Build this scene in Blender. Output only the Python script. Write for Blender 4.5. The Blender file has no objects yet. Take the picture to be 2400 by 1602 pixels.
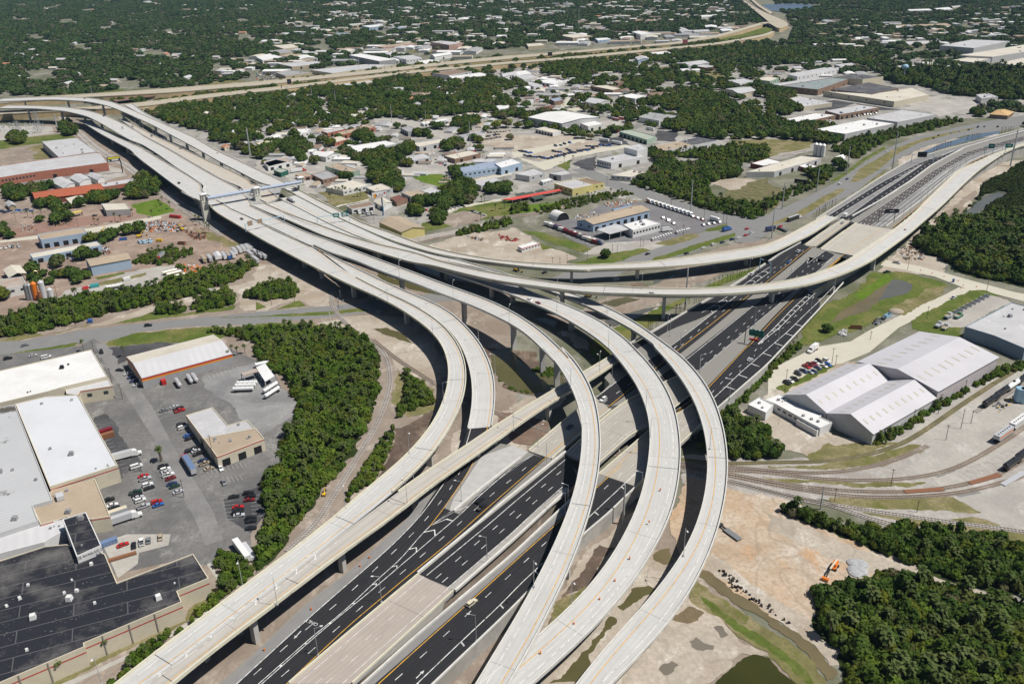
import bpy,math,random
import numpy as np
from mathutils import Vector,Matrix
from mathutils.geometry import tessellate_polygon
random.seed(7);RNG=np.random.default_rng(7)
S=bpy.context.scene
C=S.collection
CAM_H=230.0;FPX=2080.0;PITCH=math.radians(24.75);ROLL=math.radians(-1.3)
_F=np.array([0,math.cos(PITCH),-math.sin(PITCH)]);_R0=np.array([1.0,0,0]);_U0=np.cross(_R0,_F)
_R=math.cos(ROLL)*_R0+math.sin(ROLL)*_U0;_U=-math.sin(ROLL)*_R0+math.cos(ROLL)*_U0
cd=bpy.data.cameras.new('camera');cam=bpy.data.objects.new('camera',cd);C.objects.link(cam)
cd.sensor_width=36;cd.lens=36*FPX/2400;cd.clip_start=1;cd.clip_end=40000
cam.matrix_world=Matrix(((_R[0],_U[0],-_F[0],0),(_R[1],_U[1],-_F[1],0),(_R[2],_U[2],-_F[2],CAM_H),(0,0,0,1)))
S.camera=cam
SUN_AZ=math.radians(102.0);SUN_EL=math.radians(60.0)
sd=Vector((math.sin(SUN_AZ)*math.cos(SUN_EL),math.cos(SUN_AZ)*math.cos(SUN_EL),math.sin(SUN_EL)))
sl=bpy.data.lights.new('sun','SUN');sl.energy=5.0;sl.angle=math.radians(0.5);sl.color=(1.0,0.955,0.89)
so=bpy.data.objects.new('sun',sl);C.objects.link(so);so.rotation_euler=sd.to_track_quat('Z','Y').to_euler();so.location=(0,0,900)
w=bpy.data.worlds.new('World');S.world=w;w.use_nodes=True
nt=w.node_tree;bg=nt.nodes['Background'];sky=nt.nodes.new('ShaderNodeTexSky');sky.sky_type='NISHITA'
sky.sun_disc=False;sky.sun_elevation=SUN_EL;sky.sun_rotation=SUN_AZ
nt.links.new(sky.outputs[0],bg.inputs[0]);bg.inputs[1].default_value=0.05
S.view_settings.view_transform='Standard';S.view_settings.look='None';S.view_settings.gamma=1;S.view_settings.exposure=-0.08
S.cycles.max_bounces=4;S.cycles.diffuse_bounces=1;S.cycles.glossy_bounces=2;S.cycles.transparent_max_bounces=4;S.cycles.volume_bounces=0
REG={'a':(900,540,5.8725),'b':(1150,600,5.8725),'c':(450,380,5.8725),'d':(700,500,5.8725),'e':(0,200,5.8725),'f':(200,300,5.8725),'g':(400,300,5.8725),'h':(1800,280,3.915),'i':(1100,800,3.915),'j':(1400,600,2.2383),'n':(0,0,1.0)}
for _r in range(4):
 for _c in range(4):REG['r%dc%d'%(_r,_c)]=(_c*600,_r*400,3.915 if _r<3 else 3.9)
def PX(spec,reg=None):
 """'r2c1 10,20 30,40 i 5,6' -> list of photo pixels (x, y, z or None)"""
 out=[]
 for tok in spec.split():
  if tok in REG:reg=tok;continue
  v=[float(q)for q in tok.split(',')];ox,oy,k=REG[reg]
  out.append((ox+v[0]/k,oy+v[1]/k,v[2]if len(v)>2 else None))
 return out
def W(px,py,z=0.0):
 d=_F*FPX+_R*(px-1200)-_U*(py-801);t=(z-CAM_H)/d[2]
 return np.array([d[0]*t,d[1]*t,z])
def WP(spec,z=0.0,reg=None):return[W(p[0],p[1],z if p[2]is None else p[2])for p in PX(spec,reg)]
def HT(base,top,z0=0.0):
 """height at which a vertical through photo pixel base (at z0) shows at pixel top"""
 b=W(base[0],base[1],z0);d=_F*FPX+_R*(top[0]-1200)-_U*(top[1]-801)
 return d[2]/math.hypot(d[0],d[1])*math.hypot(b[0],b[1])+CAM_H-z0
MATS={}
def _base(name,rough,spec=0.3,metal=0.0):
 m=bpy.data.materials.new(name);m.use_nodes=True;b=m.node_tree.nodes['Principled BSDF']
 b.inputs['Roughness'].default_value=rough;b.inputs['Specular IOR Level'].default_value=spec;b.inputs['Metallic'].default_value=metal
 MATS[name]=m;return m,m.node_tree,b
def _mix(t,fac,a,b,mode='MIX'):
 n=t.nodes.new('ShaderNodeMix');n.data_type='RGBA';n.blend_type=mode
 for sock,v in((n.inputs[0],fac),(n.inputs[6],a),(n.inputs[7],b)):
  if hasattr(v,'is_linked')or hasattr(v,'links'):t.links.new(v,sock)
  elif isinstance(v,(int,float)):sock.default_value=v
  else:sock.default_value=(*v,1)
 return n.outputs[2]
def _noise(t,vec,scale,detail=3,rough=0.55,lo=0.35,hi=0.65):
 n=t.nodes.new('ShaderNodeTexNoise');n.inputs['Scale'].default_value=scale;n.inputs['Detail'].default_value=detail;n.inputs['Roughness'].default_value=rough
 t.links.new(vec,n.inputs['Vector']);r=t.nodes.new('ShaderNodeMapRange');r.inputs[1].default_value=lo;r.inputs[2].default_value=hi
 t.links.new(n.outputs[0],r.inputs[0]);return r.outputs[0]
def _scaled(t,vec,s):
 n=t.nodes.new('ShaderNodeVectorMath');n.operation='MULTIPLY';n.inputs[1].default_value=s;t.links.new(vec,n.inputs[0]);return n.outputs[0]
def M(name,col=None,rough=0.85,var=0.12,scale=0.15,spec=0.25,metal=0.0,col2=None,scale2=None,col3=None,obj=False,fine=0.0,rut=0.0):
 """plain surface: base colour varied by world-space noise; col2 / col3 are patches of other colours"""
 if name in MATS:return MATS[name]
 m,t,b=_base(name,rough,spec,metal)
 g=t.nodes.new('ShaderNodeNewGeometry');p=g.outputs['Position']
 if obj:p=t.nodes.new('ShaderNodeTexCoord').outputs['Object']
 c1=tuple(min(1,c*(1-var))for c in col);c2=tuple(min(1,c*(1+var))for c in col)
 o=_mix(t,_noise(t,p,scale,4),c1,c2)
 if col2:o=_mix(t,_noise(t,p,scale2 or scale*.3,5,.6,.48,.62),o,col2)
 if col3:o=_mix(t,_noise(t,_scaled(t,p,(1.3,.8,1)),(scale2 or scale*.3)*1.9,5,.65,.55,.66),o,col3)
 if fine:
  o=_mix(t,_noise(t,p,.55,4,.7,.42,.72),o,tuple(c*(1-fine)for c in col));o=_mix(t,_noise(t,p,2.2,3,.7,.5,.75),o,tuple(min(1,c*(1+.6*fine))for c in col))
 if rut:
  for sc,k_ in((.045,1),(.11,.7)):
   n_=t.nodes.new('ShaderNodeTexNoise');n_.inputs['Scale'].default_value=sc;n_.inputs['Detail'].default_value=1.5;n_.inputs['Distortion'].default_value=.6;t.links.new(_scaled(t,p,(1,.6,1)),n_.inputs['Vector'])
   a_=t.nodes.new('ShaderNodeMath');a_.operation='SUBTRACT';a_.inputs[1].default_value=.5;t.links.new(n_.outputs[0],a_.inputs[0]);c_=t.nodes.new('ShaderNodeMath');c_.operation='ABSOLUTE';t.links.new(a_.outputs[0],c_.inputs[0])
   r_=t.nodes.new('ShaderNodeMapRange');r_.inputs[1].default_value=.004;r_.inputs[2].default_value=.016;r_.inputs[3].default_value=rut*k_;r_.inputs[4].default_value=0;t.links.new(c_.outputs[0],r_.inputs[0]);o=_mix(t,r_.outputs[0],o,tuple(c*.6 for c in col))
 t.links.new(o,b.inputs['Base Color']);return m
def M_pave(name,col,streak=0.12,blot=0.1,rough=0.85,joint=0.0,track=0.0,lane=3.66,stain=None):
 """road and deck surface read off the UV in metres (u across, v along): long streaks, blotches, cross joints"""
 m,t,b=_base(name,rough,0.2)
 uv=t.nodes.new('ShaderNodeUVMap').outputs[0];pos=t.nodes.new('ShaderNodeNewGeometry').outputs['Position']
 o=_mix(t,_noise(t,_scaled(t,uv,(1.6,.012,1)),1.0,3,.6,.3,.7),tuple(c*(1-streak)for c in col),tuple(min(1,c*(1+streak))for c in col))
 o=_mix(t,_noise(t,pos,.09,5,.65,.3,.75),o,tuple(c*(1-2.2*blot)for c in col))
 o=_mix(t,_noise(t,pos,.9,3,.6,.55,.9),o,tuple(c*(1-3*blot)for c in col))
 o=_mix(t,_noise(t,_scaled(t,uv,(.22,.05,1)),1.0,4,.7,.52,.75),o,tuple(c*(1-3.5*blot)for c in col));o=_mix(t,_noise(t,_scaled(t,uv,(3.2,.03,1)),1.0,2,.6,.62,.78),o,tuple(c*(1-4*blot)for c in col))
 if track:
  s=t.nodes.new('ShaderNodeSeparateXYZ');t.links.new(uv,s.inputs[0]);w_=t.nodes.new('ShaderNodeMath');w_.operation='SINE'
  q=t.nodes.new('ShaderNodeMath');q.operation='MULTIPLY';q.inputs[1].default_value=2*math.pi/(lane/2);t.links.new(s.outputs[0],q.inputs[0]);t.links.new(q.outputs[0],w_.inputs[0])
  r=t.nodes.new('ShaderNodeMapRange');r.inputs[1].default_value=0.0;r.inputs[2].default_value=1;r.inputs[4].default_value=track;t.links.new(w_.outputs[0],r.inputs[0])
  o=_mix(t,r.outputs[0],o,tuple(c*.55 for c in col))
 if joint:
  s=t.nodes.new('ShaderNodeSeparateXYZ');t.links.new(uv,s.inputs[0]);q=t.nodes.new('ShaderNodeMath');q.operation='PINGPONG';q.inputs[1].default_value=joint/2
  t.links.new(s.outputs[1],q.inputs[0]);r=t.nodes.new('ShaderNodeMath');r.operation='LESS_THAN';r.inputs[1].default_value=.16;t.links.new(q.outputs[0],r.inputs[0])
  o=_mix(t,r.outputs[0],o,tuple(c*.62 for c in col))
 t.links.new(o,b.inputs['Base Color']);return m
def M_leaf(name,dark,mid,light,brown=None):
 m,t,b=_base(name,.75,.12)
 pos=t.nodes.new('ShaderNodeNewGeometry').outputs['Position'];rnd=t.nodes.new('ShaderNodeObjectInfo').outputs['Random']
 o=_mix(t,rnd,dark,mid)
 o=_mix(t,_noise(t,pos,.055,3,.6,.45,.72),o,light)
 o=_mix(t,_noise(t,pos,.8,3,.6,.3,.8),o,tuple(c*.6 for c in mid))
 if brown:
  r=t.nodes.new('ShaderNodeMapRange');r.inputs[1].default_value=.8;r.inputs[2].default_value=.97;r.inputs[4].default_value=.8;t.links.new(rnd,r.inputs[0]);o=_mix(t,r.outputs[0],o,brown)
 t.links.new(o,b.inputs['Base Color']);return m
conc=M_pave('deck_concrete',(.56,.555,.535),.07,.055,.8,joint=57,track=.14)
conc_old=M_pave('bridge_concrete',(.44,.41,.36),.09,.06,.85,joint=30,track=.22)
asph=M_pave('new_asphalt',(.031,.031,.034),.25,.08,.75,track=.32)
asph_brown=M_pave('mid_asphalt',(.105,.095,.092),.14,.06,.8)
asph_old=M_pave('worn_asphalt',(.23,.23,.225),.12,.06,.9,track=.12)
shoulder=M_pave('shoulder_concrete',(.40,.385,.35),.12,.09,.9,joint=12)
shoulder_grey=M_pave('grey_shoulder',(.26,.255,.25),.12,.09,.9)
lightconc=M_pave('light_road',(.56,.53,.44),.10,.05,.9,track=.15)
parap=M('barrier_concrete',(.62,.61,.57),.8,.08,.4)
parap_cream=M('cream_barrier',(.66,.63,.50),.8,.06,.4)
fascia=M('girder_concrete',(.44,.435,.42),.85,.10,.12)
pierm=M('pier_concrete',(.50,.49,.46),.85,.08,.2)
white_l=M('white_marking',(.74,.74,.72),.7,.1,.6,col2=(.42,.42,.41),scale2=.5)
yellow_l=M('yellow_marking',(.70,.38,.05),.7,.1,.6,col2=(.45,.28,.09),scale2=.5)
def tag(o,label=None,cat=None,group=None,kind=None):
 if label:o['label']=label
 if cat:o['category']=cat
 if group:o['group']=group
 if kind:o['kind']=kind
 return o
def empty(name,loc,label,cat,group=None,rz=0.0):
 o=bpy.data.objects.new(name,None);C.objects.link(o);o.location=loc;o.rotation_euler=(0,0,rz);o.empty_display_size=1
 return tag(o,label,cat,group)
def mesh_obj(name,me,parent=None):
 o=bpy.data.objects.new(name,me);C.objects.link(o)
 if parent is not None:
  o.parent=parent
 return o
class MB:
 def __init__(s):s.v=[];s.f=[];s.m=[];s.uv={}
 def add(s,vs,fs,m=0):
  n=len(s.v);s.v.extend([tuple(map(float,q))for q in vs])
  for f in fs:s.f.append([n+i for i in f]);s.m.append(m)
 def quad(s,a,b,c,d,m=0,uv=None):
  if uv:s.uv[len(s.f)]=uv
  s.add([a,b,c,d],[(0,1,2,3)],m)
 def box(s,c,d,rz=0.0,m=0,top=None):
  """c = centre of the bottom face, d = size; top = (sx, sy) taper"""
  cs,sn=math.cos(rz),math.sin(rz);vs=[]
  for z in(0,1):
   k=(1,1)if z==0 or top is None else top
   for x,y in((-1,-1),(1,-1),(1,1),(-1,1)):
    X,Y=x*d[0]/2*k[0],y*d[1]/2*k[1];vs.append((c[0]+X*cs-Y*sn,c[1]+X*sn+Y*cs,c[2]+z*d[2]))
  s.add(vs,[(3,2,1,0),(4,5,6,7),(0,1,5,4),(1,2,6,5),(2,3,7,6),(3,0,4,7)],m)
 def cyl(s,p,q,r0,r1=None,n=8,m=0,caps=True):
  r1=r0 if r1 is None else r1;p,q=Vector(p),Vector(q);d=(q-p).normalized();a=d.orthogonal().normalized();b=d.cross(a);vs=[]
  for c,r in((p,r0),(q,r1)):
   for i in range(n):t=2*math.pi*i/n;vs.append(c+r*(math.cos(t)*a+math.sin(t)*b))
  fs=[(i,(i+1)%n,n+(i+1)%n,n+i)for i in range(n)]
  if caps:fs+=[tuple(range(n-1,-1,-1)),tuple(range(n,2*n))]
  s.add(vs,fs,m)
 def poly(s,pts,m=0,flip=False):
  tri=tessellate_polygon([[Vector((p[0],p[1],0))for p in pts]])
  n=len(s.v);s.v.extend([tuple(map(float,p))for p in pts])
  for t in tri:
   a,b,c=(np.array(s.v[n+i][:2])for i in t);up=(b[0]-a[0])*(c[1]-a[1])-(b[1]-a[1])*(c[0]-a[0])>0
   s.f.append([n+i for i in(t if up!=flip else t[::-1])]);s.m.append(m)
 def prism(s,pts,z0,z1,m=0,mtop=None):
  pts=ccw(pts)
  s.poly([(p[0],p[1],z1)for p in pts],m if mtop is None else mtop)
  for i in range(len(pts)):
   a,b=pts[i],pts[(i+1)%len(pts)];s.quad((a[0],a[1],z0),(b[0],b[1],z0),(b[0],b[1],z1),(a[0],a[1],z1),m)
 def sphere(s,c,r,n=8,k=5,m=0):
  vs=[(c[0],c[1],c[2]+r[2])]
  for i in range(1,k):
   a=math.pi*i/k
   for j in range(n):t=2*math.pi*j/n;vs.append((c[0]+r[0]*math.sin(a)*math.cos(t),c[1]+r[1]*math.sin(a)*math.sin(t),c[2]+r[2]*math.cos(a)))
  vs.append((c[0],c[1],c[2]-r[2]));fs=[(0,1+j,1+(j+1)%n)for j in range(n)]
  for i in range(k-2):
   for j in range(n):a=1+i*n+j;b=1+i*n+(j+1)%n;fs.append((a,a+n,b+n,b))
  L=len(vs)-1;fs+=[(L,1+(k-2)*n+(j+1)%n,1+(k-2)*n+j)for j in range(n)]
  s.add(vs,fs,m)
 def mesh(s,name,mats):
  me=bpy.data.meshes.new(name);me.from_pydata(s.v,[],s.f)
  for q in(mats if isinstance(mats,(list,tuple))else[mats]):me.materials.append(q)
  if any(s.m):me.polygons.foreach_set('material_index',s.m)
  if s.uv:
   l=me.uv_layers.new(name='UVMap')
   for fi,u in s.uv.items():
    st=me.polygons[fi].loop_start
    for k,q in enumerate(u):l.data[st+k].uv=q
  me.update();return me
 def build(s,name,mats,parent=None):return mesh_obj(name,s.mesh(name,mats),parent)
def ccw(pts):
 a=sum(pts[i][0]*pts[(i+1)%len(pts)][1]-pts[(i+1)%len(pts)][0]*pts[i][1]for i in range(len(pts)))
 return list(pts)if a>0 else list(pts)[::-1]
def resample(P,n=None,step=None):
 P=np.array(P);d=np.r_[0,np.cumsum(np.linalg.norm(np.diff(P,axis=0),axis=1))]
 n=n or max(2,int(d[-1]/step)+1);t=np.linspace(0,d[-1],n);return np.stack([np.interp(t,d,P[:,k])for k in range(P.shape[1])],1)
def smooth(P,it=10):
 P=P.copy()
 for _ in range(it):P[1:-1]=.5*P[1:-1]+.25*(P[:-2]+P[2:])
 return P
def line3(spec,z=None,step=6.0,it=12,ext=(0,0)):
 """edge polyline: pixels with heights (interpolated where not given) -> smooth evenly spaced world points"""
 q=PX(spec);d=np.r_[0,np.cumsum([math.hypot(q[i+1][0]-q[i][0],q[i+1][1]-q[i][1])for i in range(len(q)-1)])]
 ks=[i for i in range(len(q))if q[i][2]is not None]
 zz=[z]*len(q)if not ks else np.interp(d,d[ks],[q[i][2]for i in ks])
 P=np.array([W(q[i][0],q[i][1],zz[i])for i in range(len(q))])
 if ext[0]:P=np.vstack([P[0]+(P[0]-P[1])/np.linalg.norm(P[0]-P[1])*ext[0],P])
 if ext[1]:P=np.vstack([P,P[-1]+(P[-1]-P[-2])/np.linalg.norm(P[-1]-P[-2])*ext[1]])
 return smooth(resample(P,step=step),it)
def match(L,R_):
 """for every point of L the nearest point of R, never running backwards"""
 D=resample(R_,step=1.0);out=[];k0=0
 for i,p in enumerate(L):
  dd=np.hypot(D[k0:,0]-p[0],D[k0:,1]-p[1]);k0=k0+int(np.argmin(dd[:60]if i else dd));out.append(D[k0])
 return smooth(np.array(out),3)
LAYER={}
def wobble(pts,amp,seed=0):
 """ragged natural outline: midpoint displacement down to a couple of metres"""
 r=random.Random(seed);P=[(p[0],p[1])for p in pts];a=amp*1.6
 for _ in range(6):
  Q=[]
  for i in range(len(P)):
   (x0,y0),(x1,y1)=P[i],P[(i+1)%len(P)];L=math.hypot(x1-x0,y1-y0);Q.append((x0,y0))
   if L>2.2:k=r.uniform(-1,1)*min(a,L*.16);Q.append(((x0+x1)/2-(y1-y0)/L*k,(y0+y1)/2+(x1-x0)/L*k))
  P=Q
  if len(P)>900:break
 return[(x,y,pts[0][2])for x,y in P]
_lay=[0]
def sheet(name,spec,mat,z=None,amp=0.0,kind='structure',label=None,cat=None):
 """ground covering drawn as a thin sheet; each later sheet lies a little above the ones before"""
 _lay[0]+=1;zz=z if z is not None else 0.02+0.0016*_lay[0]
 pts=WP(spec,0.0 if z is None else z)if isinstance(spec,str)else spec
 if amp:pts=wobble(pts,amp,_lay[0])
 b=MB();b.poly([(p[0],p[1],zz)for p in pts]);o=b.build(name,mat);tag(o,label,cat,None,kind);return o
def ribbon(mb,L,R_,t0,t1,dz=0.0,m=0,i0=0,i1=None,uv=True):
 """surface between fractions t0..t1 across two matched edges"""
 i1=len(L)-1 if i1 is None else i1;w_=np.linalg.norm(R_-L,axis=1);s=np.r_[0,np.cumsum(np.linalg.norm(np.diff((L+R_)/2,axis=0),axis=1))];up=np.array([0,0,dz])
 T0=t0(w_)if callable(t0)else np.full(len(L),t0);T1=t1(w_)if callable(t1)else np.full(len(L),t1)
 for i in range(i0,i1):
  a=L[i]+(R_[i]-L[i])*T0[i]+up;b=L[i]+(R_[i]-L[i])*T1[i]+up;c=L[i+1]+(R_[i+1]-L[i+1])*T1[i+1]+up;d=L[i+1]+(R_[i+1]-L[i+1])*T0[i+1]+up
  mb.quad(a,b,c,d,m,[(T0[i]*w_[i],s[i]),(T1[i]*w_[i],s[i]),(T1[i+1]*w_[i+1],s[i+1]),(T0[i+1]*w_[i+1],s[i+1])]if uv else None)
def offs(a):
 return lambda w_:(a/w_ if a>=0 else 1+a/w_)
def dashes(mb,P,width=.18,on=3.05,off=9.15,dz=.05,start=0.0,m=0):
 D=resample(P,step=1.0);d=np.r_[0,np.cumsum(np.linalg.norm(np.diff(D,axis=0),axis=1))];s=start
 while s+on<d[-1]:
  a=np.array([np.interp(s,d,D[:,k])for k in range(3)]);b=np.array([np.interp(s+on,d,D[:,k])for k in range(3)]);t=b-a;n=np.array([-t[1],t[0],0]);n/=np.linalg.norm(n)+1e-9;u=np.array([0,0,dz])
  mb.quad(a+n*width/2+u,a-n*width/2+u,b-n*width/2+u,b+n*width/2+u,m);s+=on+off
def stripe(mb,P,width=.2,dz=.05,m=0):
 t=np.gradient(P,axis=0);n=np.stack([-t[:,1],t[:,0],0*t[:,0]],1);n/=np.linalg.norm(n,axis=1)[:,None];u=np.array([0,0,dz])
 for i in range(len(P)-1):mb.quad(P[i]+n[i]*width/2+u,P[i]-n[i]*width/2+u,P[i+1]-n[i+1]*width/2+u,P[i+1]+n[i+1]*width/2+u,m)
def wallrun(mb,P,width=.4,h=.85,base=0.0,m=0):
 """continuous upright barrier along a polyline"""
 t=np.gradient(P,axis=0);n=np.stack([-t[:,1],t[:,0],0*t[:,0]],1);n/=np.linalg.norm(n,axis=1)[:,None]+1e-9
 a=P+n*width/2;b=P-n*width/2;z0=np.array([0,0,base]);z1=np.array([0,0,base+h])
 for i in range(len(P)-1):
  j=i+1
  mb.quad(a[i]+z1,b[i]+z1,b[j]+z1,a[j]+z1,m);mb.quad(b[i]+z0,b[j]+z0,b[j]+z1,b[i]+z1,m);mb.quad(a[j]+z0,a[i]+z0,a[i]+z1,a[j]+z1,m)
 for i,k in((0,1),(len(P)-1,-1)):
  q=[a[i]+z0,b[i]+z0,b[i]+z1,a[i]+z1];mb.quad(*(q if k==1 else q[::-1]),m)
def chevrons(mb,A,B,spacing=11.0,width=.75,depth=2.6,dz=.06,rev=False,minw=.8):
 A=resample(A,step=1.0);B=match(A,B);s=0;last=-99
 for i in range(2,len(A)-6):
  if i-last<spacing:continue
  wd=np.linalg.norm(B[i]-A[i])
  if wd<minw:continue
  last=i;t=A[min(i+3,len(A)-1)]-A[i-2];t=t/np.linalg.norm(t)*(-1 if rev else 1);dp=min(depth,wd*.6);ap=(A[i]+B[i])/2+t*dp;k=t*width;u=np.array([0,0,dz])
  mb.quad(A[i]+u,A[i]+k+u,ap+k+u,ap+u);mb.quad(ap+u,ap+k+u,B[i]+k+u,B[i]+u)
# ================================================================ ground and water
def Mg(name,col,fine=.2,**k):return M(name,col,rough=.95,spec=.1,fine=fine,**k)
soil=Mg('pale_sand',(.45,.395,.325),rut=.35,fine=.3,var=.12,scale=.05,col2=(.33,.265,.20),scale2=.03,col3=(.62,.58,.51))
ground_m=Mg('city_ground',(.20,.195,.15),var=.3,scale=.05,col2=(.085,.105,.04),scale2=.012,col3=(.36,.34,.31))
sand_orange=Mg('orange_sand',(.47,.36,.255),rut=.4,fine=.3,var=.15,scale=.04,col2=(.58,.53,.46),scale2=.022,col3=(.52,.33,.19))
mud=Mg('brown_mud',(.135,.10,.078),rut=.5,var=.3,scale=.12,col2=(.30,.23,.17),scale2=.05,col3=(.10,.08,.065))
dirt=Mg('grey_dirt',(.30,.25,.205),rut=.3,var=.18,scale=.08,col2=(.24,.19,.15),scale2=.03,col3=(.47,.41,.35))
yard=Mg('yard_dirt',(.33,.25,.20),rut=.35,var=.2,scale=.08,col2=(.20,.155,.125),scale2=.03,col3=(.43,.35,.28))
grass=Mg('mown_grass',(.105,.14,.03),fine=.35,rut=.25,var=.22,scale=.1,col2=(.21,.19,.07),scale2=.04,col3=(.085,.13,.02))
grass_dry=Mg('dry_grass',(.19,.175,.075),fine=.35,rut=.25,var=.2,scale=.1,col2=(.30,.25,.15),scale2=.05,col3=(.12,.14,.03))
grass_lush=Mg('lush_grass',(.10,.17,.018),var=.2,scale=.15,col2=(.15,.19,.035),scale2=.06)
scrub=Mg('scrub_field',(.15,.14,.07),var=.35,scale=.15,col2=(.22,.18,.10),scale2=.03,col3=(.06,.085,.02))
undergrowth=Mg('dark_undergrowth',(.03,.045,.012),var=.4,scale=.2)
lot_old=Mg('worn_lot_asphalt',(.19,.185,.18),rut=.3,fine=.3,var=.18,scale=.06,col2=(.125,.122,.12),scale2=.035,col3=(.285,.28,.265))
lot_dark=Mg('dark_lot_asphalt',(.075,.075,.08),var=.2,scale=.08,col2=(.12,.12,.12),scale2=.04)
lot_conc=Mg('concrete_yard',(.42,.40,.36),var=.12,scale=.05,col2=(.33,.31,.29),scale2=.03,col3=(.52,.50,.47))
ballast=Mg('track_ballast',(.40,.375,.345),var=.16,scale=.5,col2=(.30,.27,.24),scale2=.06,col3=(.50,.48,.45))
riprap=M('sloped_concrete',(.44,.435,.42),rough=.9,var=.07,scale=.3)
def M_water(name,col,rough=.12):
 m,t,b=_base(name,rough,.5);b.inputs['Base Color'].default_value=(*col,1)
 n=t.nodes.new('ShaderNodeTexNoise');n.inputs['Scale'].default_value=.7;g=t.nodes.new('ShaderNodeNewGeometry');t.links.new(g.outputs['Position'],n.inputs['Vector'])
 bp=t.nodes.new('ShaderNodeBump');bp.inputs['Strength'].default_value=.05;bp.inputs['Distance'].default_value=.1;t.links.new(n.outputs[0],bp.inputs['Height']);t.links.new(bp.outputs[0],b.inputs['Normal'])
 t.links.new(_mix(t,_noise(t,g.outputs['Position'],.05,3),col,tuple(c*.8 for c in col)),b.inputs['Base Color']);return m
water_olive=M_water('olive_water',(.115,.105,.045),.2)
water_green=M_water('dark_green_water',(.045,.047,.008),.25)
water_grey=M_water('grey_water',(.13,.13,.11),.12)
water_blue=M_water('blue_water',(.12,.17,.24),.3)
water_brown=M_water('brown_water',(.17,.14,.075),.2)
b=MB();b.quad((-16000,-400,0),(16000,-400,0),(16000,26000,0),(-16000,26000,0));tag(b.build('ground',ground_m),kind='structure')
sheet('ground','r1c0 -400,700 r0c0 -300,1500 r0c0 400,1150 700,1030 1300,1500 r1c1 0,420 500,700 2349,1000 r2c2 0,900 1500,1566 r3c2 2100,900 r3c3 900,2200 r3c0 -400,2200 -600,-200',dirt,amp=2)
sheet('grass','e -100,770 900,660 1080,740 560,800 0,880 -100,900',grass,amp=1)
sheet('grass','e 440,840 580,810 700,1000 490,1030 300,1050 280,950',grass_dry,amp=1)
sheet('ground','e -100,560 700,560 770,650 350,720 0,760 -100,760',lot_conc,amp=1)
sheet('ground','e -50,960 250,950 440,870 500,1030 300,1060 0,1090',dirt,amp=2)
sheet('parking_lot','e -100,1300 480,1180 1480,1100 1700,1170 1750,1240 1400,1330 900,1400 300,1450 -100,1440',lot_conc,amp=1)
sheet('road','e -50,1385 400,1310 850,1250 1480,1140 1520,1180 900,1290 400,1350 -50,1430',asph_old)
sheet('ground','r1c0 -300,380 700,330 1200,270 1300,400 1700,420 2200,640 2400,720 r1c1 40,900 r1c0 2250,930 1700,1010 1300,1080 700,1170 0,1380 -300,1500',yard,amp=3)
sheet('ground','r1c0 0,560 350,480 700,430 1100,390 1290,390 1200,440 800,500 340,590 0,650',Mg('reddish_dirt',(.30,.19,.15),var=.15,scale=.1,col2=(.22,.15,.12)),amp=2)
sheet('road','r1c0 860,520 1480,410 1480,440 900,560 600,600 0,660 0,640',lightconc)
sheet('grass','r1c0 1210,310 1440,260 1560,330 1600,380 1400,420 1300,400',grass_lush,amp=1.5)
sheet('grass','r1c0 1780,520 2000,600 2200,680 2240,720 2050,700 1860,610',grass_dry,amp=2)
sheet('ground','r1c0 850,1040 1130,940 1560,870 1700,900 1500,990 1300,1050 1450,1000 1500,1060 900,1150 500,1180 600,1100',lot_conc,amp=2)
sheet('grass','r1c0 870,980 1130,930 1150,945 900,1000',grass)
sheet('grass','r1c0 880,1040 1340,930 1350,950 900,1060',grass_dry,amp=1)
sheet('ground','r1c0 1850,1110 2349,1000 r1c1 0,850 170,860 450,1000 600,1090 680,1130 700,1250 520,1240 350,1200 0,1310 r1c0 2349,1280 2250,1290 2190,1240 2170,1110',soil,amp=2)
sheet('road','r1c0 500,1500 900,1400 1350,1260 1800,1150 2000,1100 2010,1130 1400,1290 1050,1400 700,1460 520,1510',soil,amp=1)
sheet('grass','r1c0 1030,1400 1420,1290 1700,1310 2000,1260 2170,1230 2150,1270 1700,1330 1200,1390',grass,amp=1)
sheet('grass','r1c1 0,1200 100,1250 300,1190 0,1280',grass)
sheet('grass','r1c1 180,1275 350,1200 400,1190 460,1240',grass)
sheet('grass','r1c0 0,1550 200,1500 520,1495 800,1410 830,1420 300,1530 0,1600',grass_dry,amp=1)
town=Mg('town_ground',(.36,.345,.315),var=.25,scale=.05,col2=(.17,.165,.16),scale2=.035,col3=(.12,.14,.055))
sheet('ground','n 330,330 480,250 650,205 860,175 1100,150 1400,135 1800,110 2100,125 2450,190 2450,270 2150,285 1950,340 1700,420 1500,470 1300,440 1100,500 950,560 800,480 600,420',town,amp=5)
sheet('road','r2c0 -300,90 0,0 r1c0 200,1560 800,1455 1300,1400 1900,1340 2349,1300 r1c1 0,1295 500,1255 950,1215 1800,1100 2500,1010 2500,1110 1300,1250 900,1320 400,1370 0,1400 r1c0 2349,1410 1700,1430 1250,1480 1020,1560 r2c0 730,20 100,130 -300,200',asph_old)
sheet('grass','r1c1 -340,1350 0,1335 700,1290 950,1255 1030,1290 600,1325 0,1360',grass,amp=.6)
sheet('grass','r2c0 -200,140 100,110 400,60 720,10 690,40 400,90 100,160 -200,200',grass,amp=.6)
sheet('grass','r1c0 980,1580 1200,1500 1700,1445 2349,1415 r1c1 0,1405 550,1395 560,1440 300,1430 0,1460 r1c0 1900,1566 r2c0 1600,10 1300,30 1000,45',grass,amp=.8)
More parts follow.
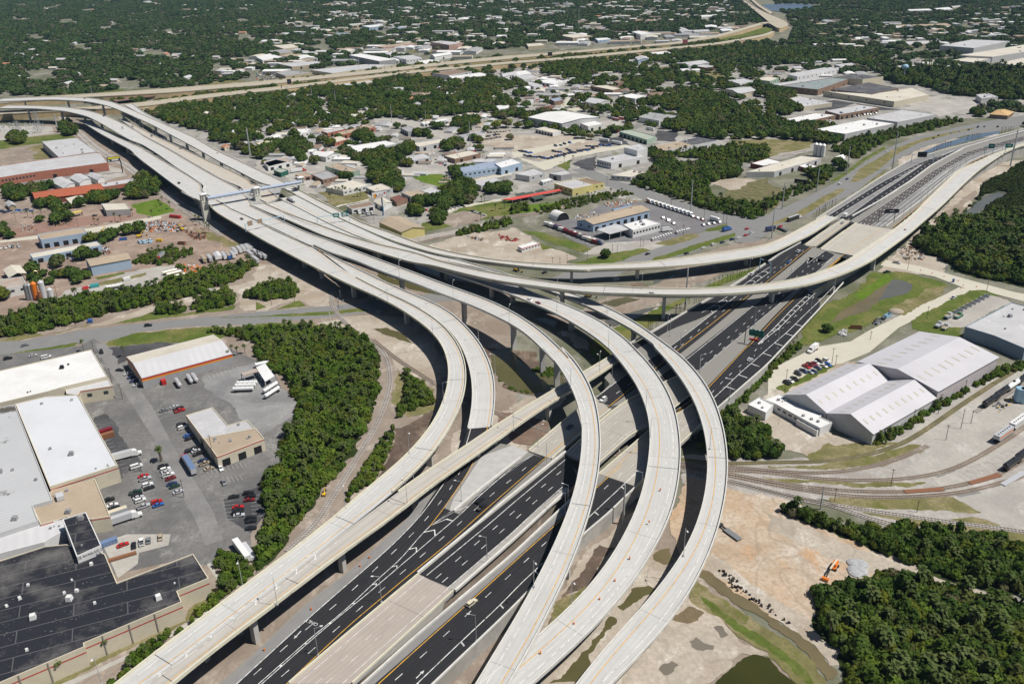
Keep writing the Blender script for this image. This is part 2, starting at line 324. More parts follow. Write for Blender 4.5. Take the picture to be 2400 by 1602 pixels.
sheet('parking_lot','r2c0 -300,160 740,40 860,-30 990,50 1620,10 2100,60 2349,170 r2c1 150,230 230,420 390,570 330,780 240,900 260,1100 100,1240 100,1566 r3c0 2290,200 2300,320 2050,340 1950,480 1830,480 1700,420 900,600 -300,500',lot_old)
sheet('parking_lot','r2c0 870,20 960,10 1060,120 1150,270 1280,440 1400,600 1560,900 1640,1050 1800,1300 1960,1566 r3c0 2040,250 1880,300 1800,100 r2c0 1600,1280 1420,900 1300,720 1150,480 980,240',Mg('grey_drive',(.235,.23,.225),var=.12,scale=.08,col2=(.17,.168,.165),scale2=.05))
sheet('parking_lot','r2c0 860,700 960,660 1240,1000 1310,1200 1100,1210',lot_dark,amp=1)
sheet('parking_lot','r2c0 990,60 1500,5 1700,40 1180,160 1090,210',lot_dark,amp=.8)
sheet('parking_lot','r2c0 1850,330 2349,190 r2c1 130,240 210,420 380,560 350,680 0,900 r2c0 2100,560 1870,420',Mg('patched_lot',(.27,.27,.265),var=.16,scale=.07,col2=(.17,.17,.175),scale2=.04),amp=.5)
sheet('parking_lot','r2c0 2050,1440 2349,1340 r2c1 90,1230 100,1566 r3c0 2290,190 2080,60',lot_dark)
sheet('parking_lot','r3c0 930,280 1160,200 1560,200 1540,300 1270,370 1260,470 1080,600 1000,420',lot_conc)
sheet('grass','r3c0 -200,1760 560,1500 1000,1270 1500,1060 1700,960 1900,690 1960,700 1990,760 1860,930 1500,1120 1000,1330 700,1500 400,1760',grass_dry,amp=.8)
sheet('path','r3c0 560,1566 800,1470 1100,1330 1500,1130 1850,930 1980,800 2000,640 1890,480 1920,460 2040,640 2010,800 1880,960 1520,1160 1100,1370 800,1510 620,1600',lot_conc)
sheet('ground','r1c1 560,1400 900,1330 1200,1340 1500,1400 1700,1500 r2c1 1650,0 1760,300 1640,420 1300,250 1050,0',soil,amp=1.5)
sheet('ground','r2c1 1040,-40 1150,200 1140,450 1080,650 960,900 800,1150 600,1380 480,1566 r3c1 420,0 r3c1 0,620 r3c1 250,620 r3c1 640,30 r2c1 760,1566 900,1290 1080,1000 1200,820 1280,640 1320,300 1240,150',dirt,amp=1)
sheet('ground','r2c1 1290,260 1640,440 1650,620 1400,700 1280,640',grass_dry,amp=1.5)
sheet('ground','r2c1 1260,800 1640,620 1620,800 1580,1000 1300,1150 1100,1330 1000,1400 1180,1130',mud,amp=2)
sheet('ground','r2c1 1850,820 1960,700 2200,650 2349,600 i 900,380 700,760 600,900 500,1010 0,1030 r2c1 1700,1130',soil,amp=2)
sheet('ground','i 100,60 620,100 640,200 900,350 760,420 600,500 300,420 200,200',mud,amp=2)
sheet('ground','i 230,660 520,650 760,740 720,860 560,950 400,930',Mg('dark_brown_dirt',(.20,.14,.105),var=.2,scale=.2),amp=1)
sheet('river','i 190,90 240,80 380,60 480,190 600,280 760,250 860,290 880,390 720,450 580,490 420,440 260,350',water_olive,amp=.8)
sheet('river','r1c1 1050,1450 1190,1440 1330,1490 1420,1566 r2c1 1500,40 1400,10 r1c1 1160,1500',water_olive,amp=.5)
sheet('grass','i 1110,0 1280,20 1290,170 1190,180 1110,110',grass_lush)
sheet('grass','b 2349,660 2000,860 1660,990 1350,1180 1360,1260 1600,1420 1800,1200 2100,1000 2349,880',grass,amp=.5)
sheet('grass','r1c2 1130,1370 1500,1200 2000,960 2349,860 r1c3 0,770 0,790 r1c2 2200,950 1830,1090 1600,1190 1420,1290 1050,1500 940,1500',grass,amp=.4)
sheet('ground','b 1700,990 2349,600 2349,680 2000,850 1700,990',soil,amp=1)
sheet('ground','b 0,480 300,660 700,760 1100,820 1600,560 2349,380 r1c2 1500,900 r1c3 200,560 r1c3 0,720 r1c2 1900,960 r1c2 1300,1230 r1c2 900,1450 b 1700,980 b 900,900 b 300,800',dirt,amp=2)
sheet('ground','b 1500,410 2100,380 2250,450 1900,470',mud,amp=1.5)
sheet('ground','b 1100,1130 900,1060 1100,1020 1330,1160 1340,1290 1200,1270',soil,amp=1)
sheet('river','b 1520,650 1850,560 2060,590 1700,700',water_olive,amp=.4)
sheet('river','b 1560,890 1980,760 2349,680 1990,860 1690,980',water_grey,amp=.4)
sheet('river','b 500,880 750,850 920,900 850,1000 640,960',water_grey,amp=.4)
sheet('river','b 2250,330 2500,310 r1c2 1500,950 r1c2 1300,1040',water_grey,amp=.4)
sheet('river','d 1600,640 1960,800 2349,900 2349,960 1950,900 1600,740',water_grey,amp=.4)
sheet('river','d 1100,780 1300,900 1650,960 2000,1130 1700,1080 1450,1010 1250,960 1080,860',water_olive,amp=.5)
sheet('road','r1c1 1390,620 1800,550 2349,430 2349,480 1860,590 1480,660',ballast)
sheet('ground','a 600,210 960,90 1150,60 1500,20 r1c2 0,520 r1c2 200,640 r1c2 380,720 r1c2 600,800 r1c2 500,860 r1c2 0,860 a 1500,470 a 900,290',soil,amp=2)
sheet('grass','r1c1 1370,610 1560,560 1900,490 2349,400 2349,250 2000,290 1700,440 1520,480 1480,560',grass,amp=1)
sheet('grass','r1c1 1400,50 1500,20 1700,30 1840,110 1700,150 1540,110',grass_lush,amp=1)
sheet('grass','r1c1 560,200 1030,170 1050,270 720,320',grass_dry,amp=1)
sheet('parking_lot','r1c1 1700,470 1760,400 1900,370 2130,420 2000,480 1820,520',dirt,amp=1)
sheet('grass','r1c2 0,330 400,290 540,270 300,360 0,400',grass_lush,amp=1)
sheet('grass','r1c2 100,550 240,560 560,650 730,720 640,750 400,680',grass,amp=1)
sheet('grass','r1c2 250,660 380,710 280,730',grass)
sheet('parking_lot','r1c2 280,480 560,440 820,320 1200,290 1700,400 1960,490 1780,540 1700,580 1350,660 880,660 720,700 560,650',Mg('truck_lot_asphalt',(.19,.185,.19),var=.12,scale=.08,col2=(.25,.24,.24),scale2=.04),amp=.5)
sheet('parking_lot','r1c2 880,660 1350,640 1440,680 1270,730 900,770 640,770 760,700',lot_conc,amp=.5)
sheet('road','r1c2 550,-10 700,-30 950,90 1300,200 1700,340 1960,400 2349,410 r1c3 120,290 r1c3 120,520 r1c3 0,560 r1c2 2100,600 r1c2 1600,770 r1c2 1300,850 r1c2 800,1000 r1c2 300,1010 r1c2 500,930 r1c2 900,860 r1c2 1250,740 r1c2 1700,580 r1c2 1850,540 r1c2 1990,490 r1c2 1700,420 r1c2 1220,270 r1c2 900,150',asph_old)
sheet('grass','r1c2 500,870 900,760 1200,710 1275,730 1000,830 850,865',grass,amp=.6)
sheet('grass','r1c2 1310,670 1600,580 1700,575 1725,600 1450,690',grass_dry,amp=.5)
sheet('grass','r1c2 1770,540 1960,490 1985,510 1900,550 1800,560',grass,amp=.4)
sheet('grass','r1c2 1200,860 1330,790 1700,670 2050,565 2150,565 2120,590 1700,720 1350,830 1250,860',grass,amp=.5)
sheet('ground','r1c2 1590,810 1900,710 2200,640 2349,620 2349,680 1900,780',dirt,amp=1)
sheet('road','h -60,905 0,870 300,740 620,580 900,390 1150,240 1400,150 1800,60 2100,0 2500,-60 2500,30 2100,110 1800,150 1400,270 1200,360 1000,510 830,650 400,870 60,1000 -100,1120 -300,1130 -300,1000',asph_old)
for g in('h 0,965 250,860 560,680 640,640 705,635 690,660 600,720 300,900 60,970','h 745,575 860,440 1160,270 1400,180 1700,110 1900,75 1880,90 1700,130 1400,210 1200,310 1000,470 830,570'):sheet('grass',g,grass_dry,amp=.3)
sheet('grass','h 640,560 900,370 1080,270 1060,250 850,370 720,480 560,570',grass)
sheet('grass','h 830,640 1000,520 1090,460 1060,520 880,650',grass_dry,amp=.5)
sheet('ground','h 1190,370 1400,270 1700,180 2100,130 2120,150 1800,190 1500,270 1350,350 1200,440',soil,amp=1)
sheet('river','h 1390,310 1600,220 1850,150 2120,105 2130,125 1960,170 1760,220 1560,280 1420,325',water_blue)
sheet('ground','r1c2 1950,150 2349,60 r1c3 0,100 r1c3 130,200 r1c3 120,260 r1c3 0,380 r1c2 2300,380 r1c2 1900,300',scrub,amp=3)
sheet('ground','r1c2 1800,110 2000,60 2250,90 2100,170 1990,180',soil,amp=2)
sheet('ground','r0c3 -100,1270 200,1290 440,1300 380,1370 0,1440 r0c2 1900,1360 r0c2 2000,1290',grass_dry,amp=2)
sheet('ground','h 2349,370 2100,400 1900,500 1700,700 1400,1000 1250,1180 r1c3 1100,800 1040,850 1000,930 1250,930 1600,980 r1c3 1650,800 1450,780 1330,680 r1c3 1450,570 1700,480 1800,360 1940,220 1990,100 2200,10 h 2250,430',soil,amp=1.5)
sheet('ground','r1c3 1560,560 1700,470 1800,340 1930,220 1900,180 1700,330 1500,520',dirt,amp=1.5)
sheet('river','r1c3 1750,470 1800,390 1980,240 2120,190 2220,185 2200,215 2010,330 1850,440',water_grey)
sheet('road','r1c3 1080,820 1400,880 1800,990 2240,1110 2349,1130 2349,1200 2000,1110 1860,1100 1500,960 1250,910 1030,870',lightconc)
sheet('road','r1c3 1860,1090 1750,1070 1600,1150 1380,1240 1150,1360 920,1470 760,1566 r2c3 450,50 200,170 60,240 0,330 r2c2 2349,560 2349,700 r2c3 100,480 r2c3 300,400 r2c3 640,220 r2c3 930,100 r1c3 1200,1440 1500,1290 1750,1170',lightconc)
sheet('grass','r1c3 960,930 1250,930 1600,1020 1640,1060 1550,1120 1200,1290 850,1440 500,1566 250,1610 380,1350 560,1210 740,1150 900,1000',grass,amp=1)
sheet('grass','r1c3 1110,1270 1500,1070 1650,1050 1560,1160 1250,1330',grass_dry,amp=1)
sheet('ground','r1c3 790,1140 1090,950 1150,990 860,1190',grass_lush)
sheet('river','r1c3 860,1190 1140,1000 1200,1000 1060,1170 900,1290 560,1410 680,1280',water_brown,amp=.4)
sheet('river','r1c3 1015,1190 1140,1000 1240,1010 1320,1040 1325,1080 1270,1130',water_grey)
sheet('grass','r1c3 1310,1380 1500,1270 1850,1100 2000,1100 2130,1150 2050,1170 1700,1330 1500,1400 1800,1420 1750,1480 1850,1566 1320,1450',grass,amp=.6)
sheet('parking_lot','r1c3 1690,1330 2010,1130 2200,1190 2230,1210 1960,1350 1830,1430 1640,1440 1590,1390',lot_conc,amp=.5)
sheet('ground','r2c2 2080,640 2349,480 r2c3 130,430 620,210 860,180 200,500 0,520 500,700 590,860 950,940 650,980 380,1060 150,1000 0,850 r2c2 2100,760',soil,amp=1)
sheet('grass','r2c3 70,430 560,220 640,230 150,480',grass,amp=.8)
sheet('ground','r2c2 1560,1050 r2c3 0,1080 400,1060 950,950 1300,770 1800,420 2400,180 2500,400 2500,1600 r3c3 2500,400 1200,160 r3c3 500,-120 r2c3 -100,1566 r2c2 1560,1300',ballast,amp=1)
sheet('ground','r2c3 1240,880 1800,460 2400,150 2500,200 1450,900 1100,1000',lot_conc,amp=.5)
sheet('parking_lot','r2c3 1390,880 1700,780 1880,600 2400,420 2500,800 2000,1100 1690,1180 1460,1230 1300,1190 1500,950',lot_conc,amp=.3)
sheet('road','r2c3 1480,1220 1690,1150 1900,1300 2349,1250 2400,1400 2200,1566 r3c3 2349,50 2349,120 2100,110 1900,-20 r2c3 1700,1420 1600,1350',lot_conc)
sheet('road','r2c3 1480,1220 1660,1160 1720,1190 1560,1250',asph_old);sheet('road','r2c3 1660,1390 1860,1350 1960,1390 1760,1430',asph_old)
sheet('grass','r2c3 560,1430 1700,1430 1960,1566 600,1500',grass_dry,amp=.6)
sheet('grass','r2c3 350,1060 480,990 560,930 620,960 950,930 1250,930 900,1040 600,1100 380,1100',grass_dry,amp=.8)
sheet('grass','r2c3 -60,1235 300,1270 800,1300 1300,1300 1450,1290 1300,1340 800,1340 300,1300 0,1265',grass_dry,amp=1);sheet('grass','r2c3 0,1140 500,1130 900,1060 1400,950 1440,1000 1000,1150 500,1180 0,1160',grass_dry,amp=.8)
sheet('grass','r3c3 860,0 1200,20 1500,60 1950,60 2349,200 2349,300 1800,220 1300,110',grass_dry,amp=.6)
sheet('ground','r2c2 1580,1250 1990,1350 r2c3 150,1450 r3c3 500,100 1050,380 2000,760 2349,870 2349,960 1700,720 1100,620 940,740 450,700 430,860 300,1180 0,950 r3c2 1700,500 1530,380 1450,200',sand_orange,amp=1.2)
sheet('road','r3c3 0,20 600,230 1100,440 1700,620 2000,740 1960,800 1500,680 1000,560 500,400 0,170',soil,amp=1)
sheet('ground','r3c2 1720,560 1830,380 r3c3 0,760 250,900 420,1000 500,1150 620,1210 700,1240 690,1400 560,1400 400,1200 150,1020 0,900 r3c2 2000,640',soil,amp=.8)
sheet('river','r3c2 1640,540 1760,530 2000,700 2349,930 r3c3 0,945 250,1090 450,1250 600,1420 640,1480 540,1540 400,1350 200,1150 0,1020 r3c2 2349,1010 2000,810',water_brown,amp=.5)
sheet('grass','r3c2 1600,640 1700,640 2000,850 2349,1070 r3c3 0,1070 200,1180 400,1350 540,1566 400,1800 260,1566 100,1400 0,1330 r3c2 2349,1280 2000,1080 1600,830',grass_dry,amp=.6)
sheet('grass','r3c2 1720,760 2000,960 2349,1180 r3c3 100,1240 300,1400 420,1566 350,1566 200,1400 0,1250 r3c2 2100,1110 1750,830',grass,amp=.5)
sheet('ground','r3c2 1300,340 1560,500 1640,830 2000,1080 2330,1290 2349,1320 2100,1290 1800,1566 1000,1900 r3c2 -200,1900 -200,1300 500,650 640,430 900,200 1100,0 1400,60',soil,amp=1.5)
sheet('ground','r3c2 500,720 800,300 950,330 600,720 430,830 300,1100 250,1100',mud,amp=1)
sheet('ground','r3c2 300,1100 440,800 720,640 700,740 500,900',grass_dry,amp=1)
sheet('river','r3c2 1310,370 1450,330 1480,450 1380,480 1290,430',water_brown,amp=.6)
sheet('river','r3c2 1090,700 1250,670 1320,700 1200,770 1110,830 1020,900 960,860',water_olive,amp=.7)
sheet('river','r3c2 330,1566 520,1430 700,1250 900,950 960,980 830,1150 700,1300 640,1566',water_olive,amp=1)
sheet('ground','r3c2 1450,980 1620,860 1760,920 1700,990 1560,1010',Mg('wet_silt',(.18,.14,.085),var=.2,scale=.2),amp=1.2)
for g in('r3c2 1620,1180 1680,1140 1850,1220 1840,1260 1740,1270 1640,1230','r3c2 1340,1440 1460,1360 1530,1400 1460,1470 1390,1490','r3c2 1840,1050 1920,1040 1980,1120 1910,1150'):sheet('river',g,M_water('silt_water',(.20,.175,.14),.3)if'silt_water' not in MATS else MATS['silt_water'],amp=1.6)
sheet('lake','r3c2 1780,1620 1980,1450 2120,1330 2200,1300 2349,1330 r3c3 100,1450 260,1566 400,1900 r3c2 1600,1900',water_green,amp=.4)
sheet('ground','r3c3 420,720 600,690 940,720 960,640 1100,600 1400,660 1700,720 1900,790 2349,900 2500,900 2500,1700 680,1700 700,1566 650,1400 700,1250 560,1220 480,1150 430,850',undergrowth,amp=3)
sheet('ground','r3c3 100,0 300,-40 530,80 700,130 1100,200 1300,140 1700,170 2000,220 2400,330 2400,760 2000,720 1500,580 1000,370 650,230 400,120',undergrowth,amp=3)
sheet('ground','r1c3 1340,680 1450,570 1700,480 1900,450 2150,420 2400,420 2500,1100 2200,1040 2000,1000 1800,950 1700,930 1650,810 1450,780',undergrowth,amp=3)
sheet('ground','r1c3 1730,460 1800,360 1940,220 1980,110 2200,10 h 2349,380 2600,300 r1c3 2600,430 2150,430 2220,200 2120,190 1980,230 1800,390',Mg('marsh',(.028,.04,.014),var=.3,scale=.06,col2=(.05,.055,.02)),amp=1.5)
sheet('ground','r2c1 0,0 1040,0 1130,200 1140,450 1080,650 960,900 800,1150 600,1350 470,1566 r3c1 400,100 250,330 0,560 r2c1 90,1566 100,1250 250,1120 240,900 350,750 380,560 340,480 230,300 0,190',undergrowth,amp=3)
for nm,sp,m_ in(('parking_lot','r0c2 0,1240 500,1240 700,1290 900,1340 950,1370 300,1480 0,1400',soil),('grass','r0c2 1200,630 1500,610 1950,670 1980,710 1880,755 1500,710 1250,670',grass_dry),('grass','r0c2 380,1500 550,1470 520,1566 480,1550',grass),('parking_lot','r0c2 550,1500 780,1430 760,1566 690,1566',lot_dark),('parking_lot','r0c2 1330,1200 1520,1220 1500,1300 1320,1290',lot_dark),('parking_lot','r0c2 800,1270 1000,1260 1080,1330 800,1320',lot_dark),('parking_lot','r0c2 820,1110 1080,1090 1000,1200 600,1240 700,1170',lot_conc),('grass','r0c2 720,1205 990,1150 1010,1180 760,1225',grass),('parking_lot','r0c3 1230,1000 1500,910 1960,920 2000,960 1560,1080 1480,1030',lot_conc),('parking_lot','r0c3 400,950 600,920 1230,1010 1000,1010 800,950 640,1000 440,1020',lot_dark),('road','r0c2 0,1400 300,1340 700,1260 750,1270 400,1370 0,1460',lightconc),('road','r0c2 250,1490 700,1380 1050,1330 1240,1400 1030,1360 600,1440 300,1566 0,1430',lightconc),('road','r0c2 480,1000 700,980 980,960 980,990 700,1010 560,1030',lightconc),('road','r0c2 560,860 520,970 500,1000 440,990 480,920 420,830 480,850',lightconc),('ground','r0c3 1200,950 1480,890 1640,870 1620,900 1300,970',lot_conc),('parking_lot','r0c1 1860,1240 2349,1180 2349,1370 2100,1330',soil),('road','r0c1 1080,1090 1350,1080 1700,1200 1900,1280 2349,1400 2349,1450 1850,1320 1560,1230 1100,1130',lot_conc),('road','r0c1 400,890 520,890 900,1000 1040,1030 1010,1060 800,1010 500,920',lot_conc),('road','r0c1 1280,1300 1560,1260 2349,1120 2349,1150 1700,1250 1300,1320',ballast),('grass','r0c1 2080,1120 2349,1090 2349,1130 2100,1150',grass),('grass','r0c1 160,1390 220,1380 280,1440 150,1450',grass_dry),('ground','r0c1 0,1250 300,1240 600,1270 900,1300 600,1390 300,1330 0,1290',lot_conc),('ground','r0c1 0,1460 900,1420 1400,1430 1900,1450 2349,1460 2349,1600 0,1600',lot_conc),('ground','r1c1 200,0 700,0 900,60 500,150 560,220 380,200 300,80',lot_conc),('road','r1c1 720,330 1000,270 1040,260 1040,280 900,300 750,340',lightconc),('road','r1c1 1680,150 1850,110 2349,10 2349,40 1850,130',lightconc),('road','r1c1 1640,390 1920,310 2100,290 2349,240 2349,260 1900,340 1680,420',lightconc)):
 sheet(nm,sp,m_,amp=1.0)
sheet('lake','r0c3 -120,60 0,40 230,35 470,50 500,60 420,85 200,110 80,105 -60,90',water_blue,z=.6)
sheet('grass','r0c1 980,480 1230,470 1230,495 1000,510',grass_dry,amp=3);sheet('grass','r0c1 1400,465 1780,450 1650,480 1420,485',grass_dry,amp=3)
sheet('grass','r0c0 1820,760 2100,735 2250,745 1850,790',grass_dry,amp=2);sheet('grass','e 480,150 1010,110 1000,140 500,160',grass,amp=1);sheet('grass','e 1370,75 1700,50 1690,80 1380,105',grass,amp=1)
# ================================================================ railways
tie_m=M('sleeper_wood',(.18,.155,.13),.9,.2,.8);rail_m=M('rusty_rail',(.15,.115,.095),.6,.15,.8)
def railway(spec,z=None,ties=True,bed=3.0,bedmat=None):
 _lay[0]+=1;zz=.02+.0016*_lay[0]
 P=line3(spec,0.0,step=4,it=6);P[:,2]=zz
 b=MB();stripe(b,P,bed,0);bo=tag(b.build('railway',bedmat or ballast),kind='structure')
 b=MB();D=resample(P,step=1.4);t=np.gradient(D,axis=0);n=np.stack([-t[:,1],t[:,0],0*t[:,0]],1);n/=np.linalg.norm(n,axis=1)[:,None]
 if ties:
  for i in range(len(D)):b.box((D[i][0],D[i][1],zz+.01),(2.5,.28,.05),math.atan2(n[i][1],n[i][0]))
  b.build('sleeper',tie_m,bo)['kind']='stuff'
 for s in(-.74,.74):
  b=MB();n2=np.gradient(P,axis=0);n2=np.stack([-n2[:,1],n2[:,0],0*n2[:,0]],1);n2/=np.linalg.norm(n2,axis=1)[:,None];wallrun(b,P+n2*s,.15,.12,.06);b.build('rail',rail_m,bo)
railway('r1c1 830,900 750,1000 700,1090 690,1180 720,1280 800,1380 900,1480 1050,1590 r2c1 1060,0 1180,110 1220,220 1235,380 1200,540 1100,780 960,1010 800,1280 610,1566 r3c1 640,0 460,200 280,360')
railway('r2c1 1080,-10 1300,170 1640,390 1760,450 2000,560 i 240,660 400,720 740,830 1300,1020 1500,1060',bedmat=dirt)
for sp,bd in(('i 1400,1010 1900,1080 2349,1130 r2c3 0,1110 500,1110 900,1050 1240,940 1480,790 1750,600 2100,370 2400,190',grass_dry),('i 1300,1040 1900,1110 r2c3 0,1185 300,1215 700,1200 1000,1140 1230,1070 1460,960',dirt),('i 1350,1060 2000,1170 r2c3 0,1200 400,1260 800,1280 1200,1270 1480,1235 1690,1180 1900,1080 2100,960 2400,760',dirt),('r2c2 1500,1120 1800,1185 2000,1215 r2c3 0,1290 400,1345 800,1380 1250,1385 1600,1355 1830,1310 2000,1260 2150,1215 2349,1080 2500,980',dirt),('r2c2 1500,1135 1800,1205 2000,1235 r2c3 0,1310 400,1380 800,1430 1200,1435 1680,1405 1900,1365 2100,1310 2349,1240 2450,1190',dirt),('r2c2 1500,1180 2000,1275 r2c3 0,1375 300,1440 700,1520 r3c3 700,0 1000,80 1280,150 1700,220 2040,265 2400,330',ballast),('r2c2 1700,1235 2000,1290 r2c3 0,1385 400,1475 800,1530 r3c3 900,-10 1300,40 1700,100 2140,150 2400,190',ballast),('r2c3 1900,650 2100,540 2349,400 2450,350',lot_conc)):railway(sp,bedmat=bd)
railway('e 830,430 1000,580 1300,850 1520,1000 1700,1080 1900,1230 f 900,780 1100,900 1300,1050 1600,1200 1900,1420',ties=False,bed=9)
railway('r1c0 1450,170 1600,300 1720,400 1850,480 2040,600',ties=False)
railway('r0c3 -700,1566 60,1450 400,1370 800,1290 1200,1180 1550,1120 1800,1080 2100,1000 2349,940 2500,900',ties=False,bed=10)
railway('r1c2 -200,440 200,400 600,300 900,230 1100,200',ties=False,bed=8,bedmat=dirt)
railway('r1c1 1500,660 1900,570 2349,470',ties=False,bed=5,bedmat=dirt)
# ================================================================ the low highway on its embankment
ZH=7.0
wallm=M('panel_wall',(.42,.41,.38),.9,.1,.25,col2=(.34,.33,.30),scale2=.06)
def bank(spec,z=6.9,top=None,name='embankment',label=None,side=None):
 b=MB();b.prism(WP(spec,z),0.0,z,0,1);o=b.build(name,[side or wallm,top or shoulder]);return tag(o,None,None,None,'structure')
bank('r3c1 -500,1700 0,1270 450,835 840,545 1390,50 1460,-30 r2c1 1530,1400 1850,1010 2130,760 i 240,925 420,960 540,1010 690,1072 880,1040 900,1090 1000,1200 860,1390 r3c1 2340,240 1810,700 1740,760 1700,900 1000,1500 200,2000',z=6.88,side=dirt)
bank('r3c1 900,1700 1430,1175 1850,815 2340,410 r2c2 810,1210 1150,1190 1250,1240 1140,1330 960,1505 r3c2 900,5 650,205 0,880 r3c1 1650,1545 1200,1950',z=6.88)
bank('i 1000,615 1180,500 1290,390 1240,330 r1c2 1310,1440 1830,1160 2349,830 r1c3 200,730 340,675 405,700 485,715 610,755 790,795 900,800 r1c3 420,1100 r1c3 0,1560 r2c2 2349,215 1890,615 1700,790 1500,620 1200,560',z=6.88)
bank('h 440,925 700,755 1000,555 1300,378 1600,290 2000,180 2349,88 2600,20 2600,200 2349,270 2200,320 1980,440 1800,560 1500,830 1300,960 1160,1015 1000,985 800,950 690,915 560,935',z=6.88)
bank('r2c1 2070,1050 2349,950 i 420,960 540,1010 470,1075 200,1260 0,1420 -200,1600 -150,1450 -50,1300',z=6.92,top=riprap)
def road(name,left,right,mat=None,z=ZH,it=10,ext=(0,0),step=6,marks=None,dz=0.0,kind='structure'):
 L=line3(left,z,step,it,ext);R_=match(L,line3(right,z,step,it,ext));b=MB();ribbon(b,L,R_,0,1,dz);o=b.build(name,mat or asph);tag(o,kind=kind)
 return o,L,R_
def mark(o,fn,mat=white_l,name='lane_marking'):
 b=MB();fn(b)
 if b.f:return b.build(name,mat,o)
def mid(L,R_,t):return L+(R_-L)*t
oL,L_,R_=road('road','r3c1 0,1405 480,965 850,645 1240,310 1540,0 r2c1 1620,1480','r3c1 290,1560 880,1070 1490,560 2170,0',ext=(60,0),it=3)
sL,a_,b_=road('road','r3c1 0,1290 450,855 840,560 1390,60 1460,-20 r2c1 1530,1420','r3c1 0,1405 480,965 850,645 1240,310 1540,0 r2c1 1620,1480',shoulder_grey,ext=(60,0),dz=.01,it=3)
oX,Lx,Rx=road('road','r3c1 1460,80 r2c1 1560,1500 1700,1290 1880,1020 1960,745','r3c1 1590,125 1690,0 r2c1 1970,1170 2110,830 2165,750',it=4,dz=.02)
oU,Lu,Ru=road('road','r3c1 1560,260 1895,0 i 0,1470 440,1095 585,1035','r3c1 1800,290 2110,0 i 160,1560 700,1075',it=4,dz=.02)
wl=line3('r3c1 0,1405 480,965 850,645 1240,310 1540,0 r2c1 1700,1330 1900,1060 1985,745',ZH,5,6,(60,0))
gl=line3('r3c1 30,1560 300,1325 580,1075 740,960 860,850 980,740 1120,600 1230,510 1340,415 1470,245 1590,125',ZH,5,2,(60,0))
gr=line3('r3c1 60,1560 450,1215 720,980 1000,760 1240,555 1470,360 1680,180 1895,0 i 30,1470 450,1105 590,1040',ZH,5,3,(60,0))
yl=line3('r3c1 580,1285 900,985 1140,790 1450,530 1740,300 2070,0 i 690,1072 1020,800',ZH,5,3,(110,0))
mark(oL,lambda b:(stripe(b,wl,.3,.08),stripe(b,gl,.28,.08),stripe(b,gr,.28,.08),chevrons(b,gr[::-1],gl[::-1],11.5,.7,3.4,.09,rev=True,minw=.5),dashes(b,line3('r3c1 255,1480 500,1270 725,1075 940,885 1145,712 1335,550 1517,395 1690,245 1855,105 i 80,1520 200,1400 360,1290 490,1180 620,1070',ZH,5,3,(50,0)),.26,3.6,8.6,.08),dashes(b,line3('r3c1 200,1290 410,1105 640,920 850,740 1040,565 1215,400 1380,250 1525,100 r2c1 1660,1510 1770,1380 2060,850',ZH,5,3,(60,0)),.26,3.6,8.6,.08)))
mark(oL,lambda b:(stripe(b,yl,.3,.08),stripe(b,line3('r3c1 1590,125 1690,0 r2c1 1970,1170 2110,830 2140,755',ZH,5,3),.28,.1)),yellow_l)
oM,Lm,Rm=road('road','r3c1 1490,570 2170,0 i 230,1566 890,1030','r3c1 1810,700 2340,250 i 860,1400 1010,1270',it=3)
mark(oM,lambda b:(stripe(b,line3('r3c1 1560,575 2260,0 i 300,1566 890,1075',ZH,5,3),.3,.06),stripe(b,line3('r3c1 1740,700 2340,190 i 590,1566 870,1320',ZH,5,3),.3,.06),dashes(b,line3('r3c1 1640,605 1810,460 1980,310 2145,175 2295,45 i 490,1490 630,1360 770,1250 890,1150',ZH,5,3),.26,3.6,8.6,.06),dashes(b,line3('r3c1 1700,640 1875,490 2045,345 2210,205 i 555,1510 695,1390 830,1280',ZH,5,3),.26,3.6,8.6,.06)))
road('road','r3c1 1740,705 2340,195 i 590,1566 880,1330','r3c1 1815,705 2340,262 i 760,1500 930,1370',shoulder,dz=.03,it=3)
oR,Lr,Rr=road('road','r3c1 1090,1560 1400,1290 1940,815 2340,455 r2c2 800,1305 990,1130','r3c1 1640,1540 2340,880 r3c2 650,200 900,0 r2c2 960,1500 1270,1200',ext=(60,0),it=3)
road('road','r3c1 990,1560 1430,1170 1850,815 2340,405 r2c2 700,1310 800,1240','r3c1 1090,1560 1400,1290 1940,815 2340,455 r2c2 800,1305 900,1220',shoulder_grey,ext=(60,0),dz=.02,it=3)
mark(oR,lambda b:(dashes(b,line3('r3c1 1335,1475 1560,1275 1765,1085 1960,905 2145,730 2320,575 r3c2 150,420 r2c2 880,1320 1000,1210 1120,1100',ZH,5,3,(40,0)),.26,3.6,8.6,.06),stripe(b,line3('r3c1 1470,1566 1790,1260 2110,960 2340,745 r3c2 0,720 320,430 r2c2 750,1566 1000,1335 1150,1190',ZH,5,3,(50,0)),.32,.06)))
mark(oR,lambda b:stripe(b,line3('r3c1 1120,1566 1400,1310 1940,830 2340,470 r2c2 810,1310 1000,1135',ZH,5,3,(50,0)),.34,.06),yellow_l)
def ticks(o,line,n,l=3.4):
 P=resample(line,n=n)
 def f(b):
  for i in range(n):
   t=P[min(i+1,n-1)]-P[max(i-1,0)];t/=np.linalg.norm(t);q=np.array([t[1],-t[0],0]);a=P[i]+np.array([0,0,.07]);b.quad(a,a+q*l-t*.9,a+q*l-t*.3,a+t*.6)
 mark(o,f)
ticks(oR,line3('r3c1 1470,1566 1790,1260 2110,960 r3c2 50,690 320,430 r2c2 790,1540 1000,1335',ZH,5,2),7,2.2)
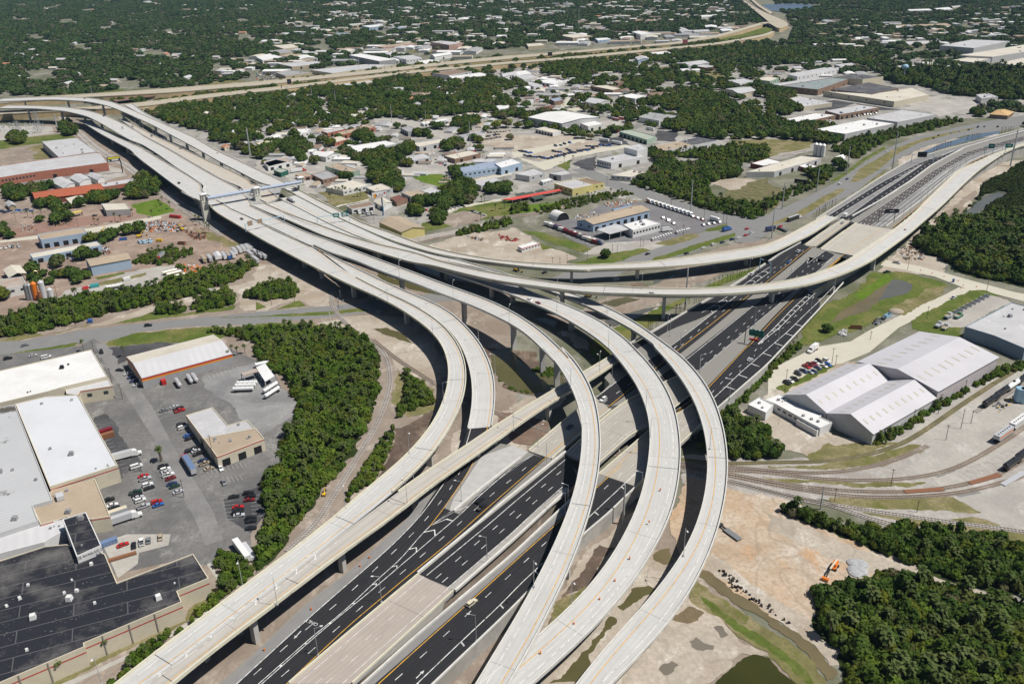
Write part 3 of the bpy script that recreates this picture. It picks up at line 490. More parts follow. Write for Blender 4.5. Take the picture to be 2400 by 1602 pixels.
oL2,_,_=road('road','i 1140,535 1290,420 r2c2 1150,220 j 395,462 535,355 700,230 905,83 1010,0 r1c3 200,758 340,685','i 1270,610 1420,500 j 120,760 225,668 450,500 615,368 780,230 880,155 1075,0 r1c3 240,845 405,705',it=2)
oS,_,_=road('road','i 1220,190 1420,60 j 0,575 110,505 300,398 480,288 575,238 720,158 860,62 950,0 r1c3 180,740 300,670','i 1270,240 1460,105 j 0,608 130,530 320,420 430,360 540,335 700,229 905,82 1010,0 r1c3 200,757 340,684',it=2,dz=.015)
oM2,_,_=road('road','j 250,690 460,535 720,335 880,205 1120,-5 r1c3 330,870 520,730','j 420,720 530,600 740,425 870,320 1010,205 1250,0 r1c3 500,870 610,770',it=2)
oR2,_,_=road('road','r2c2 1600,590 1790,410 j 570,690 770,485 850,395 950,290 1065,180 1170,90 1290,-5 r1c3 480,940 690,770','r2c2 1700,790 1880,600 j 640,790 900,555 1060,385 1190,245 1290,135 r1c3 200,1080 500,960 790,800',it=2)
yl2=line3('i 1280,595 1420,480 j 425,490 605,352 680,292 770,225 870,150 1060,0 r1c3 220,830 395,700',ZH,5,3)
mark(oL2,lambda b:stripe(b,yl2,.34,.06),yellow_l);mark(oR2,lambda b:stripe(b,line3('r2c2 1600,610 1800,425 2200,0 j 780,490 860,400 960,295 1075,185 1180,95 1290,0 r1c3 500,930 700,765',ZH,5,3),.34,.06),yellow_l)
ga=line3('j 548,296 640,240 705,198 770,150 860,85 905,58',ZH,4,2);gb=line3('j 535,357 600,305 700,232 770,182 905,83',ZH,4,2)
mark(oL2,lambda b:(stripe(b,gb,.35,.09),stripe(b,ga,.35,.09),chevrons(b,ga,gb,11,.8,4,.1),stripe(b,line3('i 1150,520 1290,415 r2c2 1150,230 j 395,465 535,357',ZH,5,2),.32,.06),dashes(b,line3('i 1230,560 1360,470 j 430,480 545,378 640,300 735,240 830,165 920,90 1020,20 r1c3 130,890 230,800 340,720',ZH,5,3),.28,3.6,8.6,.06)))
mark(oM2,lambda b:(stripe(b,line3('j 400,590 470,540 720,340 880,210 960,140 1120,0 r1c3 340,870 530,730',ZH,5,3),.34,.06),stripe(b,line3('j 525,605 735,430 865,325 1005,208 1245,2 r1c3 490,870',ZH,5,3),.25,.06),dashes(b,line3('j 490,590 600,500 700,415 800,330 900,245 1000,150 1100,60 1170,0 r1c3 400,860 520,770',ZH,5,3),.28,3.6,8.6,.06),dashes(b,line3('j 510,610 630,510 740,415 850,320 950,230 1050,140 1200,5 r1c3 450,860',ZH,5,3),.28,3.6,8.6,.06)))
rw=line3('j 612,743 690,670 740,620 865,512 900,480 1000,395 1085,310 1160,240 1250,150',ZH,5,3)
gc=line3('j 843,460 930,375 1015,285 1090,215 1130,178',ZH,4,2);gd=line3('j 846,462 960,372 1045,285 1110,225 1170,170',ZH,4,2)
mark(oR2,lambda b:(stripe(b,rw,.34,.06),stripe(b,gc,.4,.08),stripe(b,gd,.4,.08),chevrons(b,gc,gd,9,.8,2.5,.1),dashes(b,line3('r2c2 1750,560 j 600,715 690,625 785,545 885,430 920,400 1010,345 1070,280 1150,200',ZH,5,3),.28,3.6,8.6,.06),dashes(b,line3('j 660,690 760,590 870,470 960,390 1050,310',ZH,5,3),.2,1.5,10,.06)))
ticks(oR2,rw[3:-16],7,5.5)
def slab(label,left,right,z=ZH,t=1.5,mat=None,it=3,lines=(),walls=(0,1),piers=0,h=.8,cat='bridge',name='bridge'):
 L=line3(left,z,5,it);R_=match(L,line3(right,z,5,it));c=(L[len(L)//2]+R_[len(L)//2])/2
 root=empty(name,(c[0],c[1],0),label,cat);root.matrix_world=Matrix.Translation((c[0],c[1],0))
 L=L-np.array([c[0],c[1],0]);R_=R_-np.array([c[0],c[1],0])
 b=MB();ribbon(b,L,R_,0,1,.03);dn=np.array([0,0,-t])
 for i in range(len(L)-1):b.quad(L[i]+dn,L[i+1]+dn,L[i+1],L[i],1);b.quad(R_[i],R_[i+1],R_[i+1]+dn,R_[i]+dn,1);b.quad(R_[i]+dn,R_[i+1]+dn,L[i+1]+dn,L[i]+dn,1)
 for i in(0,-1):b.quad(L[i]+dn,R_[i]+dn,R_[i],L[i],1)
 b.build('deck',[mat or conc_old,fascia],root)
 for wv in walls:
  b=MB();wallrun(b,(L if wv==0 else R_),.42,h+.1,-.1);b.build('barrier',parap_cream,root)
 if piers:
  for k in range(piers):
   i=int((k+1)*(len(L)-1)/(piers+1))
   for f in(.15,.5,.85):b=MB();p=L[i]+(R_[i]-L[i])*f;b.box((p[0],p[1],0),(1.3,1.3,z-t),math.atan2(*(R_[i]-L[i])[1::-1]));b.build('pier',pierm,root)
 return root,L,R_,c
def slab_lines(sr,items):
 root,L,R_,c=sr;b=MB();y=MB()
 for kind,t,col in items:
  P=mid(L,R_,t);(stripe if kind=='s' else dashes)(*((y if col else b),P),**({'width':.22,'dz':.09}if kind=='s' else{'width':.17,'dz':.09,'on':3.3,'off':8.9}))
 if b.f:b.build('lane_marking',white_l,root)
 if y.f:y.build('lane_marking',yellow_l,root)
q=slab('grey concrete bridge of the left carriageway over the rail gap','i 545,1003 860,735 1020,600 1150,510','i 735,1095 1020,845 1215,690 1300,625',piers=2);slab_lines(q,[('s',.13,0),('d',.48,0),('s',.80,1)])
q=slab('wide tan concrete highway bridge over the tracks, passing under two curved ramps','i 885,1030 1210,720 1440,545 r2c2 1560,300','i 1010,1275 1225,1085 1530,808 r2c2 1560,700 1760,480',piers=3);slab_lines(q,[('s',.1,0),('d',.36,0),('d',.62,0),('s',.88,0)])
q=slab('concrete bridge over the tracks carrying the outer right carriageway with the yellow edge line','r2c2 800,1215 1165,900 1500,600 1640,490','r2c2 1140,1330 1300,1180 1630,860 1720,775',piers=2);slab_lines(q,[('s',.16,1),('d',.47,0),('s',.72,0)])
q=slab('narrow grey bridge deck with a white van beside the far street underpass','r1c3 340,683 480,580 690,445','r1c3 412,707 580,590 750,465',mat=conc_old,piers=0);slab_lines(q,[('s',.2,0),('d',.5,0),('s',.85,1)])
q=slab('broad pale concrete bridge of several lanes over the far street','r1c3 485,720 640,600 810,480','r1c3 795,803 1000,650 1160,540',mat=M_pave('pale_bridge',(.48,.45,.39),.06,.05,joint=22,track=.1),walls=(0,));slab_lines(q,[('s',.14,0),('d',.3,0),('d',.45,0),('s',.7,1),('s',.9,0)])
q=slab('wide brownish concrete bridge rising between the black carriageways at the bottom','r3c1 300,1566,9.5 880,1075,8 1490,565,7.15','r3c1 880,1566,9.5 1340,1150,8 1805,722,7.15',z=9,mat=M_pave('brown_deck',(.44,.385,.34),.08,.06,joint=44,track=.18),it=2,h=.9);
q2=q;slab_lines(q,[('s',.14,0),('d',.42,0),('d',.58,0),('s',.84,0)])
def barrier(label,spec,z=ZH-.12,h=1.0,mat=None,width=.6,it=3,ext=(0,0),name='barrier_wall'):
 b=MB();P=line3(spec,z,5,it,ext);c=P[0].copy();wallrun(b,P-c,width,h,0);o=b.build(name,mat or parap);o.location=c;return tag(o,label,'barrier')
barrier('white median barrier between the left and middle black carriageways','r3c1 1480,560 2170,-10 i 200,1566 885,1015',width=1.0,h=.9)
barrier('white barrier along the right side of the middle black carriageway','r3c1 1820,725 2340,272 i 860,1405',width=.9)
barrier('white and grey barrier beside the open slot right of the brown bridge','r3c1 990,1566 1430,1165 1850,812',width=.6,ext=(60,0))
barrier('pale barrier left of the yellow edge line of the right black carriageway','r3c1 1850,812 2340,400 r2c2 800,1212',width=.8)
barrier('vine covered concrete wall top along the outer edge of the right black carriageway','r3c1 1650,1545 2340,885 r3c2 650,205 900,5 r2c2 960,1505 1140,1335',ext=(60,0),h=.9)
barrier('concrete wall top above the green ditch beside the right black carriageway','r2c2 1700,790 1890,612 2349,212 j 900,562 1060,392 1190,252 1290,142',h=.9)
barrier('long white kerb wall beside the green verge with young palms','j 120,488 300,392 575,230 720,150 860,55 950,-6 r1c3 170,735 300,662',h=.9)
barrier('grey pipe barrier beside the sloped concrete gore under the beam ramp','i 470,1070 0,1435 -140,1560',h=.8,width=.9)
barrier('white barrier along the far middle lanes','h 770,890 1000,765 1300,573 1500,424 1800,262 2100,175 2349,110',width=1.1)
barrier('pale barrier along the left edge of the far black lanes','h 440,918 700,752 1000,552 1300,375 1600,285 2000,178 2349,86',width=.7,h=.8)
barrier('tan barrier between the far merging lanes and the ramp','h 1080,985 1400,745 1640,540 1850,390 2100,290 2349,215',width=.6)
def far(l,r,m_,d=(),sl=None,dz=0.0):
 o,L,R_=road('road',l,r,m_,it=3,dz=dz)
 mark(o,lambda b:[(dashes(b,mid(L,R_,t),.4,3.6,8.6,.07+dz)if k=='d' else stripe(b,mid(L,R_,t),.4,.07+dz))for k,t in d]);return o,L,R_
far('h 450,922 700,757 1000,558 1300,382 1600,296 2000,186 2349,93 2500,50','h 690,915 1000,690 1200,560 1420,410 1700,290 2100,180 2349,118 2500,80',shoulder_grey)
f1=far('h 490,918 760,750 1000,600 1150,520 1400,395 1700,285 2000,200','h 560,932 860,745 1060,625 1210,535 1430,405 1700,290 2000,202',asph,[('s',.02),('d',.5),('s',.97)],dz=.03)
f2=far('h 690,915 1000,690 1200,560 1420,408 1700,285 2000,195 2349,100','h 770,928 1000,785 1300,575 1500,425 1800,268 2100,182 2349,118',asph,[('s',.04),('d',.52),('s',.95)],dz=.03)
mark(f2[0],lambda b:chevrons(b,line3('h 1180,520 1290,470 1400,408',ZH,4,1),line3('h 1205,545 1310,485 1420,412',ZH,4,1),6,1,2,.12))
ticks(f2[0],line3('h 1000,690 1200,560',ZH,5,1),5,-4)
f3=far('h 805,950 1200,685 1500,475 1800,305 2100,215 2349,150 2500,120','h 955,975 1300,712 1650,448 1900,312 2349,195 2500,165',asph_brown,[('s',.06),('d',.28),('d',.5),('d',.73),('s',.95)],dz=.03)
f4=far('h 955,975 1300,712 1650,448 1900,312 2349,195 2500,165','h 1060,988 1400,735 1620,545 1850,392 2100,292 2349,212 2500,180',asph_old,[('s',.3),('s',.7)],dz=.02)
mark(f4[0],lambda b:chevrons(b,f3[2][20:-38],mid(f4[1],f4[2],.45)[20:-38],5.5,1.1,1.2,.12))
f5=far('h 1130,1000 1400,785 1660,548 1860,398 2000,330','h 1200,995 1500,725 1800,475 1960,370 2040,325',asph,[('d',.5),('s',.92)],dz=.04)
mark(f5[0],lambda b:stripe(b,mid(f5[1],f5[2],.04),.4,.1),yellow_l)
# ================================================================ curved viaducts
def deck(label,left,right,depth=2.5,par=((0,1),(0,1)),mat=None,piers=(),nl=None,lines=(),hp=.85,pmat=None,ext=(0,0),it=12,pw=2.6,frac=(),name='viaduct',zg=0.0,joints=(),lamps=()):
 L=line3(left,None,5,it,ext);R_=match(L,line3(right,None,5,it,ext));n=len(L);c=(L[n//2]+R_[n//2])/2;c=np.array([c[0],c[1],0])
 root=empty(name,tuple(c),label,'viaduct');L,R_=L-c,R_-c;b=MB();ribbon(b,L,R_,0,1,0,0)
 prof=[(0,0),(0,-.45),(.20,-.9),(.30,-depth),(.70,-depth),(.80,-.9),(1,-.45),(1,0)]
 for i in range(n-1):
  a=[L[i]+(R_[i]-L[i])*t+np.array([0,0,z])for t,z in prof];d=[L[i+1]+(R_[i+1]-L[i+1])*t+np.array([0,0,z])for t,z in prof]
  for k in range(len(prof)-1):b.quad(a[k],a[k+1],d[k+1],d[k],1)
 for i in(0,n-1):b.add([L[i]+(R_[i]-L[i])*t+np.array([0,0,z])for t,z in prof],[tuple(range(8))],1)
 b.build('deck',[mat or conc,fascia],root)
 for e,E in((0,L),(1,R_)):
  if par[e]:
   i0,i1=int(par[e][0]*(n-1)),int(par[e][1]*(n-1))+1;inn=(R_-L)/np.linalg.norm(R_-L,axis=1)[:,None]*(.23 if e==0 else-.23)
   b=MB();wallrun(b,(E+inn)[i0:i1],.46,hp+.5,-.5);b.build('barrier',pmat or parap,root)
 mw,my=MB(),MB();wd=np.linalg.norm(R_-L,axis=1)
 for kind,off,col in lines:
  t=off/wd if off>=1 else(1+off/wd if off<0 else np.full(n,off));P=L+(R_-L)*t[:,None];(stripe if kind=='s' else dashes)(*((my if col else mw),P),**({'width':.28,'dz':.045}if kind=='s' else{'width':.22,'dz':.045,'on':3.05,'off':9.1}))
 if mw.f:mw.build('lane_marking',white_l,root)
 if my.f:my.build('lane_marking',yellow_l,root)
 if joints:
  jb=MB()
  for f in joints:i=int(f*(n-2));t=(L[i+1]-L[i]);t=t/np.linalg.norm(t)*.28;u=np.array([0,0,.05]);jb.quad(L[i]+u,R_[i]+u,R_[i]+t+u,L[i]+t+u)
  jb.build('deck_joint_pattern',M('joint_steel',(.10,.10,.10),.7,.2),root)
 mids=(L+R_)/2;idx=[]
 for p in piers:
  g=W(p[0],p[1],0)-c;idx.append(int(np.argmin(np.hypot(mids[:,0]-g[0],mids[:,1]-g[1]))))
 idx+=[int(f*(n-1))for f in frac]
 for i in sorted(set(idx)):
  i=min(max(i,1),n-2);cr=R_[i]-L[i];ang=math.atan2(cr[1],cr[0]);ww=np.linalg.norm(cr);m0=mids[i];zt=m0[2]-depth;b=MB()
  b.box((m0[0],m0[1],zg),(pw,2.0,zt-1.6),ang);b.box((m0[0],m0[1],zt-1.6),(pw,2.0,1.6),ang,0,(min(2.0,ww*.5/pw),1.0));b.build('pier',pierm,root)
 return root,L,R_,c
gore='r3c1 720,240,12.5 600,340,12.5 310,570,12.7 85,745,12.8 r3c0 2190,925,13 1950,1115,13 1670,1330,13 1330,1566,13 1200,1660,13'
V1A_L='c 240,600,12.5 320,690 780,960 960,1070 1390,1300 1700,1460 d 690,985,12 1080,1150 1220,1220 1440,1340 1700,1530 a 600,1330 700,1450 r1c1 1655,1530 r2c1 1690,0,12 1740,100 1770,230 1770,350 1740,500 1650,720 1500,920 1300,1130,12.2 1100,1280 770,1566 r3c1 560,180 0,590,12.8 r3c0 1900,930 1600,1140 1060,1566,13'
V1C='c 420,570,12.5 520,640 r1c1 520,700 r1c1 850,945 d 830,900,12 1000,990 1220,1100 1600,1270 1800,1390 2000,1530 r1c1 1840,1560 r2c1 1850,0,12 1905,120 1938,230'
V1A_R=V1C+' 1935,400 1890,600 1810,740 1690,960 1560,1110 1400,1270 1350,1310,12.3 '+gore
q=deck('outermost left curved viaduct ramp, sweeping down beside the railway curve',V1A_L,V1A_R,par=((.0,1),(.36,.765)),lines=[('s',3.2,0),('s',-2.0,1)],piers=[(610,1520),(1024,1088),(953,760),(825,695),(747,655),(695,630)],frac=(.905,),pmat=parap_cream,joints=(.24,.33,.42,.52,.62,.72,.8,.93),ext=(0,40),pw=2.8)
V1B_L='c 440,580,12.5 r1c1 530,690 r1c1 860,940 d 700,855,12 1000,995 1220,1105 1600,1275 1800,1395 2000,1535 r1c1 1855,1560 r2c1 1860,0,12 1912,100 1945,200 1985,350,11 1988,550 1975,700,8 1940,800,7.1'
V1B_R='c 520,640,12.5 920,820 1130,950 d 240,490,12 560,640 940,830 1300,1000 1700,1170 1900,1240 2120,1370 a 1100,1290 1250,1450 1340,1560 r2c1 2050,0,12 2150,180 2200,350,11 2202,550 2190,700,8 2165,780,7.1'
q=deck('inner ramp of the left pair, dropping to black asphalt under the beam ramp',V1B_L,V1B_R,par=((.62,1),(0,1)),lines=[('s',2.2,0),('s',-2.2,1)],frac=(.12,.27,.42,.56,.68,.79),joints=(.3,.45,.6,.75),pw=2.6)
V3_L='c 540,640,12.5 r1c1 560,720 d 140,400,13 450,560 730,625,14.5 1000,750 1290,860,16 1640,980 2050,1150,18 a 870,920,18.3 960,940 1340,1090 1700,1270,19.5 1800,1310 2000,1460 b 850,1430 960,1560 i 620,0,20 780,170 900,350 980,520 1020,660,20 1045,850 1030,1000 1010,1200,19 960,1400 910,1566 r3c2 510,0,17 430,210 330,420,14.5 200,680 0,1030,11.5 -250,1430,10 -330,1566,9.5'
V3_R='c 800,600,12.5 1270,830 r1c1 560,610 d 350,340,13 720,495,14.5 1000,600 1385,745,16 1700,860 2120,1020,18 a 950,790,18.3 1450,960 1700,1080,19.5 1960,1230 2200,1410 b 1000,1310 1210,1560 i 790,0,20 940,130 1060,300 1150,480 1190,660,20 1215,900 1210,1100 1180,1280,19 1120,1566 r3c2 725,0,17 640,230 570,450,14.5 430,740 300,990 190,1230,11.5 0,1520,10 -40,1590,9.5'
q=deck('second curved viaduct ramp from the left, arching high over the beam ramp and the highway',V3_L,V3_R,depth=2.9,lines=[('s',3.0,0),('s',-2.6,1)],piers=[(1200,819),(1273,876),(1345,1347)],frac=(.08,.17,.26,.36,.45,.62,.955),joints=(.2,.35,.5,.84),ext=(0,40),pw=3.0)
R6_L='c 800,590,12.5 1050,705 1300,795 1760,1000 d 280,300,12.8 540,385 830,460 1130,560,13.5 1560,690 1740,730 a 540,450,14.5 1000,580 1390,670,15.5 1740,740 b 500,400,16.5 900,465 1500,530,18 r1c2 1000,1130,18.6 1400,1150 2000,1140,18.6 2349,1105 r1c3 300,1075,17 680,960,16 950,835 1100,725,14.5 1300,580 1600,320,12 1800,120 h 1950,455,11 2200,290 2349,240,10 2500,205,10'
R6_R='c 1000,570,12.5 1160,640 1480,775 1800,880 d 260,155,12.8 600,280 1000,410,13.5 1500,520 1850,600 a 500,350,14.5 1000,490 1500,590,15.5 1960,670 b 900,375,16.5 1500,440,18 r1c2 600,1040,18.3 1200,1085,18.6 1700,1090 2349,1050 r1c3 350,980,17 700,850,16 950,680 1170,530,14.5 1300,430 1500,230,12 1740,0 h 1900,400,11 2100,310 2349,220,10 2500,180,10'
q=deck('long pale flyover crossing over the black highway lanes to the right, front one',R6_L,R6_R,depth=2.9,hp=1.0,lines=[('s',1.6,0),('s',-2.4,1)],piers=[(1142,701),(1563,757),(1815,732),(1979,701),(2054,635),(1330,720)],frac=(.05,.11,.17,.73,.79,.85,.91,.96),pmat=parap_cream,joints=(.2,.36,.52,.7),pw=2.8)
R4_L='c 1030,575,12.4 1420,785 1560,850,12.2 d 600,310,12 1000,460 1500,625,10.5 1980,820,9.5 a 860,580 1000,630 1400,765,9.3 1640,845 2000,985 b 400,600,9.8 600,665 900,795 1200,965,11.5 1500,1165 1650,1295,13 1870,1560 i 1215,0,13.5 1330,120 1440,260,14.8 1560,440 1640,650 1665,850,15.3 1640,1150 1600,1330,15 1540,1566 r3c2 1130,0,14.5 1000,270 920,410,13 720,680 560,850,11.5 200,1170,10 40,1300,9.5 -280,1566,9'
R4_R='c 1180,500,12.4 1420,600 1900,850,12.2 d 460,160,12 850,330 1300,480,10.5 1900,650 a 1200,480,9.5 1700,640 b 340,425,9.3 690,545 1100,695,9.8 1400,825 1700,1015,11.5 1900,1175 2100,1355,13 2260,1566 i 1450,0,13.5 1600,140 1740,310,14.8 1860,510 1910,680 1950,950,15.3 1940,1200 1900,1450,15 1880,1566 r3c2 1470,0,14.5 1400,170 1310,340,13 1200,500 1080,720,11.5 900,900 650,1170,10 300,1480,9.3 200,1566,9'
q=deck('third curved viaduct ramp, the wide one with dark tyre streaks bending over the highway',R4_L,R4_R,depth=2.7,lines=[('s',4.6,1),('s',-3.2,0),('d',.55,0)],piers=[(1312,784),(1180,720)],frac=(.1,.2,.3,.575,.63,.76,.86,.945),joints=(.4,.55,.79),ext=(0,40),pw=3.2)
R5_L='c 1200,500,12.4 1420,610 1900,860,12.2 d 470,170,12 850,340 1300,490,11 1900,660 a 1250,500,9.8 1900,690 b 820,495,9.3 1060,590 1410,725,9.6 1600,835 1900,985,10.8 2100,1115 2349,1300 r2c2 1240,0,12 1390,140 1540,330,13.8 1650,500 1740,720,14.2 1790,950 1800,1200,13.5 1770,1430 r3c2 1730,0,13 1640,260 1470,530,11.5 1250,810 1000,1080,9.5 800,1290 590,1566,8.5'
R5_R='c 1240,355,12.4 1690,590 1750,620 2100,800,12.2 d 950,240,12 1300,380,11 1900,560 a 870,370,10.5 1200,450 1540,560,9.8 1960,680 b 1230,545,9.3 1400,615 1700,745,9.6 1900,855 2100,985,10.8 2349,1155 r2c2 1360,0,12 1530,100 1720,300,13.8 1850,500 1940,750,14.2 1990,1050 1980,1350,13.5 1940,1566 r3c2 1850,300,12.3 1700,620 1500,960,10.5 1300,1190 1080,1400,9 920,1566,8.5'
q=deck('outermost right curved viaduct ramp with a yellow centre line, beside the orange sand',R5_L,R5_R,depth=2.5,lines=[('s',3.6,1),('s',-3.0,0)],piers=[(1485,804),(1546,1519),(1612,1010)],frac=(.1,.2,.3,.40,.58,.70,.79,.855),joints=(.35,.5,.77),ext=(0,40),pw=2.6)
R7_L='c 1250,360,12.4 1700,600 2100,810,12.2 d 960,250,12 1300,390 1900,570,11.7 a 870,360,11.5 1100,400 1400,440 1700,480 b 500,160,11 1000,200 1500,210,10.5 r1c2 600,915 1200,900,10 1700,870 2349,780,9 r1c3 200,680 400,590,7.8 560,480,7.1 r1c3 640,430,7.1'
R7_R='c 1380,330,12.4 1760,540 2000,650 2349,850,12.2 d 1150,220,12 1450,340 1700,440 2000,520,11.7 a 870,290,11.5 1150,350 1500,410 b 500,100,11 1000,130 1600,130,10.5 r1c2 600,870 1200,850,10 1800,770 2349,690,9 r1c3 200,590 380,490,7.8 470,445,7.1 r1c3 540,405,7.1'
q=deck('slim rear flyover curving behind the others and merging with the far black lanes',R7_L,R7_R,depth=2.5,hp=1.0,lines=[('s',1.8,0),('s',-2.0,1)],piers=[(1340,664),(1497,663),(1752,620)],frac=(.07,.15,.23,.31,.39),pmat=parap_cream,joints=(.3,.5,.7),pw=2.6)
R2_L='i 1420,60,8.6 1220,185,10 1030,290,11 900,380 800,430,11.5 500,610 220,790,12 0,930 r2c1 2000,920,12 1850,1010 1600,1170 1380,1320,12.3 '+gore
R2_R='i 1480,110,8.6 1280,250,10 1100,370,11 850,510,11.5 600,660 400,810,12 0,1090 r2c1 1900,1140,12 1600,1330 1400,1490,12.3 r3c1 1350,0 870,310,12.5 500,600 200,830,12.8 0,985 r3c0 2000,1220,13 1620,1540,13'
q=deck('straight cream beam ramp crossing over the black slip road toward the bottom left',R2_L,R2_R,depth=2.2,hp=.95,mat=M_pave('beam_deck',(.50,.475,.43),.07,.05,joint=40,track=.30,lane=7),par=((0,.53),(0,1)),lines=[('s',-2.2,1)],piers=[(1154,1059),(1301,985),(817,1343),(610,1520)],frac=(.40,.52),pmat=parap_cream,joints=(.3,.56,.72,.88),ext=(0,40),pw=2.4)
root,L,R_,c=q
gl2=line3(gore,None,4,4,(0,40))-c
dirv=np.array([L[-1]-L[-6]]);
tt=np.linspace(0,1,len(gl2));sp=np.interp(tt,[0,.15,.45,1],[2.2,1.9,1.1,.25]);nn=np.gradient(gl2,axis=0);nn=np.stack([-nn[:,1],nn[:,0],0*nn[:,0]],1);nn/=np.linalg.norm(nn,axis=1)[:,None]
ea,eb=gl2+nn*sp[:,None],gl2-nn*sp[:,None]
b=MB();stripe(b,ea,.26,.06);stripe(b,eb,.26,.06);chevrons(b,ea[3:],eb[3:],9.5,.65,2.6,.08,rev=True,minw=.3);b.build('lane_marking',white_l,root)
q=deck('far left approach deck with sign bridges, lowest at the left of the toll plaza','e 1050,470,8 1130,510,8 1400,680,10 1830,910 f 660,355,11.5 800,470 1130,720,12 1380,900 1560,1010 c -200,385,12.4 250,605,12.5','e 1260,480,8 1340,560 1440,610,10 1560,675 1880,835 f 740,245,11.5 830,310 1240,555 1420,655,12 1680,830 c 60,360,12.4 430,570,12.5',depth=2.2,lines=[('s',2,0),('s',-2,1)],frac=(.25,.35,.45,.55,.65,.75,.85,.94),ext=(0,6))
q=deck('long approach deck in the middle of the toll plaza coming from the left flyover','e -60,322,20 480,322,20 900,360,19 1200,430,18 1380,520,16.5 1600,650,15 1850,790,13.5 f 740,205,13 1000,365 1250,545,12.6 1440,665 1690,830 c 80,370,12.5 530,640,12.5','e -60,278,20 500,283,20 1000,310,19 1300,370,18 1500,440,16.5 1700,530,15 1940,662,13.5 f 800,112,13 1160,302 1500,503,12.6 1800,675 2150,855 c 830,590,12.5',depth=2.2,lines=[('s',2,0),('s',-2,1),('d',.33,0),('d',.66,0)],frac=(.06,.13,.2,.27,.45,.55,.65,.75,.85),ext=(0,6))
q=deck('approach deck with orange repair strips between the two toll plaza approaches','e 1640,470,9 1760,550,10 1940,664,12 f 820,115,12.4 1170,300 1510,500 1900,722,12.5 2220,850 c 640,365,12.5 1030,565,12.5','e 1680,390,9 1770,500,10 1880,560,11 2100,680,12 f 1000,130,12.4 1350,290 1700,460 2000,590 2349,765,12.5 c 700,310,12.5 960,305,12.5 1190,495,12.5',depth=2.2,mat=M_pave('tan_deck',(.53,.485,.42),.08,.05,joint=40,track=.15),lines=[('s',2,0),('s',-2,1),('d',.4,0)],frac=(.2,.35,.5,.65,.8))
q=deck('rear approach flyover curving from the left edge to the toll plaza','e -60,228,24 700,200,24 1200,225,23 1500,290,22 1700,370,20 2100,550,17 f 1200,110,16 1500,270,15 1850,470,14 2200,650,13 g 1240,770,12.6 c 960,305,12.5 1230,355,12.5','e -60,192,24 700,160,24 1250,175,23 1550,230,22 1700,290,20 2000,420,17 f 1210,0,16 1500,130,15 1800,310,14 2130,460,13 g 1100,530,12.8 1530,730,12.6 c 1380,330,12.5',depth=2.4,lines=[('s',2,0),('s',-2,1)],frac=(.05,.13,.22,.3,.38,.46,.54,.62,.7,.78,.86,.94))
q=deck('side ramp joining the rear approach flyover from the far freeway','e 1700,270,13 2000,430,14 2349,640,15','e 1800,240,13 2000,385,14 2349,560,15',depth=1.6)
b=MB();b.prism(WP('c 150,540 240,600 420,575 640,530 800,590 1000,560 1180,500 1230,350 1380,330 1300,270 960,305 700,310 660,370 480,410 210,450',12.3),11,12.3,1,0);o=b.build('toll_plaza_deck',[conc,fascia]);tag(o,'concrete deck joining the carriageways beneath the blue-roofed toll gantry','bridge deck')
tanw=M('tan_wall',(.55,.42,.24),.9,.1,.15);fwy=M_pave('far_freeway',(.47,.42,.33),.06,.05,track=.1)
def freeway(l,r,z=8.0,wall=True):
 L=line3(l,z,20,3);R_=match(L,line3(r,z,20,3));b=MB();ribbon(b,L,R_,0,1,0)
 for i in range(len(L)-1):
  for e,s in((L,1),(R_,-1)):
   p,q_=e[i],e[i+1];p0,q0=p*[1,1,0],q_*[1,1,0];b.quad(*((p0,q0,q_,p)if s==-1 else(p,q_,q0,p0)),1)
 o=b.build('road',[fwy,tanw]);tag(o,kind='structure')
 for e in(L,R_):b=MB();wallrun(b,e,.7,1.1,0);b.build('barrier',M('freeway_barrier',(.58,.52,.40),.9,.06),o)
 mk=MB();[dashes(mk,mid(L,R_,t),.5,6,18,.1)for t in(.3,.55,.8)];mk.build('lane_marking',white_l,o)
freeway('r0c0 -100,960 600,905 1000,885 1600,852 2000,815 2349,790 r0c1 600,725 1230,660 1700,600 2349,540 r0c2 500,495 1000,448 1500,410 1900,343 2200,258 2349,210 r0c3 100,270 190,235 175,200 100,165 -20,118 -130,60 -220,0 -330,-70','r0c0 -100,925 600,875 1000,855 1600,810 2000,780 2349,755 r0c1 600,695 1230,632 1700,575 2349,512 r0c2 500,478 1000,430 1500,393 1900,322 2200,238 2349,190 r0c3 60,262 130,228 120,200 60,172 -50,128 -160,68 -250,0 -350,-70')
freeway('r0c0 -100,1060 400,1030 800,1010 1300,985 1700,925 2000,890 2349,845 r0c1 180,835 500,785 1000,725 1230,700 1400,675 1800,638 2349,585 r0c2 600,540 1200,478 1600,440 1900,410 2349,330 r0c3 60,290','r0c0 -100,1030 400,1005 800,985 1300,950 1700,890 2000,860 2349,818 r0c1 180,805 500,768 1000,703 1230,680 1400,652 1800,618 2349,566 r0c2 600,520 1200,460 1600,424 1900,395 2349,312 r0c3 60,275')
freeway('e 1960,330 2349,240 r0c0 2000,905 2349,850','e 1900,310 2200,225 2349,200 r0c0 2000,890 2349,838',z=5)
freeway('r0c3 20,130 -90,60 -180,-20','r0c3 50,118 -60,55 -150,-20',z=3)
sheet('grass','r0c1 300,765 700,720 1130,660 1210,672 1000,705 500,755',grass,z=4.5);sheet('grass','r0c1 1800,585 2349,542 r0c2 460,490 520,505 300,535 0,555 r0c1 1820,610',grass,z=5);sheet('grass','r0c2 720,480 1600,400 1650,415 1200,455 800,490',grass,z=5);sheet('grass','r0c2 1650,380 2090,320 2349,240 r0c3 60,262 r0c2 2349,300 1900,385',grass,z=4)
sheet('ground','e 1500,185 1900,135 2349,85 2349,110 1900,185 1600,225',M('brown_planting',(.20,.13,.10),.95,.3,.2),z=5)
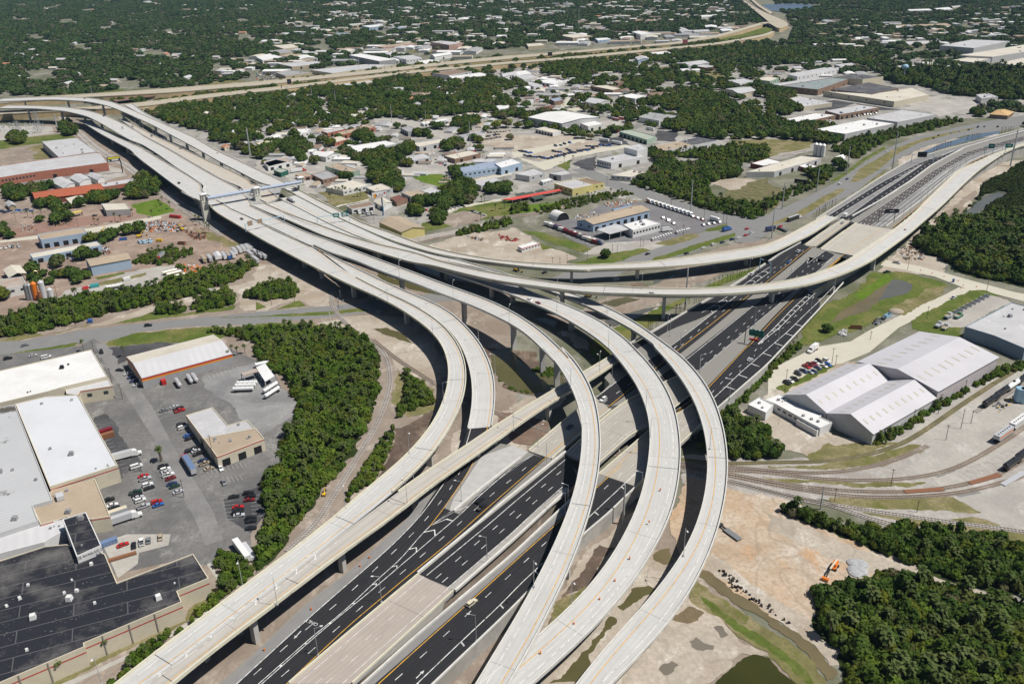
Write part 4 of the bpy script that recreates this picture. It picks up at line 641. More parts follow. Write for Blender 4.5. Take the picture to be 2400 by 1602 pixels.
# ================================================================ buildings
EXC=[]
def inside(poly,pts):
 x,y=pts[:,0],pts[:,1];r=np.zeros(len(pts),bool);n=len(poly)
 bb=(x>poly[:,0].min())&(x<poly[:,0].max())&(y>poly[:,1].min())&(y<poly[:,1].max())
 if not bb.any():return r
 X,Y=x[bb],y[bb];q=np.zeros(len(X),bool)
 for i in range(n):
  (x0,y0),(x1,y1)=poly[i-1][:2],poly[i][:2]
  if y0==y1:continue
  c=((y0>Y)!=(y1>Y))&(X<(x1-x0)*(Y-y0)/(y1-y0)+x0);q^=c
 r[bb]=q;return r
def footprint(pts,grow=2.0):
 c=np.mean([p[:2]for p in pts],axis=0);EXC.append(np.array([np.array(p[:2])+(np.array(p[:2])-c)/(np.linalg.norm(np.array(p[:2])-c)+1e-6)*grow for p in pts]))
def Mr(name,col,**k):return M(name,col,rough=k.pop('rough',.75),fine=.1,**k)
RF={'white':Mr('white_roof',(.74,.74,.73),var=.05,scale=.08,col2=(.66,.65,.63),scale2=.05),'cream':Mr('cream_roof',(.62,.58,.49),var=.07,scale=.1,col2=(.52,.47,.39),scale2=.05),'grey':Mr('grey_roof',(.36,.36,.365),var=.1,scale=.1,col2=(.28,.28,.28),scale2=.06),'lgrey':Mr('pale_grey_roof',(.50,.50,.51),var=.07,scale=.08,col2=(.44,.43,.43),scale2=.06,col3=(.58,.58,.58)),'dark':Mr('dark_roof',(.10,.10,.11),var=.2,scale=.1,col2=(.17,.165,.16),scale2=.05),'tan':Mr('tan_roof',(.42,.34,.25),var=.08,scale=.1,col2=(.35,.28,.21),scale2=.06),'brown':Mr('brown_roof',(.26,.19,.14),var=.12,scale=.1,col2=(.20,.15,.12)),'red':Mr('red_roof',(.40,.115,.06),var=.1,scale=.3),'terra':Mr('terracotta_roof',(.42,.20,.12),var=.12,scale=.4),'blue':Mr('blue_grey_roof',(.30,.36,.46),var=.08,scale=.1),'green':Mr('sage_roof',(.36,.41,.34),var=.08,scale=.1,col2=(.42,.45,.38)),'teal':Mr('teal_roof',(.27,.30,.30),var=.12,scale=.1,col2=(.21,.30,.28)),'rust':Mr('rusty_roof',(.42,.36,.31),var=.15,scale=.2,col2=(.36,.19,.10),scale2=.1),'mar':Mr('maroon_roof',(.20,.09,.075),var=.15,scale=.2),'black':None}
WL={'white':Mr('white_wall',(.72,.72,.71),var=.04),'cream':Mr('cream_wall',(.62,.565,.44),var=.05),'grey':Mr('grey_wall',(.37,.37,.38),var=.06),'lgrey':Mr('pale_grey_wall',(.53,.53,.53),var=.05),'brick':Mr('brick_wall',(.40,.16,.105),var=.12,scale=.4),'brown':Mr('brown_wall',(.27,.18,.13),var=.1),'tan':Mr('tan_wall_paint',(.50,.42,.30),var=.06),'blue':Mr('pale_blue_wall',(.38,.49,.62),var=.05),'dblue':Mr('blue_wall',(.10,.20,.38),var=.06),'yellow':Mr('yellow_wall',(.66,.58,.24),var=.05),'green':Mr('pale_green_wall',(.36,.47,.38),var=.05),'lilac':Mr('mauve_grey_wall',(.50,.46,.47),var=.05),'pink':Mr('pinkish_wall',(.44,.29,.24),var=.08),'mar':Mr('maroon_wall',(.24,.075,.06),var=.1),'teal':Mr('teal_wall',(.12,.30,.29),var=.1),'steel':Mr('steel_blue_wall',(.22,.29,.37),var=.06)}
dark_open=M('dark_opening',(.02,.02,.022),.6,.1);glass_w=M('window_glass',(.035,.045,.055),.15,.1,spec=.6);vent_m=M('vent_metal',(.30,.30,.31),.6,.15);red_stripe=M('red_stripe',(.50,.06,.05),.7,.05);ora_stripe=M('orange_stripe',(.80,.34,.02),.7,.05)
m,t,b_=_base('black_membrane_roof',.7,.25);g_=t.nodes.new('ShaderNodeNewGeometry').outputs['Position']
rot=t.nodes.new('ShaderNodeMapping');rot.inputs['Rotation'].default_value=(0,0,math.radians(-22));t.links.new(g_,rot.inputs['Vector'])
o_=_mix(t,_noise(t,g_,.05,5,.65,.52,.72),(.022,.023,.03),(.13,.125,.12));o_=_mix(t,_noise(t,g_,1.2,2,.5,.68,.76),o_,(.22,.22,.21))
br=t.nodes.new('ShaderNodeTexBrick');br.inputs['Scale'].default_value=.06;br.inputs['Mortar Size'].default_value=.012;br.inputs['Color1'].default_value=br.inputs['Color2'].default_value=(0,0,0,1);br.inputs['Mortar'].default_value=(1,1,1,1);br.inputs['Brick Width'].default_value=2.2;br.inputs['Row Height'].default_value=.42
t.links.new(rot.outputs[0],br.inputs['Vector']);mx=t.nodes.new('ShaderNodeMath');mx.operation='MULTIPLY';mx.inputs[1].default_value=.45;t.links.new(br.outputs['Color'],mx.inputs[0]);o_=_mix(t,mx.outputs[0],o_,(.20,.19,.19));t.links.new(o_,b_.inputs['Base Color']);RF['black']=m
def M_ribbed(name,col,ang,pitch=1.2,amt=.12,stain=None):
 m,t,b=_base(name,.55,.3);g=t.nodes.new('ShaderNodeNewGeometry').outputs['Position'];mp=t.nodes.new('ShaderNodeMapping');mp.inputs['Rotation'].default_value=(0,0,ang);t.links.new(g,mp.inputs['Vector'])
 wv=t.nodes.new('ShaderNodeTexWave');wv.inputs['Scale'].default_value=.314/pitch;wv.inputs['Distortion'].default_value=.2;t.links.new(mp.outputs[0],wv.inputs['Vector'])
 o=_mix(t,wv.outputs['Fac'],tuple(c*(1-amt)for c in col),col);o=_mix(t,_noise(t,g,.05,4,.6,.4,.7),o,tuple(c*.88 for c in col))
 if stain:o=_mix(t,_noise(t,g,.035,5,.7,.60,.68),o,stain)
 t.links.new(o,b.inputs['Base Color']);return m
RF['ribgrey']=M_ribbed('ribbed_grey_roof',(.60,.60,.61),math.radians(-27),4,.07);RF['stained']=M_ribbed('stained_metal_roof',(.52,.53,.54),math.radians(62),2.2,.12,(.10,.09,.075));RF['ribpale']=M_ribbed('weathered_white_roof',(.66,.675,.70),math.radians(62),1.6,.05);RF['sheet']=M_ribbed('pale_sheet_roof',(.58,.57,.60),math.radians(60),1.5,.06);RF['shade']=M_ribbed('bluish_sheet_roof',(.40,.42,.46),math.radians(60),1.5,.05)
def inset(P,d):
 n=len(P);out=[]
 for i in range(n):
  a,b,c=P[i-1],P[i],P[(i+1)%n];u=(b-a)[:2];v=(c-b)[:2];u=u/(np.linalg.norm(u)+1e-9);v=v/(np.linalg.norm(v)+1e-9);nu=np.array([-u[1],u[0]]);nv=np.array([-v[1],v[0]]);k=nu+nv;k=k/max(.3,(1+nu@nv));out.append(np.array([b[0]+k[0]*d,b[1]+k[1]*d,b[2]]))
 return out
def bldg(label,spec,h,roof='white',wall='white',kind='flat',cat='building',rise=None,ridge=None,stripes=(),doors=0,windows=0,vents=0,sky=0,name='warehouse',open_sides=False,seed=None,vents_m=None,over=.5,group=None,roof2=None):
 P=[np.array(q)for q in(WP(spec,h)if isinstance(spec,str)else spec)]
 if len(P)==3:P.append(P[0]+P[2]-P[1])
 P=ccw(P);c=np.mean(P,axis=0);c[2]=0;footprint(P);P=[np.array(p)-c for p in P];n=len(P);r=random.Random(seed if seed is not None else label)
 root=empty(name,tuple(c),label,cat,group);rm,wm=(RF[roof]if isinstance(roof,str)else roof),(WL[wall]if isinstance(wall,str)else wall)
 b=MB()
 if open_sides:
  pb=MB()
  for i in range(n):
   a,d=P[i],P[(i+1)%n];k=max(1,int(np.linalg.norm(d-a)/9))
   for j in range(k):p=a+(d-a)*j/k;p=p*.97;pb=MB();pb.box((p[0],p[1],0),(.4,.4,h-.3));pb.build('post',wm,root)
 elif kind=='flat':
  for i in range(n):a,d=P[i],P[(i+1)%n];b.quad((a[0],a[1],0),(d[0],d[1],0),(d[0],d[1],h),(a[0],a[1],h))
  I=inset(P,.35)
  for i in range(n):
   j=(i+1)%n;b.quad((P[i][0],P[i][1],h),(P[j][0],P[j][1],h),(I[j][0],I[j][1],h),(I[i][0],I[i][1],h));b.quad((I[i][0],I[i][1],h),(I[j][0],I[j][1],h),(I[j][0],I[j][1],h-.5),(I[i][0],I[i][1],h-.5))
  b.build('wall',wm,root);b=MB();b.poly([(p[0],p[1],h-.4)for p in I]);ro=b.build('roof',rm,root)
 if kind in('gable','hip')or open_sides:
  if n==4 and kind!='flat':
   e0,e1=np.linalg.norm(P[1]-P[0]),np.linalg.norm(P[2]-P[1]);k=0 if(e0>e1)!=bool(ridge)else 1
   A,B_,C_,D=(P[(i+k)%4]for i in range(4));rs=rise if rise is not None else.16*min(e0,e1)
   f=0 if kind=='gable' else.28;m0=(D+A)/2;m1=(B_+C_)/2;r0=m0+(m1-m0)*f;r1=m1-(m1-m0)*f;r0=np.array([r0[0],r0[1],h+rs]);r1=np.array([r1[0],r1[1],h+rs]);z0=lambda p:(p[0],p[1],0);zh=lambda p:np.array([p[0],p[1],h])
   if not open_sides:
    for a,d in((A,B_),(B_,C_),(C_,D),(D,A)):b.quad(z0(a),z0(d),zh(d),zh(a))
    if f==0:b.add([zh(D),zh(A),r0],[(0,1,2)]);b.add([zh(B_),zh(C_),r1],[(0,1,2)])
    b.build('wall',wm,root)
   o=(B_-A)/np.linalg.norm(B_-A)*over if f==0 else np.zeros(3);dn=(D-A)/np.linalg.norm(D-A)*over;dz=np.array([0,0,.06]);sl=rs/(np.linalg.norm(D-A)/2)*over
   a1,b1,c1,d1=zh(A)-o-dn-[0,0,sl]+dz,zh(B_)+o-dn-[0,0,sl]+dz,zh(C_)+o+dn-[0,0,sl]+dz,zh(D)-o+dn-[0,0,sl]+dz;q0,q1=r0-o+dz,r1+o+dz;tk=np.array([0,0,-.25]);b=MB();b.quad(a1,b1,q1,q0);b.quad(c1,d1,q0,q1,1 if roof2 else 0)
   if f:b.add([d1,a1,q0],[(0,1,2)]);b.add([b1,c1,q1],[(0,1,2)])
   for u,v in((a1,b1),(b1,q1),(q1,c1),(c1,d1),(d1,q0),(q0,a1)):b.quad(u+tk,v+tk,v,u)
   b.quad(b1+tk,a1+tk,q0+tk,q1+tk);b.quad(d1+tk,c1+tk,q1+tk,q0+tk);ro=b.build('roof',[rm,RF[roof2]]if roof2 else rm,root)
   if sky:
    for side in(0,1):
     e,f2=((a1,b1)if side==0 else(d1,c1))
     for i in range(sky):
      u=(i+.6)/(sky+.2);base=e+(f2-e)*u;rd=q0+(q1-q0)*u;w_=(f2-e)/np.linalg.norm(f2-e);p0=base+(rd-base)*.40;p1=base+(rd-base)*.62;nz=np.array([0,0,.07]);s_=MB();vv=[p0-w_*.55+nz,p0+w_*.55+nz,p1+w_*.55+nz,p1-w_*.55+nz];s_.quad(*(vv if side==0 else vv[::-1]));s_.build('skylight',M('skylight_panel',(.48,.46,.37),.5,.08),ro)
  else:
   b=MB();b.prism([(p[0],p[1])for p in P],h-.5,h,0);ro=b.build('roof',rm,root)
 elif open_sides:pass
 cam_xy=-c[:2];hw=h
 walls=[]
 for i in range(n):
  a,d=P[i],P[(i+1)%n];u=(d-a)[:2];L=np.linalg.norm(u)
  if L<4:continue
  u=u/L;nrm=np.array([u[1],-u[0]])
  if nrm@(cam_xy-((a+d)/2)[:2])>0:walls.append((a,u,nrm,L))
 def panel(nm,a,u,nrm,s0,s1,z0,z1,mat_,off=.05):
  q=MB();f=lambda s,z:(a[0]+u[0]*s+nrm[0]*off,a[1]+u[1]*s+nrm[1]*off,z);q.quad(f(s0,z0),f(s1,z0),f(s1,z1),f(s0,z1));return q.build(nm,mat_,root)
 for(z0,z1,sm)in stripes:
  q=MB()
  for a,u,nrm,L in walls:f=lambda s,z:(a[0]+u[0]*s+nrm[0]*.04,a[1]+u[1]*s+nrm[1]*.04,z);q.quad(f(-.04,z0),f(L+.04,z0),f(L+.04,z1),f(-.04,z1))
  if q.f:q.build('stripe',sm,root)
 if walls and(doors or windows):
  walls.sort(key=lambda w_:-w_[3])
  a,u,nrm,L=walls[0]
  for i in range(doors):s=L*(i+.5)/doors;wd=min(4.0,L/doors*.6);panel('door',a,u,nrm,s-wd/2,s+wd/2,0,min(4.0,hw*.7),dark_open)
  a,u,nrm,L=walls[1 if len(walls)>1 and doors else 0]
  for i in range(windows):s=L*(i+.5)/windows;panel('window',a,u,nrm,s-min(1.2,L/windows*.3),s+min(1.2,L/windows*.3),hw*.45,hw*.7,glass_w)
 for i in range(vents):
  for _ in range(40):
   p=np.array([r.uniform(min(q[0]for q in P),max(q[0]for q in P)),r.uniform(min(q[1]for q in P),max(q[1]for q in P))])
   if inside(np.array(inset(P,2.5)),p[None])[0]:break
  s=r.choice((.5,.6,.8,1,1.7));q=MB();q.box((p[0],p[1],h-.45 if kind=='flat' else h),(1.3*s,1.3*s,1.1*s if kind=='flat' else 1.4+(rise or 1)),r.random(),0,(.8,.8));q.build('roof_vent',vents_m or vent_m,ro)
 return root,P,c
S3=lambda h:((h-2.2,h-1.6,red_stripe),)
bk,Pb,cb=bldg('huge black flat-roofed warehouse with cream walls and a red stripe at the bottom left','r3c0 -420,780 -100,470 400,310 600,290 905,355 960,380 1070,640 1765,375 1908,600 1620,718 1660,815 768,1192 775,1225 -300,1680',9,'black','cream',stripes=((6.2,6.7,red_stripe),),vents=16,vents_m=WL['white'],seed=3)
pil=M('pilaster_grey',(.30,.28,.25),.8,.1)
for i in range(len(Pb)):
 a,d=Pb[i],Pb[(i+1)%len(Pb)];u=d-a;L=np.linalg.norm(u);u=u/L
 if L>20 and(u[1]*(-cb[0]-a[0])-u[0]*(-cb[1]-a[1]))>0:
  for k in range(1,int(L/9)+1):s=k*9-3;q=MB();q.box((a[0]+u[0]*s+u[1]*.1,a[1]+u[1]*s-u[0]*.1,0),(.4,.35,8.9),math.atan2(u[1],u[0]));q.build('pilaster',pil,bk)
bldg('raised black roof block with a lettered sign, standing on the black roof','r3c0 570,60 785,-5 925,300 700,400',12,'black','white',vents=2,name='roof_block')
bldg('taupe-roofed middle section with a large green cooling unit, below the pale grey roof','r2c0 300,1520 480,1360 870,1255 960,1470 1010,1600 r3c0 835,60 600,40 370,110',7.5,'tan','cream',stripes=((6.6,7.0,red_stripe),),vents=3,seed=5)
bldg('weathered pale roof with grey streaks and specks, its red-striped wall facing the car park','r2c0 140,568 430,500 710,485 725,505 1078,1130 455,1330',9.5,'ribpale','cream',stripes=((7.4,7.9,red_stripe),),vents=5,seed=2)
bldg('long grey metal roof with black stains at the left edge','r2c0 -420,700 135,572 480,1450 300,1500 350,1640 -300,1850',9,'stained','lgrey',vents=8,seed=8)
bldg('narrow weathered white strip roof between the metal roof and the black roof','r3c0 -300,270 380,100 600,60 605,150 400,270 -300,450',7,'ribgrey','white',vents=4)
bldg('big bright white flat roof with small black vents near the left edge','r2c0 840,72 985,318 600,408 440,455 0,560 -300,640 -300,345 0,266',10,'white','cream',vents=7,vents_m=dark_open,seed=4)
bldg('low grey lean-to roof with a cream wall attached to the bright white roof','r2c0 592,412 985,322 1035,405 735,452 720,488 610,480',8,'ribgrey','cream',stripes=((7.2,7.6,red_stripe),),windows=2,name='lean_to')
bldg('warehouse with red and orange bands under the eave and a cream and grey gable roof','r2c0 1160,140 1300,336 2130,112',6.5,'ribgrey','grey','gable',rise=2.6,roof2='cream',over=.05,stripes=((5.1,6.45,red_stripe),(4.3,5.1,ora_stripe)),vents=0)
bldg('L-shaped flat-roofed workshop with a half grey, half brown roof in the car park','r2c0 1705,675 1950,600 2090,765 2265,716 2425,890 1990,1058',6.5,'lgrey','cream',stripes=((5.8,6.4,red_stripe),),vents=6,doors=1,name='workshop')
bldg('brown half of the L-shaped workshop roof with two open dock doors','r2c0 1870,885 2345,790 2425,890 1990,1056',6.75,'tan','cream',stripes=((6.0,6.5,red_stripe),),doors=3,vents=3,name='workshop')
bldg('white canopy with a small rusty-topped shelter among the silver tank trailers','n 600,860 621,851 643,880 621,893',4.5,'white','white',open_sides=True,name='canopy',cat='canopy')
bldg('rusty-topped loading rack roof beside the white canopy','n 564,874 600,863 606,869 571,880',4.8,'rust','lgrey',open_sides=True,name='loading_rack',cat='canopy')
bldg('long red brick factory with a curved grey roof beside the billboard','e 60,1098 810,990 1330,925 1395,940 1485,1062 480,1192 0,1268 -250,1300 -250,1150',9,'lgrey','brick',windows=10,doors=2,name='factory',cat='factory',seed=1)
bldg('flat grey-roofed block with six small vents behind the brick factory','e 575,772 1060,722 1330,908 810,988',9,'lgrey','lgrey',vents=7,seed=11)
bldg('long shed with a bright orange-red metal roof','e 440,1475 1370,1350 1430,1455 490,1570',6,'red','mar','gable',rise=2.5,name='shed',cat='shed')
bldg('red brick hall with a flat grey roof beside the orange-red shed','e 1365,1347 1840,1272 1895,1322 1420,1397',8,'lgrey','brick',doors=1,windows=3,vents=3,name='brick_hall')
for lb,sp in(('white gabled shed, leftmost of three beside the brick factory','e 705,1325 850,1258 1025,1345'),('white gabled shed with dark windows, middle of three beside the brick factory','e 960,1270 1110,1215 1245,1285'),('white gabled shed, rightmost of three beside the brick factory','e 1205,1240 1290,1203 1430,1262')):bldg(lb,sp,5.5,'lgrey','white','gable',rise=1.8,windows=4,name='shed',cat='shed')
bldg('open-fronted shed with a white sloping roof beside the green field','r1c0 930,300 1150,296 1195,352 970,362',6,'cream','lgrey',doors=2,name='shed',cat='shed')
bldg('long two storey workshop with a tan roof and pale blue walls in the scrapyard','r1c0 340,582 750,516 802,566 375,632',8,'tan','blue',doors=5,windows=6,name='workshop')
bldg('low blue-walled shed with pale skylight spots and yellow kerbs in the scrapyard','r1c0 270,762 890,646 932,680 300,800',5,'cream','blue',doors=5,vents=0,name='shed',cat='shed')
bldg('tan curved-roof hall with a pale blue wall at the lower edge of the scrapyard','r1c0 785,812 1150,752 1195,806 832,872',8,'tan','blue','gable',rise=2,windows=0,name='hall')
bldg('white hall with a rust-streaked roof at the left edge near the tall silos','r1c0 -120,1010 205,970 242,1042 -120,1110',7,'rust','white',windows=4,name='hall')
bldg('open shed with a ribbed cream roof at the left edge of the scrapyard','r1c0 30,905 180,868 238,938',5.5,'cream','tan','gable',open_sides=True,name='shed',cat='shed')
bldg('beige shed roof below the orange-red shed','r1c0 600,252 745,217 790,255 650,302',5,'cream','tan',name='shed',cat='shed')
bldg('small half-round grey hut near the left edge above the scrapyard','r1c0 50,292 110,285 145,320',4,'lgrey','tan','gable',rise=1.8,name='hut',cat='shed')
bldg('yellow-topped low shelter among wrecks in the upper scrapyard','r1c0 630,385 745,362 752,372 640,398',4,M('yellow_roof',(.62,.50,.12),.7,.06),'mar',open_sides=True,name='shelter',cat='shed')
